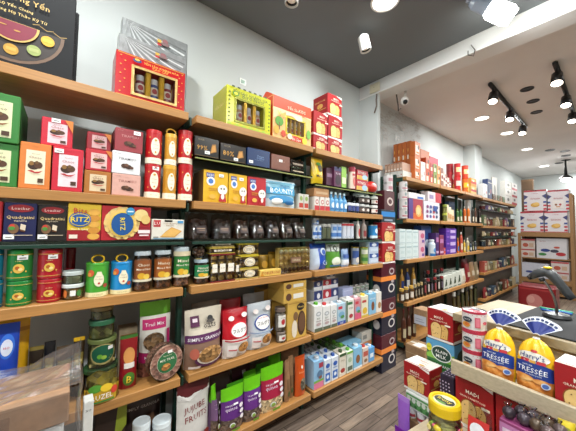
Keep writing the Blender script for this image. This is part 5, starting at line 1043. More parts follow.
# --- third board
place(b_pouch, PA, 313.5, 329.5, 240, Z3, 'royal blue and white powder bag at the left of the third board', 'powder bag', 'powder_bag', sb=.03, d=.1, c='#1c4ab0', art=[('r', 0, 0, .38, .8, '#c4d0e4'), ('e', .7, .68, .2, .14, '#dfe8f4'), ('e', .7, .66, .13, .1, '#2a56b4'), ('t', 'Cal', .7, .26, .36, '#dfe8f4')], seal='#1a3f96')
place(b_pouch, PA, 330, 343.5, 239.5, Z3, 'green and white powder bag with black letters', 'powder bag', 'powder_bag', sb=.03, d=.1, c='#5a9a34', art=[('r', 0, .66, 1, .95, '#d8dcd4'), ('t', 'TQ', .36, .76, .6, '#1c1c1c'), ('e', .5, .26, .34, .18, '#d8e0cc'), ('r', .1, .06, .9, .12, '#3a7ab0')], seal='#4a8a2c')
place(b_pouch, PA, 343.5, 350.5, 249, Z3, 'small blue and white milk powder pouch left of the cans', 'powder bag', 'powder_bag', sb=.03, d=.06, c='#8aa4cc', art=[('r', 0, .1, 1, .4, '#dbe2ec'), ('r', .1, .5, .9, .7, '#3a5a9c')])
place(b_can, PA, 350.5, 359, 247, Z3, 'blue and cream milk powder can with a gold lid', 'powder can', 'powder_can', rd=True, c='#98a0ac', lid='#b8a04a', art=[('r', 0, .4, 1, .8, '#34508e'), ('e', .5, .3, .2, .16, '#d8cfc0')])
place(b_can, PA, 359.5, 368, 247, Z3, 'green and cream milk powder can right of the blue one', 'powder can', 'powder_can', rd=True, c='#8aa45a', lid='#c8b850', art=[('r', 0, .6, 1, .85, '#d8d8c4'), ('r', 0, .2, 1, .4, '#3f7a34')])
place(b_box, PA, 359, 368, 239, Z3, 'dark blue box behind the milk powder cans', 'carton', 'blue_carton', sb=.14, d=.08, c='#28406e', h=.17)
bb = [('r', 0, .55, 1, .95, '#274a90'), ('e', .5, .72, .26, .14, '#d8e0ec'), ('r', .1, .15, .9, .4, '#c8d4e4')]
b = place(b_box, PA, 369, 378.5, 253, Z3, 'lower blue and white sugar carton beside the panettone boxes', 'carton', 'blue_carton', sb=.02, d=.12, c='#b8c6da', art=bb)
place(b_box, PA, 368.5, 378.5, 240.5, 0, 'upper blue and white sugar carton beside the panettone boxes', 'carton', 'blue_carton', sb=.02, d=.12, c='#b8c6da', art=bb, on=b)
# --- fourth board: litre cartons
oat = [('e', .5, .68, .3, .09, '#9aa0a4'), ('e', .5, .68, .2, .05, '#d8dadc'), ('t', 'BIO', .5, .5, .4, '#6a7a6a'), ('r', .2, .38, .8, .42, '#b0a4a4'), ('e', .5, .28, .3, .06, '#b8a0a0'), ('r', 0, .0, 1, .14, '#5a6450')]
for i, (x0, x1, yt, cap) in enumerate(((308 + 6.5, 322.5, 303, '#5aa82c'), (323, 330.5, 303.5, '#c83a3c'), (331, 337, 302.5, '#d8d8da'))):
    place(b_carton, PA, x0, x1, yt, Z4, ['white drink carton with green cap at the left of the fourth board', 'white drink carton with red cap, second of the fourth board', 'white drink carton with white cap, third of the fourth board'][i], 'drink carton', 'drink_carton', sb=.02, d=.085, c='#dfdfdd', art=oat, cap=cap)
al = [('r', .1, .74, .6, .88, '#c03040'), ('e', .5, .48, .36, .14, '#7aa8c8'), ('e', .6, .36, .24, .08, '#4f8a4a'), ('r', 0, 0, 1, .16, '#2a4aa0'), ('t', 'oat', .5, .08, .4, '#e8e8f0')]
specs = [(337.5, 345.5, 301.5, '#a8c4d4', al, '#d8d8da', 'light blue carton with red emblem and dark blue foot'), (346.3, 354, 297.5, '#dfdcd4', [('r', 0, .0, .18, 1, '#2a5a3a'), ('r', .2, .78, .8, .9, '#2f6a40'), ('e', .6, .25, .24, .1, '#a8343c'), ('t', 'soya', .58, .6, .5, '#6a6a5a')], '#f0f0f0', 'cream carton with dark green edge and berry picture'),
         (354.8, 361, 296.5, '#c98a94', al[:3] + [('r', 0, 0, 1, .3, '#d05a7a')], '#e8e8ea', 'pink footed carton with a red emblem'), (361.5, 368.3, 294, '#ddd8c0', [('e', .5, .3, .34, .16, '#d8b03a'), ('r', .1, .7, .7, .82, '#b8403c'), ('r', 0, 0, 1, .1, '#c9b04a')], '#e8c84a', 'cream carton with yellow fruit picture'),
         (369, 376, 291.5, '#7fb4d4', [('e', .55, .4, .22, .22, '#7a4a2c'), ('t', 'almond', .5, .78, .7, '#e8f0f4')], '#dfe8ee', 'light blue almond drink carton'), (376.4, 381.5, 290, '#dcd8d0', [('e', .6, .35, .3, .16, '#a87a4c')], '#dfe0e0', 'cream nut drink carton at the right board end')]
for x0, x1, yt, c, art, cap, nm in specs: place(b_carton, PA, x0, x1, yt, Z4, nm + ' on the fourth board', 'drink carton', 'drink_carton', sb=.02, d=.075, c=c, art=art, cap=cap)
# piled small packs behind the cartons
sm = [('r', 0, .4, 1, 1, '#26366e'), ('e', .55, .66, .2, .2, '#e4e4ea')]; sr = [('r', 0, .4, 1, 1, '#b02c3c'), ('e', .5, .66, .2, .2, '#ecdcdc')]
zz = Z4 + .0015; lastb = None
for lv, (yt, xs) in enumerate(((306, (314, 323, 331)), (291, (314, 323, 331)), (281, (314, 323, 331)), (273, (327,)))):
    nb = None
    for i, x in enumerate(xs):
        r_ = place(b_mini, PA, x, x + (8 if x != 331 else 7), yt, zz, '%s small %s yoghurt pack, %s layer of the pile behind the white cartons' % (('left', 'middle', 'right')[i] if len(xs) > 1 else 'single', 'red' if i == 1 else 'navy', ('bottom', 'second', 'third', 'top')[lv]), 'yoghurt pack', 'yoghurt_pack', sb=.115, d=.1, c='#d8d8dc', art=sr if i == 1 else sm, group='yoghurt packs piled behind the cartons', h=None if i == 0 else nb)
        nb = r_.h
    zz = r_.top
place(b_box, PA, 343, 353, 283, Z4 + .17, 'lilac paper pack lying on cartons at the back', 'paper pack', 'paper_pack', sb=.11, d=.09, c='#a9b2d6', art=[('r', .1, .7, .9, .75, '#c8cee6')], h=.09)
row(b_carton, PA, 340, 369, 300, Z4, 5, '{o} plain drink carton of the hidden back row on the fourth board', 'drink carton', 'drink_carton', sb=.11, d=.08, h=.165, gap=.012, c='#c9ccc9', cap='#dddddd', art=[], group='back row of cartons')
row(b_can, PA, 353, 374, 285, Z4 + .17, 4, '{o} {l} white food can on the cartons at the back', 'can', 'food_can', sb=.12, rd=True, levels=2, h=.045, gap=.02, c='#d8d8d4', art=[('r', .1, .3, .9, .7, '#7a8a7a')], group='white cans at the back of the fourth board')
# --- lowest board: two rows of cartons
pk = [('r', 0, .0, 1, .22, '#d87a9a'), ('r', 0, .22, 1, .3, '#7ab04a'), ('r', .5, .72, .95, .9, '#a83a4c'), ('e', .6, .5, .3, .14, '#5a7a9a'), ('e', .65, .38, .18, .06, '#8a5a4a')]
wb = [('r', .15, .1, .85, .44, '#2f66b8'), ('e', .5, .28, .2, .08, '#e0e8f2'), ('e', .5, .74, .3, .1, '#2a5ab0'), ('r', .2, .55, .8, .6, '#8aa0c8')]
specs = [(314, 323.5, 357.5, '#8fbadc', pk, '#c8d0d8', 'pink footed light blue carton at the left of the lowest board', '#a4c6e0'), (324.5, 331, 357, '#d6dde6', wb, '#2a56a8', 'white and blue milk carton, left of a pair', None), (331.8, 338.5, 354.5, '#d6dde6', wb, '#2a56a8', 'white and blue milk carton, right of a pair', None),
         (339.5, 346, 351, '#dcd4c4', [('e', .5, .25, .34, .1, '#a83a34'), ('t', 'rice', .5, .7, .5, '#8a7a5a'), ('r', 0, .88, 1, 1, '#3a5a34')], '#3a5a34', 'cream carton with red berries and dark green shoulder', None), (347, 353, 349, '#d4dcd0', [('r', .1, .1, .9, .3, '#5a6a5a'), ('e', .5, .6, .3, .12, '#a8c0a0'), ('r', 0, .9, 1, 1, '#6ab03a')], '#6ab83a', 'pale carton with lime green cap', None),
         (353.8, 362, 345, '#7fb6d8', [('e', .5, .45, .24, .2, '#8a5a34'), ('r', 0, .0, 1, .1, '#e0e8ec')], '#d8e4ea', 'light blue almond carton on the lowest board', '#9cc8e0'), (362.8, 368.5, 346, '#d4c4b8', [('r', .1, .5, .9, .8, '#b8584a'), ('e', .5, .25, .3, .1, '#8a6a4a')], '#c8423c', 'cream and red carton with red cap', None), (369, 374.5, 346, '#5a9ad0', [('r', .2, .3, .8, .6, '#e0e8f0')], '#e0e8ee', 'small blue carton at the right end of the lowest board', None)]
for x0, x1, yt, c, art, cap, nm, sd in specs: place(b_carton, PA, x0, x1, yt, Z5, nm, 'drink carton', 'drink_carton', sb=.02, d=.075, c=c, art=art, cap=cap, side=sd)
for rr, (sbk, caps) in enumerate(((.1, ('#c8d0d8', '#2a56a8', '#2a56a8', '#3a5a34', '#6ab83a')), (.18, ('#d0d4d8', '#a8b0b8', '#3a5a34', '#5a8a3a', '#6ab83a')), (.26, ('#d0d4d8', '#a8b0b8', '#3a6a3a', '#5a8a3a', '#6ab83a')))):
    s_, e_ = 1.50, 1.99
    for i in range(5):
        o = b_carton('drink_carton', .075, .07, .205, c=('#a8c4dc', '#cfd6de', '#cfd6de', '#b8c0a8', '#c4d0bc')[i], cap=caps[i], art=[('r', .1, .2, .9, .5, ('#d87a9a', '#2f66b8', '#2f66b8', '#6a7a5a', '#7a8a7a')[i])], top=('#9fb8cc', '#c0c8d4', '#c0c8d4', '#3f5038', '#4f7a3c')[i])
        setloc(o, PA, s_ + .05 + .098 * i, sbk, .07, Z5 + .0015); tag(o, '%s drink carton of the %s row behind the front cartons, lowest board' % (ordw(i, 5), ('second', 'third', 'fourth')[rr]), 'drink carton', 'cartons behind the front row, lowest board')
b = place(b_box, PA, 345, 361, 343, Z5 + .1, 'long light blue carton lying on the back row of the lowest board', 'drink carton', 'lying_carton', sb=.12, d=.14, c='#8cc4e4', art=[('r', .1, .2, .6, .8, '#e0eef4')], h=.075, flap=False)
for o_ in ():
    pass
b = place(b_box, PA, 362, 374, 341, Z5, 'tan and orange biscuit carton at the back right of the lowest board', 'carton', 'biscuit_carton', sb=.11, d=.12, c='#c98a5a', art=[('r', .1, .3, .9, .6, '#e0d0c0'), ('r', .2, .4, .3, .5, '#b83a2c')])
place(b_box, PA, 361.5, 374, 331, 0, 'white and brown carton on top of the tan biscuit carton', 'carton', 'biscuit_carton', sb=.11, d=.12, c='#cfc8bc', art=[('r', .1, .3, .5, .7, '#8a8a84')], on=b, top='#c8c4ba')

# ================================================================== stack in front of the pillar
pls = Plane(.40, 0, 90); zt = 0.0015; dk = .17
def b_dark(name, w, d, h):
    m = MB(); m.box(-w / 2, w / 2, -d / 2, d / 2, 0, h * .58, Q('#14182e', 'gloss'), .004); m.box(-w / 2, w / 2, -d / 2, d / 2, h * .58, h, Q('#4f1424', 'gloss'), .004)
    S = sfront(w, d, h); T = sleft(w, d, h)
    A_ = [('e', .68, .28, .22, .13, '#cfc8c4'), ('e', .68, .28, .15, .09, '#1a1c30'), ('e', .7, .76, .18, .1, '#b8a8a8'), ('e', .7, .76, .12, .06, '#4f1424'), ('e', .75, .47, .1, .05, '#a89c9c')]
    m.draw(S, A_, w, h); m.draw(T, [('t', 'GOURMET', .3, .3, .4, '#cfcfd8', PI / 2), ('r', .1, .74, .3, .9, '#d0c8cc')] + A_[:1], d, h)
    b = MB(); b.box(-w / 2 - .001, w / 2 + .001, -d / 2 - .001, d / 2 + .001, h * .5, h * .63, Q('#e8883c', 'gloss'))
    return fin(name, [('box_body', m), ('orange_band', b)])
s0, s1, _z = pls.slot(380.5, 396, 300, 0.0, 0); s0 = max(s0, 2.416)
wd = s1 - s0; yc = (s0 + s1) / 2
zs = [0.0015] + [pls.slot(383, 396, y, 0, 0)[2] for y in (333, 298, 263)]
for k in range(3):
    h = zs[k + 1] - zs[k] - .001; o = b_dark('panettone_tin', wd, dk, h); setloc(o, pls, yc, 0, dk, zs[k]); tag(o, ('lowest', 'middle', 'topmost')[k] + ' navy and maroon box of the floor stack at the pillar', 'gift box')
r_ = Res(); r_.top = zs[3]
b = pan(382.5, 395, 243, 0, 'lower red panettone box on the dark stack at the pillar', on=r_, d=.16, sb=0, pl=pls)
b = pan(382, 395, 222.5, 0, 'upper red panettone box on the dark stack at the pillar', on=b, d=.16, sb=0, pl=pls)
b = place(b_box, pls, 381.5, 395, 210, 0, 'black pack with a blue band on the upper panettone box', 'pack', 'dark_pack', on=b, sb=.0, d=.15, c='#16202c', art=[('r', 0, .45, 1, .85, '#1f7ac0'), ('r', .2, .1, .8, .25, '#8a98a8')])
b2 = place(b_box, pls, 384.5, 394.5, 191, 0, 'dark maroon coffee box with a white emblem above the blue band', 'coffee box', 'coffee_box', on=b, sb=.02, d=.1, c='#4a141c', art=[('e', .55, .45, .3, .22, '#c8b8b0'), ('e', .55, .45, .18, .13, '#4a141c')])
zt = b2.top
for k, y in enumerate((183.5, 175.5)):
    b2 = place(b_can, pls, 383, 393, y, 0, ('lower', 'upper')[k] + ' white milk can on the maroon coffee box', 'milk can', 'milk_can', rd=True, on=b2, c='#cfc8c8', art=[('r', .2, .2, .8, .6, '#b8848c')])
# ================================================================== shelving beyond the pillar
ZT, ZR2, ZR3, ZR4, ZR5 = ZB
PY = lambda y: Plane(0, y, 0)
def mini(pl, x0, x1, yt, zb, lab, cat, name, c, art=(), sb=.02, d=.1, on=None, **k): return place(b_mini, pl, x0, x1, yt, zb, lab, cat, name, sb=sb, d=d, on=on, c=c, art=art, **k)
# --- top board, first unit: facing the shopper's aisle end
og_ = [('r', .1, .08, .42, .3, '#e8d8c4'), ('r', .5, .1, .9, .25, '#c9752c'), ('e', .3, .55, .12, .1, '#e0a050')]
wt = [('e', .7, .4, .08, .12, '#b8403c'), ('r', .1, .2, .4, .3, '#b0b0aa'), ('r', .0, .8, 1, .84, '#bdb8b0')]
def grid(y, xs, zb, h, d, n, lab, cat, name, c, art, levels=1, group=None, **k):
    w = (xs[1] - xs[0]) / n; base = None
    for lv in range(levels):
        for i in range(n):
            o = copy_tree(base) if base else b_mini(name, w - .004, d, h - .0015, c=c, art=art, **k); base = base or o
            o.location = (xs[0] + w * (i + .5), y + d / 2, zb + .0015 + lv * h); tag(o, lab.replace('{o}', ordw(i, n)).replace('{l}', ('lower', 'upper')[lv] if levels == 2 else ''), cat, group)
grid(3.035, (.055, .30), ZT, .075, .22, 3, '{o} low white carton of the row over the green bracket', 'carton', 'white_carton', '#d6d3cc', wt, group='white cartons over the bracket')
grid(3.035, (.06, .29), ZT + .078, .10, .2, 6, '{o} slim pinkish brown pack standing on the white cartons', 'pack', 'slim_pack', '#c09a84', [('r', .2, .1, .8, .3, '#e0d0c4'), ('r', .1, .85, .9, .95, '#9a6a54')], group='slim packs on the white cartons')
grid(3.285, (.03, .272), ZT, .245, .1, 4, '{o} {l} orange carton of the tall block on top of the shelving', 'carton', 'orange_carton', '#b8622c', og_, levels=2, group='orange cartons on the shelving')
wo = [('e', .6, .6, .14, .16, '#5a3420'), ('r', .2, .15, .8, .3, '#d8742c')]
b = None
for k, yt in enumerate((170, 156, 142)):
    b = mini(PB, 415, 420.5, yt, ZT, ('lowest', 'middle', 'topmost')[k] + ' orange and white box at the front end of the orange block', 'carton', 'orange_carton', '#c8682c', [('r', .1, .1, .7, .75, '#e0d4c4')] + wo, on=b, sb=.0, d=.06)
b = mini(PB, 421, 425.5, 162, ZT, 'white box under the small orange box, right of the block', 'carton', 'white_carton', '#dcd8d0', wt); mini(PB, 421, 429.5, 150.5, ZT, 'orange box with a white corner, standing behind the white box', 'carton', 'orange_carton', '#c8682c', wo, sb=.1, d=.1)
for k, (x0, x1, ys, c, a) in enumerate(((426, 430, (170, 158), '#c24a24', '#e8d0b8'), (430.4, 433.5, (172, 163), '#b8342c', '#e0c8b0'), (433.8, 437, (173, 164), '#7f9a4a', '#e0e0c8'), (437.3, 440.6, (175, 166), '#d08a4c', '#f0d8b8'))):
    b = None
    for j, y in enumerate(ys): b = mini(PB, x0, x1, y, ZT, ('lower', 'upper')[j] + (' rust red', ' red', ' green', ' tan orange')[k] + ' small carton right of the orange block', 'carton', 'small_carton', c, [('r', .1, .1, .6, .5, a), ('e', .6, .7, .2, .15, '#6a3a24')], on=b, d=.12)
mini(PB, 428.5, 437, 157, ZT, 'pinkish red box standing at the back above the small cartons', 'carton', 'pink_carton', '#c83a50', [('r', .2, .2, .8, .5, '#e8a0a8')], sb=.14, d=.08)
for i in range(5):
    x = 441 + i * 1.9; mini(PB, x, x + 2.6, 168 + i * 3.2, ZT, ordw(i, 5) + ' brown and white snack pack of the leaning row', 'snack pack', 'snack_pack', ('#8a5a4c', '#c9b8ac')[i % 2], [('r', .1, .3, .9, .7, '#e0d8d0'), ('e', .5, .5, .3, .12, '#7a2a24')], sb=.03 + .012 * i, d=.05, group='leaning snack packs')
def b_tube(name, w, d, h, c, top, band):
    return b_can(name, w, d, h, c=c, lid=top, art=[('r', 0, .35, 1, .7, band), ('e', .5, .52, .2, .1, '#e8e0d0'), ('e', .5, .2, .15, .08, '#d8b04a')])
for k, (x0, x1, y, c, bd_) in enumerate(((447.5, 455.5, 165, '#8a1820', '#a82a30'), (453.5, 461, 177, '#c02028', '#d8d0c8'), (461.2, 468.5, 179, '#c8621c', '#e0c030'))):
    b = place(b_tube, PB, x0, x1, y, ZT, ('dark red tall', 'lower red', 'lower orange', 'lower amber')[k] + ' round tin of the tower on the middle unit', 'tin', 'round_tin', sb=(.14, .03, .01)[k], rd=True, c=c, top=c, band=bd_)
    if k: place(b_tube, PB, x0, x1, y - 13, 0, ('', 'upper red', 'upper orange red', 'upper golden')[k] + ' round tin on top of the tower, middle unit', 'tin', 'round_tin', sb=(.14, .03, .01)[k], rd=True, on=b, c=('', '#b81820', '#c83a1c', '#e0a820')[k], top='#b82a1c', band='#e0c890')
# past the tower
yr = [('r', 0, .3, 1, .6, '#b03028'), ('e', .4, .7, .2, .14, '#e8d8b0')]
b = mini(PB, 471, 476.5, 186.5, ZT, 'lower yellow and red box past the round tins', 'carton', 'small_carton', '#c9a860', yr); mini(PB, 471, 476.5, 178.5, ZT, 'upper yellow and red box past the round tins', 'carton', 'small_carton', '#c98a3a', yr, on=b)
zq = 1.995
def dk(x0, x1, yt, lab, c, **k): return mini(PB, x0, x1, yt, zq, lab, 'carton', 'small_carton', c, k.pop('art', wt), **k)
dk(483.5, 487.5, 184, 'white bottle shaped pack by the blue box on the dark unit', '#cfd2d4'); dk(488, 492, 179.5, 'dark blue box on top of the dark shelving unit', '#26365e')
for i in range(5): dk(493 + i * 2.5, 495 + i * 2.5, 194 + i * .8, ordw(i, 5) + ' small jar like pack along the top of the dark unit', ('#5a4a3c', '#8a8478', '#4a5a3c', '#7a5a40', '#4c6a4a')[i], group='small packs on the dark unit')
for col, (x0, x1, y0, n, c) in enumerate(((498.5, 503, 195, 1, '#b8b4ae'), (505.5, 511, 198, 3, '#cfccc6'), (512, 517, 200, 3, '#d2ccc8'))):
    b = None
    for k in range(n):
        b = dk(x0, x1, (177 if n == 1 else y0 - 2.5 - 7 * k), '%s white carton of the %s pile at the end of the dark unit' % (('single', 'lowest', 'second', 'top')[(k + 1) if n > 1 else 0], ('first', 'second', 'third')[col]), c, on=b, sb=.01, d=.1, art=[('r', 0, .0, 1, .3, '#b03a44'), ('e', .5, .65, .18, .16, '#5a5a58')] if col == 2 else [('e', .5, .5, .2, .2, '#6a6a66'), ('r', 0, .92, 1, 1, '#b0aaa2')], group='white cartons at the end of the dark unit')
# --- second board
b = None
for k, y in enumerate((209, 200, 191, 182)):
    b = place(b_can, PB, 398.5, 407.5, y, ZR2, ('lowest', 'second', 'third', 'topmost')[k] + ' white and pink tub of the four high tower', 'tub', 'white_tub', sb=-.0, rd=True, on=b, c='#d4cdcc', art=[('r', .1, .2, .9, .32, '#b8606c'), ('e', .4, .6, .12, .2, '#8a9a98')], lid='#d8d4d2')
bd0 = mini(PB, 409, 423, 199, ZR2, 'purple and red bread mix box with a loaf picture', 'carton', 'bread_box', '#9a2c3c', [('r', 0, 0, .28, 1, '#4a3478'), ('r', .28, 0, 1, .3, '#c05a24'), ('e', .66, .42, .22, .3, '#d8a458:crumb'), ('e', .64, .42, .14, .2, '#e8c088')], side='#3f3068', d=.14)
bl0 = mini(PB, 424, 439.5, 202, ZR2, 'white box with blue and red pattern right of the bread mix box', 'carton', 'patterned_box', '#cfccd4', [('e', .2 + .2 * (i % 4), .2 + .26 * (i // 4), .07, .09, ('#7a3a6a', '#3a4a8a', '#a83a4c', '#26365e')[i % 4]) for i in range(12)] + [('r', .55, .5, .8, .8, '#2a4a8a')], d=.14)
mini(PB, 409, 425, 193.5, ZR2, 'long white box lying on the bread mix box', 'carton', 'white_carton', '#d8d6d4', [('r', .5, .1, .9, .5, '#3a62a8')], on=bd0, d=.14)
mini(PB, 428, 441, 192.5, ZR2, 'white and red box on the patterned box', 'carton', 'white_carton', '#cfc4c8', [('r', .55, 0, 1, 1, '#b02838'), ('r', .1, .3, .4, .7, '#8a7aa0')], on=bl0, d=.14)
b = place(b_jar, PB, 442.2, 447, 213, ZR2, 'lower round jar with lime lid right of the patterned box', 'jar', 'food_jar', sb=.02, rd=True, fill='#a8a84a', lid='#b8c04a', lidh=.3, neck=1.0); place(b_jar, PB, 442.2, 447, 204.5, 0, 'upper round jar with lime lid right of the patterned box', 'jar', 'food_jar', sb=.02, rd=True, on=b, fill='#c0b868', lid='#8a9a3a', lidh=.3, neck=1.0)
for i in range(3): place(b_pouch, PB, 446.5 + i * 2.4, 449.8 + i * 2.6, 204.5 + i * 2.6, ZR2, ordw(i, 3) + ' cream sandwich pack leaning by the lime lidded jars', 'snack pack', 'cream_pack', sb=.02 + .02 * i, d=.03, c='#d0c0a0', seal='#c8b898', art=[('r', .2, .2, .8, .5, '#b88a5a')])
for i, (x0, x1, yt, c, cp) in enumerate(((456, 459, 209, '#3f6a34', '#7a9a3a'), (459.3, 462, 208, '#4a7a3c', '#2a4a2a'), (463, 466.2, 206.5, '#c9631c', '#d8d4cc'), (466.5, 470, 206.5, '#d0701c', '#d8d4cc'), (471.5, 474, 207, '#2c2a24', '#1c1c1c'), (474.3, 476.6, 208, '#5a3a2c', '#a87a5a'), (478, 481, 209, '#241c1a', '#3a2a28'))):
    place(b_bottle, PB, x0, x1, yt, ZR2, ('dark green', 'green', 'left orange', 'right orange', 'black', 'brown', 'dark end')[i] + ' bottle of the second board past the sandwich packs', 'bottle', 'sauce_bottle', sb=.03, rd=True, c=c, cap=cp, art=[('r', .1, .1, .9, .4, '#d8d0bc')], nz=.86, sh=.74)
place(b_jar, PB, 465, 471, 200, ZR2, 'white paper tub at the back above the orange bottles', 'tub', 'white_tub', sb=.12, rd=True, fill='#d8d8d4', lid='#dcdcd8', kind='plastic', tint='#d8d8d4')
place(b_box, PB, 449, 456, 202, ZR2, 'dim blue box at the back behind the sandwich packs', 'carton', 'blue_carton', sb=.2, d=.06, c='#3a5070')
# --- third board
gt = [('r', .1, .1, .9, .16, '#a8b8bc'), ('r', .2, .4, .8, .6, '#b8c8c8'), ('r', .1, .8, .9, .88, '#9ab0b4')]
for i in range(4):
    x = 399.5 + i * 6.4; a = [('r', 0, 0, 1, 1, '#c8a8b4'), ('e', .6, .6, .3, .2, '#b05070'), ('r', .5, .1, .9, .3, '#6a4a8a')] if i == 3 else gt
    b = mini(PB, x, x + 6.1, 245 - i * .3, ZR3, ordw(i, 4) + ' lower %s powder box of the third board' % ('pink' if i == 3 else 'white'), 'powder box', 'powder_box', '#c4d0d0', a, d=.14); mini(PB, x, x + 6.1, 229 + i * .5, 0, ordw(i, 4) + ' upper %s powder box of the third board' % ('pink' if i == 3 else 'white'), 'powder box', 'powder_box', '#c4d0d0', a, d=.14, on=b)
place(b_bottle, PB, 427.5, 435.5, 239.5, ZR3, 'white and blue round milk bottle beside the powder boxes', 'bottle', 'milk_bottle', sb=.01, rd=True, c='#c8d4dc', cap='#d8dce0', art=[('r', 0, 0, 1, .16, '#2c6aa8'), ('e', .5, .35, .2, .14, '#5a8ac0')], sh=.7, nz=.82, neck=.6)
mini(PB, 425.5, 435, 226, ZR3, 'dark blue box standing behind the milk bottle', 'carton', 'blue_carton', '#2a4a8c', [('e', .6, .4, .24, .14, '#c8d0dc')], sb=.12, d=.1)
for i, (x0, x1, yt, c) in enumerate(((436, 439.4, 233, '#3f1f5a'), (439.8, 443.8, 235, '#7a2a4c'), (443.9, 445.6, 248, '#c0422c'))): mini(PB, x0, x1, yt, ZR3, ('narrow violet box', 'plum red box', 'tiny red box')[i] + ' left of the purple boxes, third board', 'carton', 'small_carton', c, [('r', .1, .1, .9, .2, '#c09ab8'), ('r', .1, .6, .9, .8, '#a86a9a')])
b = None
for k, y in enumerate((247, 240, 234, 228.5)): b = mini(PB, 446.2, 456.4, y, ZR3, ('lowest', 'second', 'third', 'topmost')[k] + ' purple chocolate box of the pile on the third board', 'chocolate box', 'purple_box', '#4f2490', [('r', .4, .2, .9, .7, '#b8a0d0'), ('r', .05, .4, .3, .6, '#8a5ab8')], on=b)
for i, (x0, x1, yt, c, cp) in enumerate(((456.8, 459, 238, '#d86a24', '#e0b04a'), (459.2, 462.8, 232, '#c0503a', '#d8d8d0'), (463.2, 465.4, 240, '#d8b030', '#e8e0d0'), (465.6, 469.2, 238, '#b8b090', '#e0dcd0'), (469.4, 471.6, 242, '#3a4a5a', '#202428'), (471.8, 474, 240, '#4a4a3c', '#2a2a24'), (474.2, 476.2, 241, '#3a3a44', '#d8d8e0'))):
    place(b_bottle, PB, x0, x1, yt, ZR3, ('small orange', 'red labelled tall', 'small yellow', 'cream squat', 'dark blue', 'olive dark', 'dark pale capped')[i] + ' bottle past the purple boxes on the third board', 'bottle', 'syrup_bottle', sb=.02, rd=True, c=c, cap=cp, art=[('r', .1, .15, .9, .45, ('#3a7ab0', '#d8c8b0', '#e8d8a0', '#c8a830', '#c8ccd0', '#a8a480', '#a8a8b0')[i])], sh=.66, nz=.84)
# --- fourth board
for i, x in enumerate((399, 403.5, 408.5)):
    place(b_jar, PB, x, x + 5, 288.5 - i * 1.5, ZR4, ordw(i, 3) + ' honey jar with white label at the near end of the fourth board', 'honey jar', 'honey_jar', sb=.015, rd=True, fill='#8a5a24', lid='#c8a04a', lidh=.18, lab=[('r', .1, .2, .9, .6, '#d8cfc0')])
for i, x in enumerate((399.5, 405, 411)):
    place(b_bottle, PB, x, x + 4.6, 269 - i * .6, ZR4, ordw(i, 3) + ' tall bottle with gold cap behind the honey jars', 'bottle', 'oil_bottle', sb=.12, rd=True, c=('#a87a2c', '#2a3a6a', '#b08434')[i], cap='#c8a03c', art=[('r', .1, .25, .9, .6, ('#26366e', '#d0d0d0', '#c8c4b8')[i])], sh=.66, nz=.84)
for i in range(3): place(b_jar, PB, 414 + i * 3, 416.8 + i * 3, 284 - i, ZR4, ordw(i, 3) + ' small dark jar right of the honey jars', 'jar', 'sauce_jar', sb=.02, rd=True, fill='#2a1c14', lid='#b09a6a', lidh=.2, lab=[('r', .2, .2, .8, .6, '#8a8270')])
for j, (sb_, y0) in enumerate(((.02, 279), (.14, 271))):
    for i in range(6):
        place(b_jar, PB, 423 + i * 3.4, 426.2 + i * 3.4, y0 - i * .6, ZR4, '%s dark jar with pale label in the %s row of the fourth board' % (ordw(i, 6), ('front', 'back')[j]), 'jar', 'sauce_jar', sb=sb_, rd=True, group='dark jars on the fourth board', fill='#231a1c', lid=('#8a2a2c' if i % 2 else '#1c1c20'), lidh=.16, neck=1.0, lab=[('r', .15, .2, .85, .65, ('#8a3a40', '#b8b0a8', '#5a5060')[(i + j) % 3])])
fs = [('p', [(.2, .2), (.5, .75), (.7, .7), (.5, .3)], '#26301f'), ('e', .62, .4, .14, .16, '#3a4a34'), ('r', .1, .05, .9, .12, '#5a6a5a')]
for i in range(4): mini(PB, 444 + i * 4.4, 448.2 + i * 4.4, 276 - i * 1.6, ZR4, ordw(i, 4) + ' white tea box with dark green print on the fourth board', 'tea box', 'tea_box', '#c4c8be', fs, d=.12, group='white tea boxes')
for i in range(2): mini(PB, 449 + i * 6, 454.5 + i * 6, 270 - i, ZR4, ordw(i, 2) + ' white green tea box of the back row on the fourth board', 'tea box', 'tea_box', '#b8c0b4', fs, sb=.15, d=.1)
for i, (x0, x1, yt, c) in enumerate(((462.5, 467, 269, '#c8c4b8'), (467.4, 471.5, 264, '#7a2024'), (471.8, 476, 262, '#8a6a4a'), (464, 470, 259, '#6a1c20'), (476.5, 480, 262, '#7a6a50'))): place(b_pouch, PB, x0, x1, yt, ZR4, ('cream', 'dark red', 'brown', 'deep red back', 'tan end')[i] + ' food bag past the tea boxes on the fourth board', 'food bag', 'food_bag', sb=.02 if i != 3 else .15, d=.08, c=c, seal=c, art=[('r', .2, .3, .8, .55, '#b8a890')])
# --- lowest board
for i in range(3):
    place(b_bottle, PB, 401 + i * 5, 406 + i * 5, 309 - i * 2.2, ZR5, ordw(i, 3) + ' dark wine bottle with cream label on the lowest board', 'bottle', 'wine_bottle', sb=.02, rd=True, c='#4a2414', cap='#5a1c1c', art=[('r', .1, .12, .9, .4, '#b8ac8c')], sh=.6, nz=.74, group='dark bottles on the lowest board')
for i in range(6):
    place(b_jar, PB, 452 + i * 4.2, 455.8 + i * 4.2, 292 - i * 2.2, ZR5, ordw(i, 6) + ' jar of yellow pickles on the lowest board behind the counter boxes', 'jar', 'pickle_jar', sb=.02, rd=True, fill=('#7a6a3a', '#8a7a4c', '#6a6a3c')[i % 3], lid=('#c8c8c0', '#3a3a34')[i % 2], lidh=.16, group='pickle jars on the lowest board')
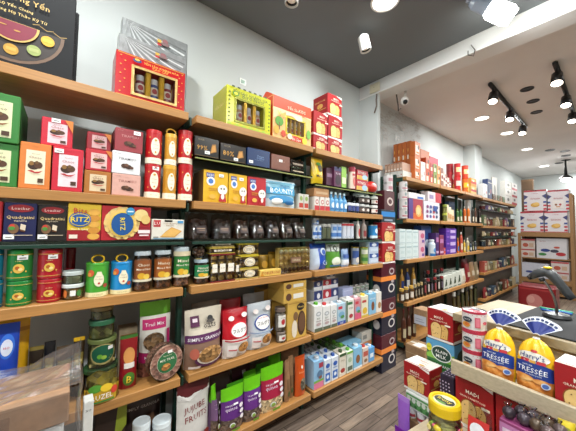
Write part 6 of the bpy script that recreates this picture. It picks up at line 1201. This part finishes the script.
# --- dark unit at the far end: one row of small goods on every board
rnd = random.Random(11)
pal = ('#7a2a2c', '#8a7a5a', '#4a5a3c', '#5a4a6a', '#a89878', '#6a3a2c', '#3a4a5a', '#98885a', '#a04a3c', '#4a3a30')
cn = {'#7a2a2c': 'dark red', '#8a7a5a': 'khaki', '#4a5a3c': 'moss green', '#5a4a6a': 'violet', '#a89878': 'beige', '#6a3a2c': 'brown', '#3a4a5a': 'slate blue', '#98885a': 'ochre', '#a04a3c': 'brick red', '#4a3a30': 'dark brown'}
for zi, (zb, hh, n, bn) in enumerate(((1.78, .1, 9, 'upper glass shelf'), (1.49, .2, 10, 'second board'), (1.3, .1, 9, 'lower glass shelf'), (1.11, .14, 10, 'third board'), (.66, .2, 11, 'fourth board'), (.2, .2, 9, 'lowest board'))):
    for i in range(n):
        c = pal[(i * 3 + zi * 2) % 10]; wy = 2.2 / n; y = 5.74 + wy * (i + .5); h = hh * rnd.uniform(.7, 1.0); w = min(wy * .8, .16)
        k = (i + zi) % 3
        if k == 0: o = b_jar('food_jar', min(w, .09), .09, h, fill=c, lid='#8a8a80', lidh=.16); d = .09; cat = 'jar'
        elif k == 1: o = b_mini('food_box', w, .08, h, c=c, art=[('r', .1, .2, .9, .6, '#b8a88a'), ('e', .5, .75, .2, .1, '#c8b8a0')]); d = .08; cat = 'box'
        else: o = b_pouch('food_bag', w, .07, h, c=c, seal=c, art=[('r', .2, .25, .8, .55, '#b0a488')]); d = .07; cat = 'bag'
        setloc(o, PB, y, .01, d, zb + .0015); tag(o, '%s %s %s on the %s of the dark far unit' % (ORD[i] if i < 10 else 'rightmost', cn[c], cat, bn), cat, 'small goods on the dark far unit')
# ================================================================== end shelving that faces the shopper
YE = 8.1; PE = PY(YE)
r = empty('shelving_unit'); tag(r, 'wooden shelving unit at the end wall holding breadstick boxes', 'shelving')
OAK = M('#8f6a42', 'wood')
for x in (.343, 1.19): part_box('upright', r, (x, x + .05, YE - .0, YE + .045, 0, 2.2 if x > 1 else 1.36), OAK); part_box('upright', r, (x, x + .05, YE + .36, YE + .4, 0, 2.2 if x > 1 else 1.36), OAK)
for z in (1.385, .375, .08): part_box('shelf_board', r, (.394, 1.189, YE + .001, YE + .4, z - .1 if z > .3 else z - .04, z), OAK)
part_box('shelf_board', r, (.394, 1.189, YE + .06, YE + .4, .79, .815), OAK)
part_box('panel', r, (.345, 1.24, YE + .402, YE + .42, 0, 1.36), M('#7a5a38', 'wood'))
gb = [('r', 0, .92, 1, 1, '#a83440'), ('p', [(0, .55), (.22, .72), (0, .8)], '#3a3a6a'), ('p', [(1, .55), (.78, .72), (1, .8)], '#3a3a6a'), ('p', [(.0, .8), (.3, .66), (.5, .62), (.7, .66), (1, .8), (1, .9), (0, .9)], '#d0c8cc'), ('r', 0, .06, .14, .14, '#b02a38'), ('r', 0, .22, .14, .3, '#b02a38'), ('r', 0, .38, .14, .46, '#3a4a8a'), ('r', .86, .06, 1, .14, '#b02a38'), ('r', .86, .22, 1, .3, '#b02a38'), ('r', .86, .38, 1, .46, '#3a4a8a'),
      ('t', 'Grissini', .5, .6, .44, '#a82838'), ('t', 'torinesi', .5, .84, .26, '#a83a44'), ('e', .5, .3, .2, .1, '#c99a44'), ('e', .56, .34, .14, .08, '#d8b064'), ('r', 0, 0, 1, .03, '#b02a38')]
bx = []
for lv, (y0, xs) in enumerate(((211.5, ((520.5, 543.5), (544.5, 567.5))), (190, ((524, 546.5), (547.5, 569))))):
    for i, (x0, x1) in enumerate(xs):
        rr = place(b_box, PE, x0, x1, y0 - (.3 if i else 0), 1.385, ('lower', 'upper')[lv] + (' left', ' right')[i] + ' white breadstick box of the block on the end shelving', 'breadstick box', 'breadstick_box', sb=.01, d=.33, c='#cfcacc', art=gb if not (lv and i) else gb[:10] + [('t', 'Grissini', .5, .6, .44, '#a82838'), ('r', .24, .12, .76, .5, '#d8d0cc'), ('e', .4, .3, .06, .05, '#7a4a2c'), ('e', .6, .3, .06, .05, '#a8343c'), ('r', .4, .18, .6, .22, '#c0782c')], on=bx[i] if lv else None, group='breadstick boxes'); bx.append(rr)
cart = [('t', 'AUTO', .22, .84, .2, '#8a2a30'), ('e', .3, .4, .16, .08, '#2a3a7a'), ('e', .6, .38, .14, .08, '#3a3a4a'), ('e', .8, .24, .16, .09, '#a82830'), ('e', .2, .2, .14, .07, '#3a7a3a'), ('e', .68, .56, .1, .05, '#b04a3a')]
place(b_box, PE, 536.5, 567, 238.5, .815, 'big white toy car carton on the middle shelf of the end unit', 'toy carton', 'toy_carton', sb=.07, d=.25, c='#c8c6ca', art=cart)
fr = [('e', .35, .4, .2, .2, '#a8503c'), ('r', .6, .2, .9, .6, '#b89a84'), ('r', 0, .85, 1, 1, '#a84448')]
b = mini(PE, 520.5, 535, 249, .815, 'lower small white and red box left of the toy car carton', 'carton', 'fruit_carton', '#c4b8b0', fr, sb=.08, d=.2); mini(PE, 520.5, 535, 239, 0, 'upper small white and red box left of the toy car carton', 'carton', 'fruit_carton', '#c4b8b0', fr, sb=.08, d=.2, on=b)
place(b_box, PE, 522, 549, 263.5, .375, 'long white toy carton behind the scanner on the end unit', 'toy carton', 'toy_carton', sb=.01, d=.25, c='#b9b9c4', art=cart[1:3])
b = mini(PE, 551, 569, 272.5, .375, 'lower white and red box right of the long toy carton', 'carton', 'fruit_carton', '#c0b2ae', fr, sb=.01, d=.2); mini(PE, 551, 569, 262, 0, 'upper white and red box right of the long toy carton', 'carton', 'fruit_carton', '#c4b8b4', fr, sb=.01, d=.2, on=b)
m = MB(); p0 = at(521, 180, 1, 9.3); p1 = at(533, 180, 1, 9.3); m.box(p0.x, p1.x, 9.3, 9.42, 0, p0.z, Q('#5a4430', 'wood')); m.box(p0.x + .02, p1.x - .02, 9.295, 9.3, .1, p0.z - .05, Q('#4c3826', 'wood')); tag(m.build('room_divider'), 'brown timber post panel rising behind the breadstick boxes', 'timber panel')
# red crate on the floor
m = MB(); y = 6.3; a = at(518, 300, 1, y).x; b_ = at(556, 300, 1, y).x; zt_ = at(540, 287, 1, y).z
m.box(a, b_, y, y + .4, 0.001, zt_, Q('#7a161c', 'gloss'), .02); m.draw(lambda u, v, k: (a + u * (b_ - a), y - EPS * k, v * zt_), [('e', .45, .45, .22, .26, '#b0706a'), ('e', .36, .5, .1, .14, '#c08a80'), ('r', .05, .85, .95, .9, '#9a2a2c')], b_ - a, zt_); tag(m.build('red_sack'), 'red carton with a pale pink picture on the floor before the end shelving', 'carton')
# ================================================================== cardboard boxes on the floor by the second shelving
pf = Plane(.62, 2.86, 18)
m = MB()
b = place(b_box, Plane(.40, 2.93, -6), 405.5, 425, 347, 0, 'small closed cardboard box on the floor by the dark stack', 'cardboard box', 'cardboard_box', sb=0, d=.2, c='#9a7a58', kind='card', art=[('r', .0, .46, 1, .5, '#b8a07a')], tart=[('r', 0, .4, 1, .6, '#c8c0b0'), ('r', .3, .1, .7, .7, '#d8d4cc')])
s_ = Plane(.40, 3.02, -6)
b0 = b_box('cardboard_box', .17, .2, .3, c='#98795a', kind='card'); b0.location = (.60, 3.28, .0015); tag(b0, 'cardboard box on the floor under the one with a white sheet', 'cardboard box')
b = place(b_box, Plane(.52, 3.19, -6), 413.5, 427, 309.5, .303, 'cardboard box with a white delivery sheet stuck on its front', 'cardboard box', 'cardboard_box', sb=0, d=.17, c='#a08060', kind='card', art=[('r', .06, .02, .94, .6, '#c4c8d4'), ('r', .15, .2, .8, .24, '#8a90a4'), ('r', .15, .35, .7, .38, '#8a90a4')])
# ================================================================== sales counter and its front display
CA = -7; CP = Plane(1.35, 1.52, CA)
def cp(s, sb, z): P = CP.p + CP.u * s - CP.n * sb; return (P.x, P.y, z)
def cbox(mb, s0, s1, b0, b1, z0, z1, mat, c=.002):
    o = MB(); o.box(s0, s1, b0, b1, z0, z1, mat, c)
    off = len(mb.v); mb.v += o.v; mb.f += [[k + off for k in f] for f in o.f]; mi = [mb.mi(q) for q in o.mats]; mb.m += [mi[k] for k in o.m]; mb.s += o.s
PALE = M('#b9ab90', 'wood')
r = empty('sales_counter'); r.location = (CP.p.x, CP.p.y, 0); r.rotation_euler = (0, 0, CP.a); tag(r, 'pale wood sales counter with a stepped display front, right foreground', 'counter')
def cpart(name, b, mat, c=.003):
    m = MB(); m.box(*b, mat, c); return m.build(name, r)
cpart('counter_top', (-.08, 1.0, .18, .765, .888, .93), M('#9c8c6e', 'wood'))
cpart('counter_body', (-.04, .98, .21, .74, 0, .887), M('#b7a88c', 'wood'))
cpart('display_shelf', (.005, .98, .021, .209, .672, .695), PALE)
cpart('front_rail', (0.0, .98, 0, .02, .700 - .02, .75), PALE)
cpart('lower_shelf', (-.1, .98, -.42, .209, .395, .42), PALE)
cpart('plinth', (-.095, .96, -.40, .205, 0, .394), M('#a39478', 'wood'))
ZS, ZL = .695, .42
def cpl(bd, *a, **k): return place(bd, CP, *a, **k)

# pile left of the counter
def cput(o, s, sb, z, d, lab, cat, group=None): setloc(o, CP, s, sb, d, z); return tag(o, lab, cat, group)
cput(b_box('cardboard_box', .13, .18, .545, c='#9c7c5a', kind='card'), -.168, .205, .0015, .18, 'tall cardboard box on the floor carrying the green milk pack', 'cardboard box')
def b_milkpack(name, w, d, h):
    m = MB(); m.box(-w / 2, w / 2, -d / 2, d / 2, 0, h, Q('#2c6a34', 'gloss'), .004); S = sfront(w, d, h)
    m.draw(S, [('r', 0, .62, 1, 1, '#5aa0cc'), ('p', [(0, .5), (.3, .66), (.6, .56), (1, .7), (1, .4), (0, .4)], '#7ab03c'), ('e', .55, .62, .36, .24, '#e8ece4'), ('e', .55, .62, .33, .21, '#14382a'), ('t', 'ALAIN', .55, .68, .42, '#f0f0ea'), ('t', 'MILK', .55, .54, .36, '#f0f0ea'), ('t', 'ORGANIC', .6, .26, .6, '#e8ece4'), ('e', .12, .72, .1, .12, '#d8d02a'), ('t', 'BIO', .12, .72, .12, '#3a6a2a'), ('r', .1, .06, .9, .14, '#5a8a4a')], w, h)
    m.draw(sright(w, d, h), [('r', 0, .62, 1, 1, '#5aa0cc'), ('e', .5, .62, .34, .18, '#14382a')], d, h)
    f = MB(); f.box(-w / 2 - .001, w / 2 + .001, -d / 2 - .002, d / 2, h, h + .0015, M('#f4f6f6', 'film'))
    return fin(name, [('milk_pack', m), ('shrink_film', f)])
cput(b_milkpack('milk_pack', .165, .17, .188), -.168, .206, .549, .17, 'green and blue wrapped milk pack under the upper panettone box', 'milk pack')
o = b_panettone('panettone_box', .15, .15, .178); cput(o, -.163, .2, .741, .15, 'red panettone box standing on the green milk pack', 'panettone box')
m = MB(); m.box(-.105, .105, -.075, .075, 0, .296, Q('#8d6d4c', 'card'), .003); cput(m.build('cardboard_tray'), -.222, .045, .0015, .15, 'cardboard tray box on the floor below the white and green pack', 'cardboard box')
def b_cups(name, w, d, h):
    """sleeve of small pots: a printed sleeve with six pots peeping out below"""
    m = MB(); m.box(-w / 2, w / 2, -d / 2, d / 2, h * .38, h, Q('#d8dcd6', 'gloss'), .006)
    m.draw(sfront(w, d, h), [('r', .04, .46, .96, .92, '#5f9a5a')] + [('e', .14 + .18 * i, .74, .07, .1, '#d8e0d0') for i in range(5)] + [('e', .2 + .2 * i, .56, .05, .06, '#3a6a3c') for i in range(4)] + [('r', .1, .84, .9, .87, '#e4e8e0')], w, h)
    m.draw(stop_(w, d, h), [('r', .05, .05, .95, .95, '#c8d0c8'), ('t', 'BIO', .5, .5, .4, '#4a8a4a')], w, d)
    parts = [('sleeve', m)]
    for i in range(3):
        p = MB(); r = w / 6.6; cx = -w / 2 + w * (i + .5) / 3
        p.lathe([(0, 0), (r * .8, 0), (r, h * .37), (0, h * .37)], Q('#e4e4e2', 'plastic'), 16, cx=cx, cy=-d / 2 + r); p.draw(lambda u, v, k: (cx + (r * .93 + EPS * k) * math.sin((u - .5) * 2.4), -d / 2 + r - (r * .93 + EPS * k) * math.cos((u - .5) * 2.4), h * (.08 + .2 * v)), [('r', 0, 0, 1, .5, '#a83a44')], .05, .03, (6, 1)); parts.append(('pot', p))
    return fin(name, parts)
cput(b_cups('yoghurt_sleeve', .17, .14, .148), -.205, .05, .2985, .14, 'white and green sleeve of small pots under the lower panettone box', 'yoghurt pack')
o = b_panettone('panettone_box', .158, .13, .155); cput(o, -.229, .065, .449, .13, 'red panettone box on the sleeve of pots at the counter corner', 'panettone box')
pb = [('r', .1, .3, .9, .5, '#a86ad0'), ('e', .5, .7, .3, .12, '#8a3ac0')]
o = b_pouch('purple_bag', .15, .06, .31, c='#7a1fa0', seal='#6a1a90', art=pb); cput(o, -.182, -.12, .0015, .06, 'broad shiny purple bag standing on the floor at the counter corner', 'bag')
o = b_pouch('purple_bag', .075, .05, .435, c='#9a62c8', seal='#a87ad0', art=[('r', .2, .2, .8, .6, '#7a3aa8')]); cput(o, -.262, -.03, .0015, .05, 'tall lilac purple bag beside the sleeve of pots', 'bag')
# goods on the display shelf
b = None; h = .0975
def cans_art(): return [('r', 0, .0, 1, .1, '#b8324a'), ('r', 0, .9, 1, 1, '#b8324a')] + [('e', .05 + .1 * i, .84, .012, .02, '#c8647a') for i in range(10)] + [('e', .42, .6, .12, .13, '#2a3440'), ('t', 'PASTA', .42, .6, .16, '#e8e8e8'), ('e', .4, .34, .1, .13, '#d89a44'), ('e', .42, .36, .06, .08, '#c8682c'), ('r', .6, .25, .72, .75, '#c8566a'), ('r', .62, .3, .7, .7, '#d8788a'), ('e', .82, .5, .05, .08, '#c85a6a')]
zt_ = ZS + .0015
for k in range(3):
    m = MB(); n = 28; rr = .0535
    m.lathe([(0, 0), (rr, 0), (rr, .008), (rr * .98, .01), (rr * .98, h - .012)], [Q('#b8324a', 'gloss'), Q('#b8324a', 'gloss'), Q('#d8d4d2', 'gloss'), Q('#dcd8d6', 'gloss')], n)
    m.draw(scyl(rr * .98, h), cans_art(), PI * rr, h, (16, 1))
    l = MB(); l.lathe([(rr * .98, h - .012), (rr * 1.01, h - .01), (rr * 1.01, h - .001), (rr * .97, h), (rr * .93, h - .006), (0, h - .006)], [Q('#b8324a', 'gloss')] * 3 + [Q('#c8c4c4', 'metal')] * 2, n)
    l.draw(lambda u, v, k_: ((u - .5) * 2 * rr, (v - .5) * 2 * rr, h - .006 + EPS * k_), [('e', .5, .5, .44, .44, '#d8ccd0'), ('e', .35, .6, .16, .12, '#c03a4c'), ('e', .65, .45, .18, .12, '#b8324a'), ('t', 'ITALIA', .5, .3, .5, '#a02a3c'), ('e', .5, .72, .2, .08, '#3a3a40')], 2 * rr, 2 * rr)
    o = fin('pasta_tin', [('can', m), ('lid', l)]); setloc(o, CP, .058, .063, 2 * rr, zt_, .15); zt_ += h + .001
    tag(o, ('lowest', 'middle', 'topmost')[k] + ' white and red round tin of the tower beside the braided loaves', 'tin')
def b_loaf(name, w, d, h):
    def wp(v):
        pts = ((0, .78), (.08, .93), (.3, 1), (.6, .97), (.78, .88), (.9, .66), (.97, .36), (1, .16))
        for (a, p), (b2, q) in zip(pts, pts[1:]):
            if v <= b2: return p + (q - p) * (v - a) / (b2 - a)
        return .16
    def S(u, v, k):
        c = wp(v); e = max(0, 1 - abs(2 * u - 1) ** 2.4) ** .55; dv = min(1, (.55 + 2.2 * v)) * (c if v > .5 else 1)
        return ((u - .5) * w * c, -(d / 2 * e * dv + .0013 * k + .001 + .0025 * math.sin(u * 19 + v * 5) * (v > .62)), v * h)
    def B(u, v): x, y, z = S(1 - u, v, 0); return (x, -y, z)
    m = MB(); m.sheet(lambda u, v: S(u, v, 0), 18, 26, Q('#e6b924', 'gloss')); m.sheet(B, 18, 26, Q('#e6b924', 'gloss'))
    n = 18; vs = [S(i / n, 0, 0) for i in range(n + 1)] + [B(1 - i / n, 0) for i in range(n + 1)]; m.add(vs, [(i, n + 1 + i, n + 2 + i, i + 1) for i in range(n)], Q('#c8862c', 'gloss'))
    m.draw(S, [('r', .03, .0, .97, .4, '#d98a3c:brioche'), ('e', .3, .4, .27, .1, '#d98a3c:brioche'), ('e', .68, .38, .27, .08, '#d98a3c:brioche')], w, h, (16, 20))
    l = MB(); l.draw(S, [('r', .02, .36, .98, .575, '#1c3a8a'), ('e', .5, .57, .46, .05, '#1c3a8a'), ('e', .3, .35, .26, .05, '#d98a3c:brioche'), ('e', .74, .34, .2, .04, '#d98a3c:brioche')], w, h, (16, 20), k0=4)
    l.draw(S, [('t', 'TRESSÉE', .5, .5, .76, '#eef0f4'), ('t', 'NATURE', .4, .565, .26, '#dfe4f0'), ('t', 'au sucre perlé', .56, .425, .4, '#dfe4f0'), ('e', .84, .3, .1, .05, '#c8d0e0'), ('e', .84, .3, .07, .035, '#4a6ab0')], w, h, (1, 1), k0=8)
    b = MB(); b.draw(S, [('e', .5, .7, .44, .085, '#f0ece0'), ('r', .2, .61, .42, .66, '#b8242c'), ('r', .62, .61, .84, .66, '#b8242c'), ('r', .44, .61, .6, .655, '#e0a84a'), ('e', .56, .81, .1, .022, '#b8242c')], w, h, (12, 12), k0=4)
    b.draw(S, [('t', "Harry's", .5, .705, .66, '#1c3a7a')], w, h, k0=8)
    t = MB(); t.lathe([(w * .09, h * .985), (w * .1, h), (w * .09, h * 1.02)], Q('#e8e8e6', 'plastic'), 12)
    c = MB()
    def C(u, v, k):
        a = (u - .5) * 1.9; r = .012 + v * .068
        return (r * math.sin(a) * 1.05, v * .05 + .006 * math.sin(u * 16) * v - .0008 * k, h + .004 + r * math.cos(a) * .95 + .004)
    c.sheet(lambda u, v: C(u, v, 0), 22, 6, Q('#dfe2ea', 'gloss')); c.sheet(lambda u, v: C(1 - u, v, -3), 22, 6, Q('#dfe2ea', 'gloss'))
    c.draw(C, [('r', .03, .03, .97, .72, '#1a2a74')] + [('r', .05 + .115 * i, .8, .13 + .115 * i, .92, '#1a2f5c') for i in range(8)], .1, .08, (22, 5))
    return fin(name, [('bread_bag', m), ('blue_label', l), ('brand_panel', b), ('tie', t), ('bag_end', c)])
for s_, sb_, hh, lab, yw in ((.178, .024, .24, 'left braided loaf in a yellow and blue bag, next to the tin tower', .05), (.309, .024, .24, 'right braided loaf in a yellow and blue bag, beside the panettone box', -.03)):
    o = b_loaf('braided_loaf', .13, .078, hh); setloc(o, CP, s_, sb_, .078, ZS + .0055, yw, -.1); tag(o, lab, 'bread')
o = b_panettone('panettone_box', .17, .13, .19); setloc(o, CP, .463, .03, .13, ZS + .0015, 0); tag(o, 'red panettone box behind the rail at the right edge', 'panettone box')
# goods on the lower shelf
o = b_panettone('panettone_box', .165, .13, .238); cput(o, .075, .06, ZL + .0015, .13, 'red panettone box under the display shelf, behind the yellow lidded jar', 'panettone box')
o = b_panettone('panettone_box', .165, .13, .228); cput(o, .25, .06, ZL + .0015, .13, 'red panettone box under the display shelf, behind the lolly tray', 'panettone box')
o = b_box('dotted_box', .07, .12, .205, c='#2a1c34', art=[('e', .16 + .22 * (i % 4), .08 + .09 * (i // 4), .05, .018, '#c8b8d0') for i in range(40)], tart=[('e', .16 + .22 * (i % 4), .12 + .16 * (i // 4), .06, .03, '#c8b8d0') for i in range(24)]); cput(o, -.052, .06, ZL + .0015, .12, 'dark purple box with pale dots left of the panettone under the rail', 'box')
def b_sweetjar(name, w, d, h):
    r = w / 2; zl = h * .8; m = MB()
    m.lathe([(0, 0), (r * .94, 0), (r, .01), (r, zl * .8), (r * .9, zl * .95), (r * .86, zl)], M('#f2f4f2', 'film'), 30)
    c = MB(); rnd = random.Random(5)
    c.lathe([(0, .003), (r * .93, .003), (r * .93, zl * .8), (0, zl * .82)], Q('#dcd28c:fruit'), 20)
    for i in range(60):
        g = rnd.random() * 2 * PI; c.ball((r * .85 * math.cos(g), r * .85 * math.sin(g), rnd.uniform(.02, zl * .78)), rnd.uniform(.012, .02), Q(rnd.choice(('#8ab84a', '#d86a80', '#e0c83c', '#a8b84a', '#d87a68', '#e8d88a')), 'gloss'), 8, 6, (1, 1, .8))
    l = MB(); y = Q('#dcb816', 'plastic'); l.lathe([(r * .9, zl - .004), (r * 1.0, zl), (r * 1.02, h - .012), (r * .95, h), (r * .78, h), (r * .74, h - .006), (0, h - .006)], y, 30)
    for i in range(30): l.box(-.001, .001, -.001, .001, zl, zl + .001, y)
    l.draw(lambda u, v, k: ((u - .5) * w, (v - .5) * w, h - .006 + EPS * k), [('e', .5, .5, .34, .34, '#d8d0b8'), ('e', .5, .5, .33, .24, '#2a2a24'), ('t', 'fruity', .5, .5, .46, '#e8d048'), ('e', .5, .68, .2, .08, '#c8c8b0'), ('e', .5, .3, .16, .06, '#5a8a3c')], w, w)
    return fin(name, [('jar_body', m), ('sweets', c), ('screw_lid', l)])
o = b_sweetjar('sweet_jar', .125, .125, .238); cput(o, .08, -.27, ZL + .0015, .125, 'clear jar of fruit sweets with a big yellow lid in the foreground', 'sweet jar')
o = b_bag('candy_bag', .095, .07, .285, fill='#b84a5c:fruit', art=[('r', .1, .45, .9, .85, '#c8302c'), ('e', .5, .7, .3, .1, '#e8e8ec'), ('r', .1, .2, .9, .42, '#3a6ab0'), ('e', .4, .32, .2, .07, '#dfe4ea')]); cput(o, .22, -.25, ZL + .0015, .07, 'clear sweet bag with red white and blue print beside the jar', 'sweet bag')
t = b_box('lolly_tray', .2, .12, .235, c='#8a3a6a', art=[('r', 0, .72, 1, .95, '#b878a8'), ('r', 0, .55, 1, .7, '#d890a0'), ('r', .05, .8, .6, .88, '#e0c8dc'), ('r', 0, .3, 1, .5, '#6a2a5a'), ('r', .1, .58, .5, .66, '#f0d8d8')], flap=False); cput(t, .352, -.13, ZL + .0015, .12, 'pink and purple display carton heaped with dark wrapped lollies', 'display carton')
rnd = random.Random(9)
for i in range(8):
    m = MB(); rr = .022; m.ball((0, 0, rr), rr, Q(('#3a3038', '#4a4048', '#5a4a3c', '#6a5a58')[i % 4], 'foil'), 12, 8)
    k = MB(); k.lathe([(.003, rr * 1.8), (.014, rr * 2.5), (.012, rr * 2.55)], M('#d8d8dc', 'film'), 9); o = fin('wrapped_sweet', [('ball', m), ('wrapper_twist', k)])
    P = CP.p + CP.u * (.277 + .04 * (i % 4) + (.02 if i > 3 else 0) + (.0 if i < 8 else .02)) - CP.n * (-.105 + .046 * (i // 4)); o.location = (P.x, P.y, ZL + .0015 + .2365); o.rotation_euler = (rnd.uniform(-.3, .3), rnd.uniform(-.3, .3), 0)
    tag(o, '%s dark foil wrapped sweet of the %s row on the pink carton' % (ordw(i % 4, 4) if i < 8 else 'single', ('front', 'middle', 'back')[i // 4]), 'sweet', 'wrapped sweets on the pink carton')
o = b_pouch('sweet_bag', .045, .03, .055, c='#d8c02a', seal='#c8b024', art=[('e', .5, .5, .3, .2, '#8a8a2c')]); setloc(o, CP, .425, -.06, .03, ZL + .239, .2); tag(o, 'small yellow sweet bag lying behind the dark lollies', 'sweet bag')
o = b_box('maroon_box', .14, .1, .215, c='#4a141c', art=[('t', 'DARK', .4, .84, .5, '#d8c0a0'), ('r', .1, .6, .9, .64, '#8a5a3a')]); cput(o, .545, -.16, ZL + .0015, .1, 'dark maroon box with gold letters at the bottom right edge', 'box')
# on the counter top: mat, scanner on its stand, cables
m = MB(); m.box(0, .86, 0, .55, 0, .006, Q('#131416', 'wallpaint'), .002); o = m.build('counter_mat'); o.location = cp(.13, .205, .9312); o.rotation_euler = (0, 0, CP.a); tag(o, 'black rubber mat on the pale counter top', 'mat')
b0 = at(557, 316, 2, .945); yb = b0.y
t = empty('barcode_scanner'); t.location = b0; tag(t, 'dark grey handheld scanner with a yellow button resting on a gooseneck stand', 'scanner')
def L(px, py, dy=0): return at(px, py, 1, yb + dy) - b0
m = MB(); m.lathe([(0, -.006), (.055, -.006), (.058, 0), (.05, .012), (.02, .02), (0, .02)], Q('#2a2b2d', 'plastic'), 24); m.build('stand_base', t)
m = MB(); m.tube([L(557, 315), L(556.5, 306), L(554, 297), L(550, 289), L(545, 282), L(541, 278)], .0065, Q('#7a7470', 'metal'), 8); m.build('gooseneck', t)
m = MB(); hd = [L(531, 277), L(537, 273.5), L(545, 271.5), L(552, 275), L(560, 284), L(568, 294), L(573, 299)]
m.tube(hd, [.016, .022, .027, .026, .022, .021, .017], Q('#3a3c3e', 'plastic'), 14); m.build('scanner_body', t)
m = MB(); q = L(548, 271) + Vector((0, -.006, .018)); m.ball(tuple(q), .016, Q('#dcb81c', 'plastic'), 14, 8, (1.2, 1, .5)); m.build('trigger_button', t)
m = MB(); q = L(531, 277); m.tube([q, q + Vector((-.012, -.006, -.006))], [.014, .012], Q('#101012', 'gloss'), 12); m.build('scan_window', t)
m = MB(); m.tube([L(541, 278), L(543, 281)], .014, Q('#2f3032', 'plastic'), 10); m.build('cradle', t)
def cable(pts, c, lab, r=.005):
    m = MB(); m.tube([at(px, py, 2, z) for px, py, z in pts], r, Q(c, 'plastic'), 8); tag(m.build('cable'), lab, 'cable')
cable(((540, 307, .9428), (546, 308.5, .9428), (553, 309.5, .9428), (563, 311, .9428), (573, 312.8, .9428)), '#3aa884', 'green cable lying across the black counter mat')
cable(((541, 309, .9428), (552, 311.5, .9428), (562, 311.8, .9433), (572, 314.2, .9428)), '#2f6ac0', 'blue cable lying beside the green one on the counter mat')
